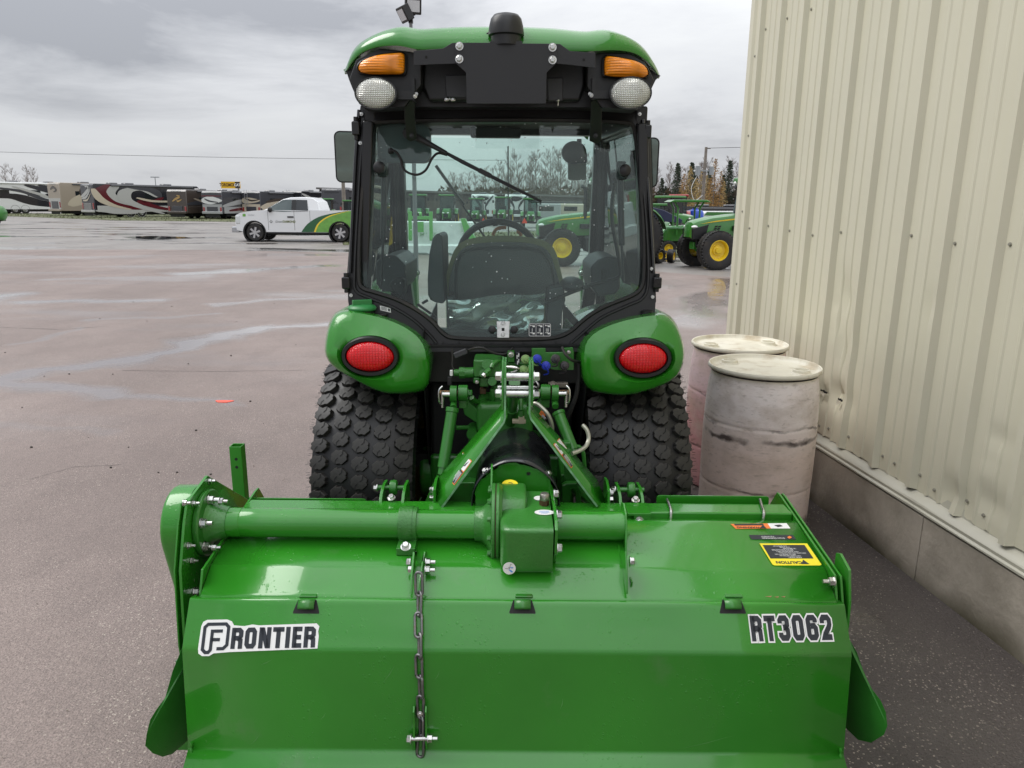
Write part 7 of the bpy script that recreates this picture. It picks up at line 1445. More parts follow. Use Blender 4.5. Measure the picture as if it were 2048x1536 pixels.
# --- drive tube
xa = fx + .06; xg = U(972, 1046, Y=2.12).x
part('drive_tube', MB().lathe([(.0455, xa), (.0455, U(485, 1046, Y=2.12).x), (.0445, U(486, 1046, Y=2.12).x), (.0445, U(488, 1046, Y=2.12).x), (.0452, U(489, 1046, Y=2.12).x), (.0452, U(531, 1046, Y=2.12).x), (.0448, U(532, 1046, Y=2.12).x), (.0448, xg)], (0, AX.y, AX.z), 'X', 48), G_, TL, smooth=30)
xr0 = U(1112, 1040, Y=2.12).x; xr1 = U(1246, 1040, Y=2.12).x
part('stub_tube', MB().lathe([(.0455, xr0), (.0455, xr1)], (0, AX.y, AX.z), 'X', 48), G_, TL, smooth=30)
# tube end plate and its strut
yz(xr1, [(AX.y + .055, AX.z + .055), (AX.y + .02, AX.z + .066), (AX.y - .03, AX.z + .052), (AX.y - .050, AX.z + .02), (AX.y - .058, AX.z - .03), (AX.y - .09, AX.z - .09), (1.93, HP[3][1] - .01), (1.935, HP[3][1] - .04), (2.0, HP[3][1] - .03), (AX.y + .05, HP[2][1] - .02)], .006, 'tube_end_plate')
p = U(*ZG(1750, 1100), X=xr1); 
b = MB(); b.plate([[Vector((xr1 - .012, y, z)) for y, z in ((2.09, AX.z - .05), (2.06, AX.z - .06), (1.95, HP[3][1] + .075), (1.905, HP[4][1] + .045), (1.895, HP[4][1] + .01), (1.93, HP[4][1] + .02), (2.02, HP[3][1] + .01), (2.10, HP[2][1] - .03))]], (-.006, 0, 0)); part('strut_plate', b, G_, TL, bevel=.0015)
for q, d in (((1690, 1095), (-1, 0, 0)), ((1815, 1095), (1, 0, 0))): 
    pp = U(*ZG(*q), X=xr1 + (.008 if d[0] > 0 else -.018)); (stud if d[0] < 0 else bolt)(*((pp, d) if d[0] < 0 else (TL, pp, d, 1.2)))
# --- clamp on the left tube
cxl = U(818, 1046, Y=2.12).x; w_ = .028
ring = [(AX.y + .053 * math.cos(a), AX.z + .053 * math.sin(a)) for a in [R(75 + 15 * k) for k in range(11)]]
P = ring + [(AX.y - .062, AX.z - .040), (AX.y - .085, AX.z - .042), (AX.y - .085, AX.z - .064), (AX.y - .02, AX.z - .064), (AX.y + .03, AX.z - .05), (AX.y + .045, AX.z + .03)]
yz(cxl - w_, P, w_ * 2, 'tube_clamp', M['cast'], .006)
b = MB(); b.box((cxl, AX.y - .060, AX.z - .078), (w_ * 2.0, .060, .022)); part('clamp_base', b, M['cast'], TL, bevel=.004)
b = MB(); b.lathe([(.0545, -.014), (.0545, .014)], (cxl, AX.y, AX.z), 'X', 40); part('clamp_rib', b, M['cast'], TL)
bolt(TL, Vector((cxl, AX.y - .078, AX.z - .040)), (0, -.5, 1), 1.25)
# straps from the clamp down to the chain
for i, (xx, ya) in enumerate(((828, 0), (845, 0))):
    X = U(xx, 1100, Y=2.0).x
    yz(X, [(2.06, AX.z - .07), (2.03, AX.z - .08), (1.975, HP[3][1] + .055 - .03 * i), (1.905, HP[4][1] + .040), (1.885, HP[4][1] + .012), (1.90, HP[4][1] + .006), (1.94, HP[4][1] + .035), (2.03, HP[3][1] + .03), (2.08, AX.z - .07)], .005, 'chain_strap')
for q, X_, d in (((819, 1124), -.0, -1), ((854, 1124), 0, 1), ((822, 1139), 0, -1), ((853, 1140), 0, 1)):
    p = U(*q, Y=1.985 if q[1] < 1130 else 1.955); bolt(TL, p + Vector((-.004 * d, 0, 0)), (d, 0, 0), 1.1, nut=(d > 0))
# --- gearbox
XG0, XG1 = U(1000, 1100, Y=1.94).x, U(1106, 1100, Y=1.94).x; zgb = cz(1151, 1.94)
GP = [(2.04, zgb + .006), (1.945, zgb), (1.930, cz(1062, 1.930)), (1.955, cz(1050, 1.955)), (2.03, cz(1031, 2.03)), (2.25, cz(981, 2.25)), (2.30, cz(985, 2.30)), (2.30, .66), (2.1, zgb + .01)]
def loftx(name, P, xs, m, bev, **k):
    b = MB(); ce_ = Vector((sum(p[0] for p in P) / len(P), sum(p[1] for p in P) / len(P))); rows = []
    for x, s_ in xs: rows.append([Vector((x, ce_.x + (p[0] - ce_.x) * s_, ce_.y + (p[1] - ce_.y) * s_)) for p in P])
    b.grid(rows, closeu=True); n_ = len(P); b.add(rows[0], [tuple(range(n_))]); b.add(rows[-1], [tuple(range(n_))]); return part(name, b, m, TL, bevel=bev, smooth=50, **k)
GPr = rounded(GP + [GP[0]], .022, 4)[:-1]
loftx('gearbox', GPr, ((XG0, .80), (XG0 + .004, .88), (XG0 + .012, .95), (XG0 + .028, 1.0), (XG1, 1.0)), M['cast'], .003)
XB0, XB1 = U(990, 1000, Y=2.2).x, U(1052, 1000, Y=2.2).x
BP = [(2.06, cz(1045, 2.06)), (2.065, cz(1005, 2.065) ), (2.12, cz(978, 2.12)), (2.24, cz(966, 2.22) - .0), (2.32, cz(966, 2.26)), (2.36, cz(985, 2.32)), (2.36, .66), (2.1, .60)]
BP = [(1.99, cz(1105, 1.99)), (2.005, cz(1040, 2.005)), (2.05, cz(1005, 2.05)), (2.14, cz(975, 2.14)), (2.24, cz(966, 2.22)), (2.30, .90), (2.30, .68), (2.1, .62)]
BP = [(2.06, cz(1100, 2.06)), (2.07, cz(1035, 2.07)), (2.10, cz(1003, 2.10)), (2.15, cz(982, 2.15)), (2.22, cz(967, 2.22)), (2.30, cz(972, 2.27)), (2.32, .68), (2.1, .62)]
loftx('gearbox_barrel', rounded(BP + [BP[0]], .03, 4)[:-1], ((XB0, 1.0), (XB1 - .014, 1.0), (XB1 - .004, .97), (XB1, .9)), M['cast'], .002)
# left flange pair with dark gasket
fc = Vector((0, 2.13, AX.z)); xf = U(984, 1046, Y=2.12).x; rf = .122
part('gearbox_flange', MB().lathe([(0, xf), (rf, xf), (rf + .002, xf + .002), (rf + .002, xf + .009), (rf, xf + .011)], (0, fc.y, fc.z), 'X', 56), M['cast'], TL, smooth=30)
part('gasket', MB().lathe([(rf - .002, xf + .011), (rf - .002, xf + .014)], (0, fc.y, fc.z), 'X', 48), mat('gasket', (.06, .02, .015), .7), TL)
part('gearbox_flange', MB().lathe([(rf, xf + .014), (rf + .002, xf + .016), (rf + .002, xf + .022), (rf - .01, xf + .032), (0, xf + .034)], (0, fc.y, fc.z), 'X', 56), M['cast'], TL, smooth=30)
part('flared_neck', MB().lathe([(.0455, xg - .035), (.050, xg - .034), (.053, xg - .012), (.066, xg + .002), (.094, xf - .001)], (0, AX.y, AX.z), 'X', 48), M['cast'], TL, smooth=50)
for k in range(9):
    a = R(60 + 30 * k); bolt(TL, Vector((xf - .001, fc.y + .108 * math.cos(a), fc.z + .108 * math.sin(a))), (-1, 0, 0), .95, 'cast')
bolt(TL, U(994, 1128, Y=2.03), (-1, 0, 0), 1.0, 'cast')
b = MB(); q0 = U(982, 930, Y=2.235); q1 = U(983, 1012, Y=2.16); X = q0.x; yz(X, [(2.20, q0.z), (2.235, q0.z + .004), (2.30, q0.z - .02), (2.30, .75), (2.13, AX.z + .05), (2.12, AX.z + .03)], .006, 'lever_plate')
# right cover plate
XC1 = XG1 + .004; yz(XC1, [(1.950, cz(1107, 1.950)), (1.940, cz(1060, 1.94)), (1.965, cz(1040, 1.965)), (2.04, cz(1015, 2.04)), (2.24, cz(980, 2.24)), (2.31, cz(985, 2.3)), (2.31, .62), (2.05, .62)], .009, 'cover_plate')
for q, Y in (((968, 330), 2.19), ((1012, 565), 2.03), ((1000, 945), 1.98)): bolt(TL, Vector((XC1 + .009, Y, U(*ZG(*q), Y=Y).z)), (1, 0, 0), 1.35)
# breather plug and stickers
def on_gear(px, py, seg, off=.0012, P=GP):
    (y0, z0), (y1, z1) = P[seg], P[seg + 1]; d = Vector((0, y1 - y0, z1 - z0)).normalized(); n_ = Vector((0, -d.z, d.y)); n_ = -n_ if (n_.z < 0 if abs(n_.z) > .3 else n_.y > 0) else n_
    return U(px, py, pl=(Vector((0, y0, z0)) + n_ * off, n_)), n_
p, n_ = on_gear(*ZG(845, 450), 4); part('plug_nut', MB().cyl(p, p + Vector((0, 0, .016)), .0155, n=6), mat('brown_nut', (.12, .06, .035), .45, .5), TL); part('breather_plug', MB().lathe([(.013, .014), (.0145, .018), (.0145, .033), (.012, .037), (0, .0385)], p, n=28).lathe([(.010, 0), (.010, .02)], p, n=20), mat('nickel', (.38, .36, .32), .35, .9), TL, bevel=.0008)
def disc(name, p, n_, rx, ry, m, parent=TL, side=Vector((1, 0, 0))):
    v = n_.cross(side).normalized(); b = MB(); b.plate([[p + side * rx * math.cos(a) + v * ry * math.sin(a) for a in [2 * math.pi * k / 28 for k in range(28)]]], n_ * .0008); return part(name, b, m, parent, smooth=0)
p, n_ = on_gear(*ZG(845, 540), 4, .0014); o = disc('oil_sticker', p, n_, .029, .021, M['white'])
b = MB(); v = n_.cross(Vector((1, 0, 0)))
for k, l in enumerate((.010, .016, .014)): b.add([p + n_ * .0012 + Vector((s_ * l, 0, 0)) + v * ((k - 1) * .008 + t_ * .0014) for s_, t_ in ((-1, -1), (1, -1), (1, 1), (-1, 1))], [(0, 1, 2, 3)])
part('sticker_print', b, M['blue'], o, smooth=0)
p, n_ = on_gear(*ZG(790, 378), 4, .0014); o = disc('oil_sticker', p, n_, .018, .020, M['white'])
p = U(*ZG(455, 243), Y=2.225) + Vector((0, 0, .006)); n_ = Vector((0, -.35, 1)).normalized(); o = disc('arrow_sticker', p, n_, .026, .024, M['yellow'])
v = n_.cross(Vector((1, 0, 0))) * -1; arc = [p + n_ * .0016 + Vector((1, 0, 0)) * .009 * math.cos(a) + v * .008 * math.sin(a) for a in [R(100 - 28 * k) for k in range(9)]]; b = MB(); b.tube(arc, .0012, 4); b.add([arc[0] + Vector((-.009, 0, 0)), arc[0] + v * .005, arc[0] - v * .005], [(0, 1, 2)]); part('sticker_print', b, M['ink'], o, smooth=0)
p, n_ = on_gear(*ZG(447, 1180), 1, .0018); n_ = Vector((0, -1, .05)).normalized(); p = U(*ZG(447, 1175), Y=1.9395); o = disc('grease_sticker', p, n_, .0185, .0185, M['white'])
fr = frameM(p + n_ * .0014, (1, 0, 0), (0, .05, 1)); b = MB()
for P in (((-.012, .0), (-.004, -.001), (-.002, .004), (.0, -.002)), ((.0, -.002), (.004, .014), (.008, .013))):
    b.tube([fr @ Vector((x, y, 0)) for x, y in P], .0005, 4)
part('sticker_print', b, M['ink'], o, smooth=0); b = MB(); b.add([fr @ Vector((x, y, .0003)) for x, y in ((-.002, -.003), (.004, -.004), (.011, -.010), (.007, -.013), (.001, -.007))], [(0, 1, 2, 3, 4)]); b.add([fr @ Vector((x, y, .0003)) for x, y in ((.003, .004), (.011, .004), (.011, .001), (.003, .001))], [(0, 1, 2, 3)]); part('sticker_print', b, M['blue'], o, smooth=0)
# --- power shaft guard
gc = U(1031, 1005, Y=2.32); gc = Vector((gc.x, 2.30, .728)); rg = U(1031, 926, Y=2.31).z - gc.z
def arcrow(Y, r_, a0=-30, a1=210, n=48, dz=0): return [gc + Vector((r_ * math.cos(R(a)), Y - gc.y, r_ * math.sin(R(a)) + dz)) for a in [a0 + (a1 - a0) * k / n for k in range(n + 1)]]
rows = []
for Y in [2.318 + .03 * k for k in range(15)]:
    f = (Y - 2.318) / .42; row = []
    for k, p in enumerate(arcrow(Y, (rg + .006) * (1 - .10 * f), -38, 218)):
        d = (p - gc); row.append(p + Vector((0, .020 * math.sin(math.pi * k / 48) * (1 if f == 0 else 0) * -1, .004 * math.sin(f * 14 + k * .3) * math.sin(math.pi * k / 48) + .010 * math.exp(-((f - .35) / .12) ** 2) * math.exp(-((k - 22) / 9) ** 2))))
    rows.append(row)
b = MB(); b.grid(rows); solid(part('shaft_guard', b, mat('guard_rubber', (.020, .021, .025), .27, coat=.35, var=(5, .25), bump=(16, .25), drops=.1), TL, smooth=60), .004)
pts = []
for k in range(49):
    a = R(-20 + 220 * k / 48); r_ = rg - .006 * (1 if (k // 6) % 2 else 0); pts.append(gc + Vector((r_ * math.cos(a), .015, r_ * math.sin(a))))
b = MB(); b.plate([pts], (0, .004, 0)); part('guard_plate', b, G_, TL, bevel=.0008)
for a in (42, 134): p = gc + Vector(((rg + .002) * math.cos(R(a)), .020, (rg + .002) * math.sin(R(a)))); bolt(TL, p + Vector((0, 0, .004)), Vector((math.cos(R(a)), -.5, math.sin(R(a)))), 1.0)
part('notch', MB().plate([[gc + Vector((.042 + .007 * math.cos(a), .013, .098 + .004 + .006 * math.sin(a))) for a in [R(30 * k) for k in range(12)]]], (0, .002, 0)), M['dark'], TL)
# --- mast (A-frame)
Yn, Yf_ = 2.385, 2.50
def mast(sx, nt, nb, nbend, ft, fb, fc_):
    X0 = U(*nt, Y=Yn).x; zt = U(*nt, Y=Yn).z; zb = U(*nbend, Y=Yn).z
    for k, (off, zt_, dY) in enumerate(((0, zt, 0), (sx * .0085, zt + .002, .006))):
        b = MB(); b.plate([[Vector((X0 + off, y, z)) for y, z in ((Yn + dY, zb - (.0 if k == 0 else -.03)), (Yn + dY, zt_ - .035), (Yn + .02 + dY, zt_), (Yf_ - .01, zt_), (Yf_, zt_ - .02), (Yf_, zb + .02))]], (sx * .0075, 0, 0)); part('mast_plate', b, G_, TL, bevel=.001)
    a, c, d, e_, g_ = U(*nbend, Y=Yn), U(*nb, Y=2.30), U(*fc_, Y=2.40), U(*fb, Y=2.44), U(*ft, Y=Yf_)
    a.x = X0; g_.x = X0 + sx * .004; a2 = Vector((X0, Yn, zb + .006))
    rows = [[Vector((X0, Yn, zb + .012)), Vector((X0, Yf_, g_.z + .012))], [a + Vector((sx * .003, 0, 0)), g_ + Vector((sx * .003, 0, 0))], [a.lerp(c, .08), g_.lerp(e_, .08)], [a.lerp(c, .80), e_], [c, d]]
    b = MB(); b.grid(rows); o = solid(part('mast_arm', b, G_, TL, smooth=40), .009)
    # bare galvanised-looking near edge
    ed = [Vector((X0 + sx * .004, Yn - .0012, zt - .05)), Vector((X0 + sx * .004, Yn - .0012, zb + .004)), a.lerp(c, .04) + Vector((0, -.003, 0)), a.lerp(c, .5) + Vector((0, -.003, 0)), c + Vector((0, -.003, 0))]
    part('worn_edge', MB().tube(ed, .0042, 4), M['galv'], TL); return a, c, e_, g_
ml = mast(-1, (1013, 727), (884, 1014), (1013, 838), (1002, 804), (868, 968), (850, 1009))
mr_ = mast(1, (1058, 727), (1194, 1012), (1056, 830), (1064, 808), (1192, 960), (1211, 1008))
xlm, xrm = U(1013, 727, Y=Yn).x, U(1058, 727, Y=Yn).x
for py_ in (753, 787):
    z = U(1035, py_, Y=2.42).z; c = Vector((0, 2.42, z)); r_ = .0145 if py_ < 770 else .0140
    part('mast_pin', MB().lathe([(r_, xlm), (r_, xrm)], c, 'X', 30), M['steel'], TL)
    for x, d in ((xlm - .016, -1), (xrm + .016, 1)):
        bolt(TL, Vector((x, 2.42, z)), (d, 0, 0), 1.75)
part('mast_pin', MB().cyl((xlm - .03, 2.46, U(1035, 777, Y=2.46).z), (xrm + .02, 2.46, U(1035, 777, Y=2.46).z), .011, n=16), M['steel'], TL)
# warning decals on the mast arms
for (a, c, e_, g_), sx in ((ml, -1), (mr_, 1)):
    o_ = a.lerp(c, .50 if sx < 0 else .34); u = (c - a).normalized(); v = (e_.lerp(g_, .4) - o_); v = (v - u * v.dot(u)).normalized(); nn = u.cross(v) * (1 if u.cross(v).z > 0 else -1)
    fr = lambda s_, t_, off=.0062: o_ + u * s_ + v * t_ + nn * off
    L_ = .100; W_ = .098; t0 = .010
    if sx > 0: W_ = .090; t0 = .006
    quad = lambda s0, s1, ta, tb, off: [fr(s0, ta, off), fr(s1, ta, off), fr(s1, tb, off), fr(s0, tb, off)]
    b = MB(); b.plate([quad(0, L_, t0, t0 + W_, .0056)], nn * .0006); o = part('warning_decal', b, M['orange'], TL, smooth=0)
    b = MB(); b.add(quad(.003, L_ * .45, t0 + .003, t0 + W_ - .003, .0066), [(0, 1, 2, 3)]); part('decal_field', b, M['white'], o, smooth=0)
    b = MB(); b.add(quad(L_ * .48, L_ - .003, t0 + .003, t0 + W_ * .78, .0066), [(0, 1, 2, 3)])
    for k in range(3): b.add([fr(.010 + .008 * k, t0 + .014 + .006 * (k % 2), .0071), fr(.026 + .004 * k, t0 + .018 + .006 * k, .0071), fr(.024 + .004 * k, t0 + .022 + .006 * k, .0071), fr(.009 + .008 * k, t0 + .018 + .006 * (k % 2), .0071)], [(0, 1, 2, 3)])
    part('decal_field', b, M['ink'], o, smooth=0)
    b = MB()
    for k in range(6): b.add(quad(L_ * .52 + .001, L_ - .006 - .008 * (k % 3), t0 + .007 + k * .0058, t0 + .0095 + k * .0058, .0072) if t0 + .0095 + k * .0058 < t0 + W_ * .76 else quad(L_ * .52, L_ * .53, t0 + .007, t0 + .008, .0072), [(0, 1, 2, 3)])
    part('decal_print', b, M['white'], o, smooth=0)
# --- toolbar, shields, lugs
zt = cz(1022, 2.27); tb = MB(); tb.box((.02, 2.31, zt - .035), (XR - XL - .03, .08, .07)); part('toolbar', tb, G_, TL, bevel=.006)
for px0, px1, py0, py1 in ((500, 733, 996, 1018), (1314, 1537, 991, 1010)):
    a = U(px0, py0, Y=2.375); c = U(px1, py1, Y=2.375); wd = c.x - a.x; hh = .05
    b = MB(); b.plate([[Vector((a.x + wd / 2 + x, 2.375, a.z - hh / 2 + z)) for x, z in rrect(wd, hh, .010)]], (0, .005, 0)); part('front_shield', b, G_, TL, bevel=.001)
def clevis(px, bolts=True):
    for dx in (-26, 18):
        a = U(px + dx, 1008, Y=2.36); b = MB(); b.plate([[Vector((a.x, y, z)) for y, z in ((2.33, zt), (2.35, zt + .020), (2.40, zt + .036), (2.46, zt + .032), (2.48, zt - .05), (2.33, zt - .05))]], (.010, 0, 0)); part('hitch_lug', b, G_, TL, bevel=.0012)
    a = U(px, 1000, Y=2.41); part('hitch_ball', MB().lathe([(.012, -.014), (.026, -.011), (.028, 0), (.026, .011), (.012, .014)], Vector((a.x, 2.42, zt + .018)), 'X', 28), G2, TL)
    part('hitch_pin', MB().cyl((a.x - .055, 2.42, zt + .018), (a.x + .045, 2.42, zt + .018), .009, n=14), G2, TL); bolt(TL, Vector((a.x + .004, 2.345, zt + .010)), (0, -.35, 1), 1.1); bolt(TL, Vector((a.x - .055, 2.42, zt + .018)), (-1, 0, 0), 1.2)
clevis(787); clevis(1262)
for X, q, sx in ((U(873, 1000, Y=2.36).x, 0, -1), (U(1213, 1000, Y=2.36).x, 0, 1)):
    b = MB(); b.plate([[Vector((X, y, z)) for y, z in ((2.33, zt - .01), (2.34, zt + .045), (2.40, zt + .06), (2.46, zt + .05), (2.46, zt - .05))]], (sx * .009, 0, 0)); part('mast_foot', b, G_, TL, bevel=.0012); bolt(TL, Vector((X + sx * .010, 2.37, zt + .030)), (sx, 0, 0), 1.2); bolt(TL, Vector((X + sx * .010, 2.37, zt + .002)), (sx, 0, 0), 1.2)
a = U(1278, 1015, Y=2.26); b = MB(); b.box((a.x, 2.285, zt + .004), (.075, .09, .008)); b.box((a.x + .01, 2.248, zt - .025), (.055, .008, .05)); part('clamp_tab', b, G_, TL, bevel=.001); bolt(TL, Vector((a.x, 2.243, zt - .018)), (0, -1, 0), 1.15)
for px in (1340, 1526):
    P = [U(px - 7, 998, Y=2.36), U(px - 2, 1008, Y=2.31), U(px + 2, 1020, Y=2.265), U(px, 1046, Y=2.235)]; P = [U(px - 6, 999, Y=2.36) , Vector((U(px, 1010, Y=2.3).x, 2.31, zt + .008)), Vector((U(px + 2, 1022, Y=2.262).x, 2.262, zt + .002)), Vector((U(px, 1040, Y=2.26).x, 2.260, zt - .05))]; part('u_bolt', MB().tube(spline(P, 4), .0048, 8), M['steel'], TL)
for px, m_ in ((520, 'steel'), (708, 'rust')): part('spring_rod', MB().tube([U(px - 4, 1018, Y=2.33), U(px + 3, 1003, Y=2.355)], .005, 8), M[m_], TL)
part('cotter_pin', MB().tube([U(832, 1012, Y=2.42), U(843, 995, Y=2.42)], .0018, 5), M['steel'], TL)
# inner structure below the tube at right: dark brown gap plate
# parking stand
tp_ = U(474, 890, Y=2.50); s_ = .021; b = MB(); o4 = [(-s_, -s_), (s_, -s_), (s_, s_), (-s_, s_)]; i4 = [(x * .82, y * .82) for x, y in o4]; b.plate([[Vector((tp_.x + x, 2.50 + y, tp_.z)) for x, y in o4], [Vector((tp_.x + x, 2.50 + y, tp_.z)) for x, y in i4]], (0, 0, -.62)); o = part('parking_stand', b, mat('stand_paint', GREEN, .42, var=(5, .1)), TL, bevel=.0015)
for k in (0, 1): p = Vector((tp_.x + .001, 2.50 - s_ - .0006, tp_.z - .046 - .030 * k)); part('pin_hole', MB().cyl(p, p + Vector((0, .001, 0)), .0055, n=18), M['dark'], o)
b = MB(); b.box((tp_.x + .004, 2.50, .60), (.060, .060, .10)); part('stand_socket', b, G_, TL, bevel=.003)
# --- side fins beside the flap
for pts, sx in ((((379, 1268), (362, 1300), (345, 1342), (330, 1396), (312, 1420), (300, 1440), (293, 1468), (290, 1492), (305, 1507), (325, 1514), (345, 1508), (388, 1470), (390, 1300)), -1), (((1684, 1262), (1700, 1280), (1714, 1305), (1728, 1345), (1744, 1378), (1762, 1402), (1772, 1425), (1775, 1452), (1768, 1470), (1742, 1486), (1716, 1480), (1690, 1455), (1684, 1400)), 1)):
    P = [U(x, y, Y=1.90 - (abs(x - (385 if sx < 0 else 1688)) / 90) * .14) for x, y in pts]; b = MB(); b.plate([P], (0, .006, 0)); part('side_fin', b, G2, TL, bevel=.001)
    for q in (((372, 1293), (355, 1322)) if sx < 0 else ((1693, 1276), (1708, 1312))):
        p = U(*q, Y=1.885); part('pin_hole', MB().cyl(p + Vector((0, -.004, 0)), p, .0045, n=14), M['galv'], TL)
b = MB(); b.plate([[U(x, y, Y=1.93) for x, y in ((352, 1490), (378, 1478), (378, 1500), (350, 1500))]], (0, .08, 0)); part('skid_foot', b, G_, TL)
# rotor under the hood (seen from low positions)
part('rotor_shaft', MB().cyl((XL + .03, 2.24, .27), (XR - .03, 2.24, .27), .04, n=16), M['dark'], TL)
for k in range(12):
    x = -.80 + .15 * k; a = k * 1.1; u = Vector((0, math.cos(a), math.sin(a))); v = Vector((0, -u.z, u.y)); part('tine', MB().plate([[Vector((x, 2.24, .27)) + u * p_ + v * q_ for p_, q_ in ((.03, -.03), (.17, -.02), (.225, .05), (.20, .07), (.14, .02), (.03, .03))]], (.008, 0, 0)), M['dark'], TL)
# --- chain
def linkmesh():
    b = MB(); L_, W_, r_ = .0235, .0098, .0042; pts = []
    for k in range(9): a = R(-90 + 180 * k / 8); pts.append(Vector((L_ + W_ * math.cos(a), W_ * math.sin(a), 0)))
    for k in range(9): a = R(90 + 180 * k / 8); pts.append(Vector((-L_ + W_ * math.cos(a), W_ * math.sin(a), 0)))
    pts.append(pts[0]); pts.append(pts[1]); b.tube(pts, r_, 8, caps=False, up=(0, 0, 1)); return b.mesh('chain_link', M['chain'], 60)
LK = linkmesh(); CH = part('lift_chain', MB().cyl(U(841, 1153, Y=1.90), U(845, 1153, Y=1.90), .006, n=10), M['steel'], TL)
path = [(838, 1168), (839, 1208), (837, 1250), (840, 1292), (838, 1333), (842, 1374), (841, 1414), (843, 1455), (841, 1492)]
def surf(px, py):
    if py < 1215: return U(px, py, Y=1.872 if py > 1190 else 1.885)
    return flap_pt(px, py, .014, 2 if py < 1303 else 3)[0]
for i, q in enumerate(path):
    c = surf(*q); a = surf(path[max(0, i - 1)][0], path[max(0, i - 1)][1]); e_ = surf(*path[min(len(path) - 1, i + 1)]); d = (e_ - a).normalized()
    side_ = Vector((1, 0, 0)); n_ = d.cross(side_).normalized(); side_ = n_.cross(d); th = R(14 + random.uniform(-10, 10)) if i % 2 == 0 else R(62 + random.uniform(-10, 8))
    y_ = side_ * math.cos(th) + n_ * math.sin(th); z_ = d.cross(y_); link('chain_link', LK, CH, M=Matrix.Translation(c) @ Matrix((d, y_, z_)).transposed().to_4x4())
# clevis on the flap
n_ = flap_pt(840, 1450, 0, 3)[1]
for q in (827, 851):
    P = [flap_pt(q + dx, y, off, 3)[0] for dx, y, off in ((0, 1412, .0), (0, 1412, .024), (0, 1425, .034), (0, 1440, .028), (0, 1455, .026), (0, 1485, .032), (0, 1499, .024), (0, 1501, .0))]; X = flap_pt(q, 1455, .02, 3)[0].x
    b = MB(); b.plate([[Vector((X, p.y, p.z)) for p in P]], (.005, 0, 0)); part('chain_clevis', b, G_, TL, bevel=.001)
b = MB(); P = flap_pt(839, 1456, .002, 3)[0]; part('clevis_back', MB().plate([[flap_pt(x, y, .004, 3)[0] for x, y in ((825, 1411), (856, 1411), (856, 1500), (825, 1500))]], n_ * -.003), G_, TL)
pa, pb = flap_pt(820, 1478, .026, 3)[0], flap_pt(858, 1477, .026, 3)[0]; part('clevis_pin', MB().cyl(pa, pb, .0065, n=12), M['steel'], TL); bolt(TL, pa + Vector((.004, 0, 0)), (-1, 0, 0), 1.1); bolt(TL, pb - Vector((.004, 0, 0)), (1, 0, 0), 1.05, nut=True); bolt(TL, flap_pt(840, 1427, .034, 3)[0], n_, .6)
# --- lettering on the flap
def strokes(mb, P, w_, ext=0, closed=False):
    P = [Vector((x, y)) for x, y in P]; n = len(P)
    if not closed:
        P[0] = P[0] + (P[0] - P[1]).normalized() * ext; P[-1] = P[-1] + (P[-1] - P[-2]).normalized() * ext
    L, Rr = [], []
    for i in range(n):
        d0 = (P[i] - P[i - 1]).normalized() if (i > 0 or closed) else None; d1 = (P[(i + 1) % n] - P[i]).normalized() if (i < n - 1 or closed) else None
        d0 = d0 or d1; d1 = d1 or d0; n0 = Vector((-d0.y, d0.x)); n1 = Vector((-d1.y, d1.x)); m_ = (n0 + n1); m_ = m_.normalized() if m_.length > 1e-6 else n0; k = min(2.2, 1 / max(.35, m_.dot(n0)))
        L.append(P[i] + m_ * w_ / 2 * k); Rr.append(P[i] - m_ * w_ / 2 * k)
    base = [(p.x, p.y, 0) for p in L] + [(p.x, p.y, 0) for p in Rr]; fs = [(i, (i + 1) % n, (i + 1) % n + n, i + n) for i in range(n if closed else n - 1)]; mb.add(base, fs)
w0 = .225
O_ = [(.125, .22), (.20, .115), (.42, .115), (.495, .22), (.495, .78), (.42, .885), (.20, .885), (.125, .78)]
GL = {'R': (.64, [([(.125, 0), (.125, 1)], 0), ([(.13, .885), (.41, .885), (.50, .80), (.50, .60), (.41, .50), (.13, .50)], 0), ([(.36, .50), (.49, .40), (.50, 0)], 0)]), 'O': (.66, [(O_, 1)]), '0': (.64, [(O_, 1)]),
      'N': (.66, [([(.125, 0), (.125, 1)], 0), ([(.515, 0), (.515, 1)], 0), ([(.17, .96), (.47, .04)], 0)]), 'T': (.60, [([(0, .885), (.58, .885)], 0), ([(.29, .9), (.29, 0)], 0)]), 'I': (.29, [([(.125, 0), (.125, 1)], 0)]),
      'E': (.54, [([(.125, 0), (.125, 1)], 0), ([(.13, .89), (.50, .89)], 0), ([(.13, .5), (.46, .5)], 0), ([(.13, .11), (.50, .11)], 0)]),
      '3': (.64, [([(.125, .68), (.125, .79), (.20, .885), (.42, .885), (.495, .79), (.495, .62), (.42, .52), (.27, .515)], 0), ([(.36, .52), (.42, .50), (.495, .41), (.495, .21), (.42, .115), (.20, .115), (.125, .21), (.125, .32)], 0)]),
      '6': (.64, [([(.495, .70), (.495, .79), (.42, .885), (.20, .885), (.125, .79), (.125, .21), (.20, .115), (.42, .115), (.495, .21), (.495, .47), (.42, .56), (.24, .56)], 0)]),
      '2': (.62, [([(.125, .66), (.125, .79), (.20, .885), (.42, .885), (.495, .79), (.495, .62), (.44, .50), (.22, .24), (.16, .115), (.56, .115)], 0)])}
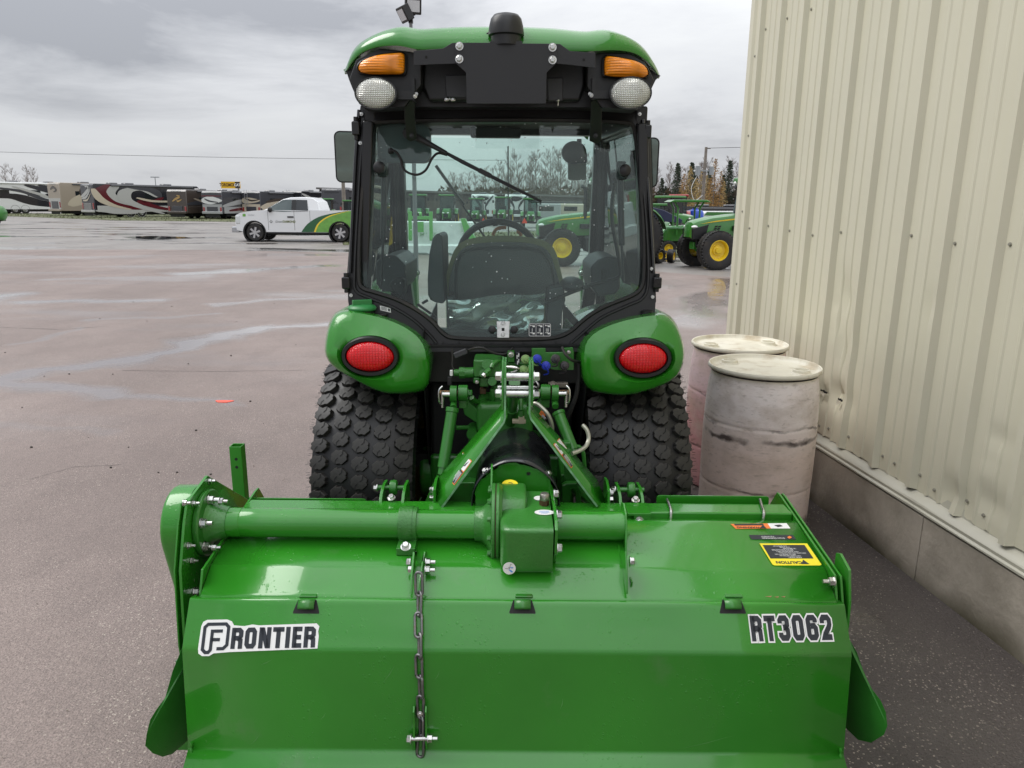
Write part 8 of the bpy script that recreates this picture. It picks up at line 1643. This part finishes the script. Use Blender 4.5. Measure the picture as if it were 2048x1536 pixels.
def word(s, H, fx_, o, xdir, ydir, nn, parent, edge, zo=.0):
    """o = lower left corner"""
    out_ = []
    for pas, (m_, ext, off) in enumerate(((M['white'], edge, .0006), (M['ink'], 0, .0012))):
        if pas == 0 and edge == 0: continue
        x = 0; b = MB()
        for ch in s:
            adv, st = GL[ch]; t_ = MB()
            for P, cl in st: strokes(t_, P, w0 + 2 * ext / H * 1.0, ext / H, bool(cl))
            for v in t_.v: pass
            b.add([(v[0] * fx_ * H + x, v[1] * H, off + zo) for v in t_.v], t_.f); x += (adv + SPC) * fx_ * H
        apply(b, Matrix.Translation(o) @ Matrix((xdir, ydir, nn)).transposed().to_4x4()); out_.append(part('letter_outline' if pas == 0 else 'lettering', b, m_, parent, smooth=0))
    return x
# RT3062
pA, n_, up = flap_pt(1504, 1283, .003, 2); pB = flap_pt(1668, 1280, .003, 2)[0]; top = flap_pt(1504, 1232, .003, 2)[0]; Hh = (top - pA).length; xd = (pB - pA).normalized(); yd = n_.cross(xd)
SPC = .10; tot = sum(GL[c][0] + SPC for c in 'RT3062') - SPC; fxx = (pB - pA).length / (tot * Hh)
word('RT3062', Hh, fxx, pA, xd, yd, n_, flap, .0045)
# FRONTIER with its framed F
pA, n_, up = flap_pt(460, 1298, .003, 2); pB = flap_pt(631, 1295, .003, 2)[0]; top = flap_pt(460, 1256, .003, 2)[0]; Hh = (top - pA).length; xd = (pB - pA).normalized(); yd = n_.cross(xd); W_ = (pB - pA).length
K_ = W_ / (631 - 460)
SPC = .055; tot = sum(GL[c][0] + SPC for c in 'RONTIER') - SPC; fxx = W_ / (tot * Hh)
loc = lambda px, py, off: pA + xd * (px - 460) * K_ + yd * (1298 - py) * K_ * (Hh / K_ / 42.0) + n_ * off
bk = [(397, 1252), (400, 1243), (408, 1239), (448, 1239), (458, 1243), (463, 1251), (484, 1253), (500, 1250), (514, 1252), (630, 1250), (636, 1256), (634, 1266), (636, 1275), (635, 1300), (460, 1304), (428, 1306), (420, 1311), (406, 1311), (398, 1306), (396, 1296)]
b = MB(); b.plate([[loc(x, y, .0) for x, y in bk]], n_ * .0005); bkp = part('decal_backing', b, M['white'], flap, smooth=0)
word('RONTIER', Hh, fxx, pA, xd, yd, n_, bkp, 0, zo=0.0)
b = MB(); t_ = MB()
strokes(t_, [(431, 1275), (440, 1275)], 8); t_.v = []; t_.f = []; t_.m = []
for P in ([(433, 1297), (446, 1297), (453, 1290), (453, 1254), (447, 1248), (411, 1248), (405, 1254), (405, 1298), (411, 1304), (417, 1304), (421, 1299), (421, 1262), (442, 1262)], [(421, 1279), (438, 1279)]): strokes(t_, P, 6.5)
b.add([loc(v[0], v[1], .0013) for v in t_.v], t_.f); part('framed_letter', b, M['ink'], bkp, smooth=0)
# --- decals on the hood (they face the tractor, so read upside down from here)
def hq(px, py, off=.0034): return hood_pt(px, py, off, 2)[0]
hn = hood_pt(1500, 1100, 0, 2)[1]; hu = hood_pt(1500, 1100, 0, 2)[2]
def decal(name, P, m, off, parent): b = MB(); b.plate([[hq(x, y, off) for x, y in P]], hn * .0004); return part(name, b, m, parent, smooth=0)
def htext(s, px, py, size, m, parent, fx=1.0, bold=0.0, shear=0, off=.0046):
    return part('decal_text', apply(textmb(s, size, fx, bold, shear=shear), frameM(hq(px, py, off), (-1, 0, 0), -hu)), m, parent, smooth=0)
HOOD = bpy.data.objects['hood']
d1 = decal('caution_decal', [(1519, 1087), (1614, 1087), (1643, 1129), (1640, 1131), (1549, 1131), (1545, 1129)], M['yellow'], .0034, HOOD)
d1b = decal('decal_panel', [(1525, 1090), (1609, 1090), (1627, 1117), (1541, 1117)], M['ink'], .0040, HOOD)
htext('CAUTION', 1578, 1124.5, .0165, M['ink'], HOOD, 1.05, .0006)
b = MB(); b.add([hq(x, y, .0046) for x, y in ((1606, 1119), (1619, 1128), (1603, 1128))], [(0, 1, 2)]); part('decal_triangle', b, M['ink'], HOOD, smooth=0)
for k, (s_, py) in enumerate((('AVOID INJURY', 1114.5), ('READ OPERATORS MANUAL', 1111.5), ('KEEP ALL SHIELDS IN PLACE', 1108.5), ('KEEP HANDS FEET AND CLOTHING', 1105.8), ('AWAY FROM MOVING PARTS', 1103), ('BEFORE DISMOUNTING', 1099.8), ('OR SERVICING', 1097), ('STOP ENGINE', 1094.2), ('AND REMOVE KEY', 1092))):
    htext(s_, 1590 - 8 * (k % 3) - (1114 - py) * .65 , py, .0062 if k not in (0, 5, 6) else .0075, M['white'], HOOD, .82)
d2 = decal('dealer_decal', [(1498, 1070), (1586, 1070), (1592, 1079), (1503, 1079)], M['ink'], .0034, HOOD); htext('EQUIPMENT', 1535, 1073, .007, M['white'], HOOD, 1.1); htext('Green DIAMOND', 1547, 1076.2, .010, M['white'], HOOD, .95)
b = MB(); b.add([hq(x, y, .0046) for x, y in ((1574, 1074.5), (1579, 1071.5), (1584, 1074.5), (1579, 1077.5))], [(0, 1, 2, 3)]); part('decal_diamond', b, M['orange'], HOOD, smooth=0)
d3 = decal('warning_decal', [(1461, 1048), (1535, 1047), (1542, 1057), (1472, 1058)], M['orange'], .0034, HOOD); decal('decal_panel', [(1535, 1047), (1573, 1046.5), (1581, 1057), (1542, 1057)], M['white'], .0034, HOOD); decal('decal_panel', [(1468, 1048), (1526, 1047.5), (1528, 1050.5), (1470, 1051)], M['ink'], .0040, HOOD)
htext('WARNING', 1497, 1054.6, .013, M['ink'], HOOD, 1.2, .0004); b = MB(); b.add([hq(x, y, .0046) for x, y in ((1526, 1049.5), (1533, 1056.5), (1519, 1056.5))], [(0, 1, 2)]); b.add([hq(x, y, .0046) for x, y in ((1548, 1050), (1560, 1049), (1566, 1052), (1556, 1054))], [(0, 1, 2, 3)]); part('decal_triangle', b, M['ink'], HOOD, smooth=0)
# scratches and rust rub on the hood edge
b = MB()
for x, y, l in ((1530, 1193, 14), (1548, 1194, 10), (1562, 1193.5, 9)): b.add([hood_pt(x, y, .0035, 3)[0], hood_pt(x + l, y - 1.5, .0035, 3)[0], hood_pt(x + l * .8, y + 1.2, .0035, 3)[0]], [(0, 1, 2)])
part('rust_rub', b, M['rust'], HOOD, smooth=0)

# light scratches on the flap
b = MB(); random.seed(8)
for (x0, y0, x1, y1) in ((765, 1366, 790, 1330), (868, 1362, 880, 1340), (500, 1490, 520, 1468), (520, 1330, 545, 1312 + 6), (1360, 1498, 1470, 1470), (1120, 1420, 1126, 1395), (640, 1440, 652, 1425)):
    a = flap_pt(x0, y0, .0032, 3)[0]; c = flap_pt(x1, y1, .0032, 3)[0]; d = (c - a).normalized(); s_ = d.cross(flap_pt(x0, y0, 0, 3)[1]) * .0007; m_ = (a + c) / 2 + s_ * 3
    b.add([a, m_ - s_, m_ + s_], [(0, 1, 2)]); b.add([m_ - s_, c, m_ + s_], [(0, 1, 2)])
part('scratch', b, mat('scratched_paint', (.10, .30, .08), .5), flap, smooth=0)
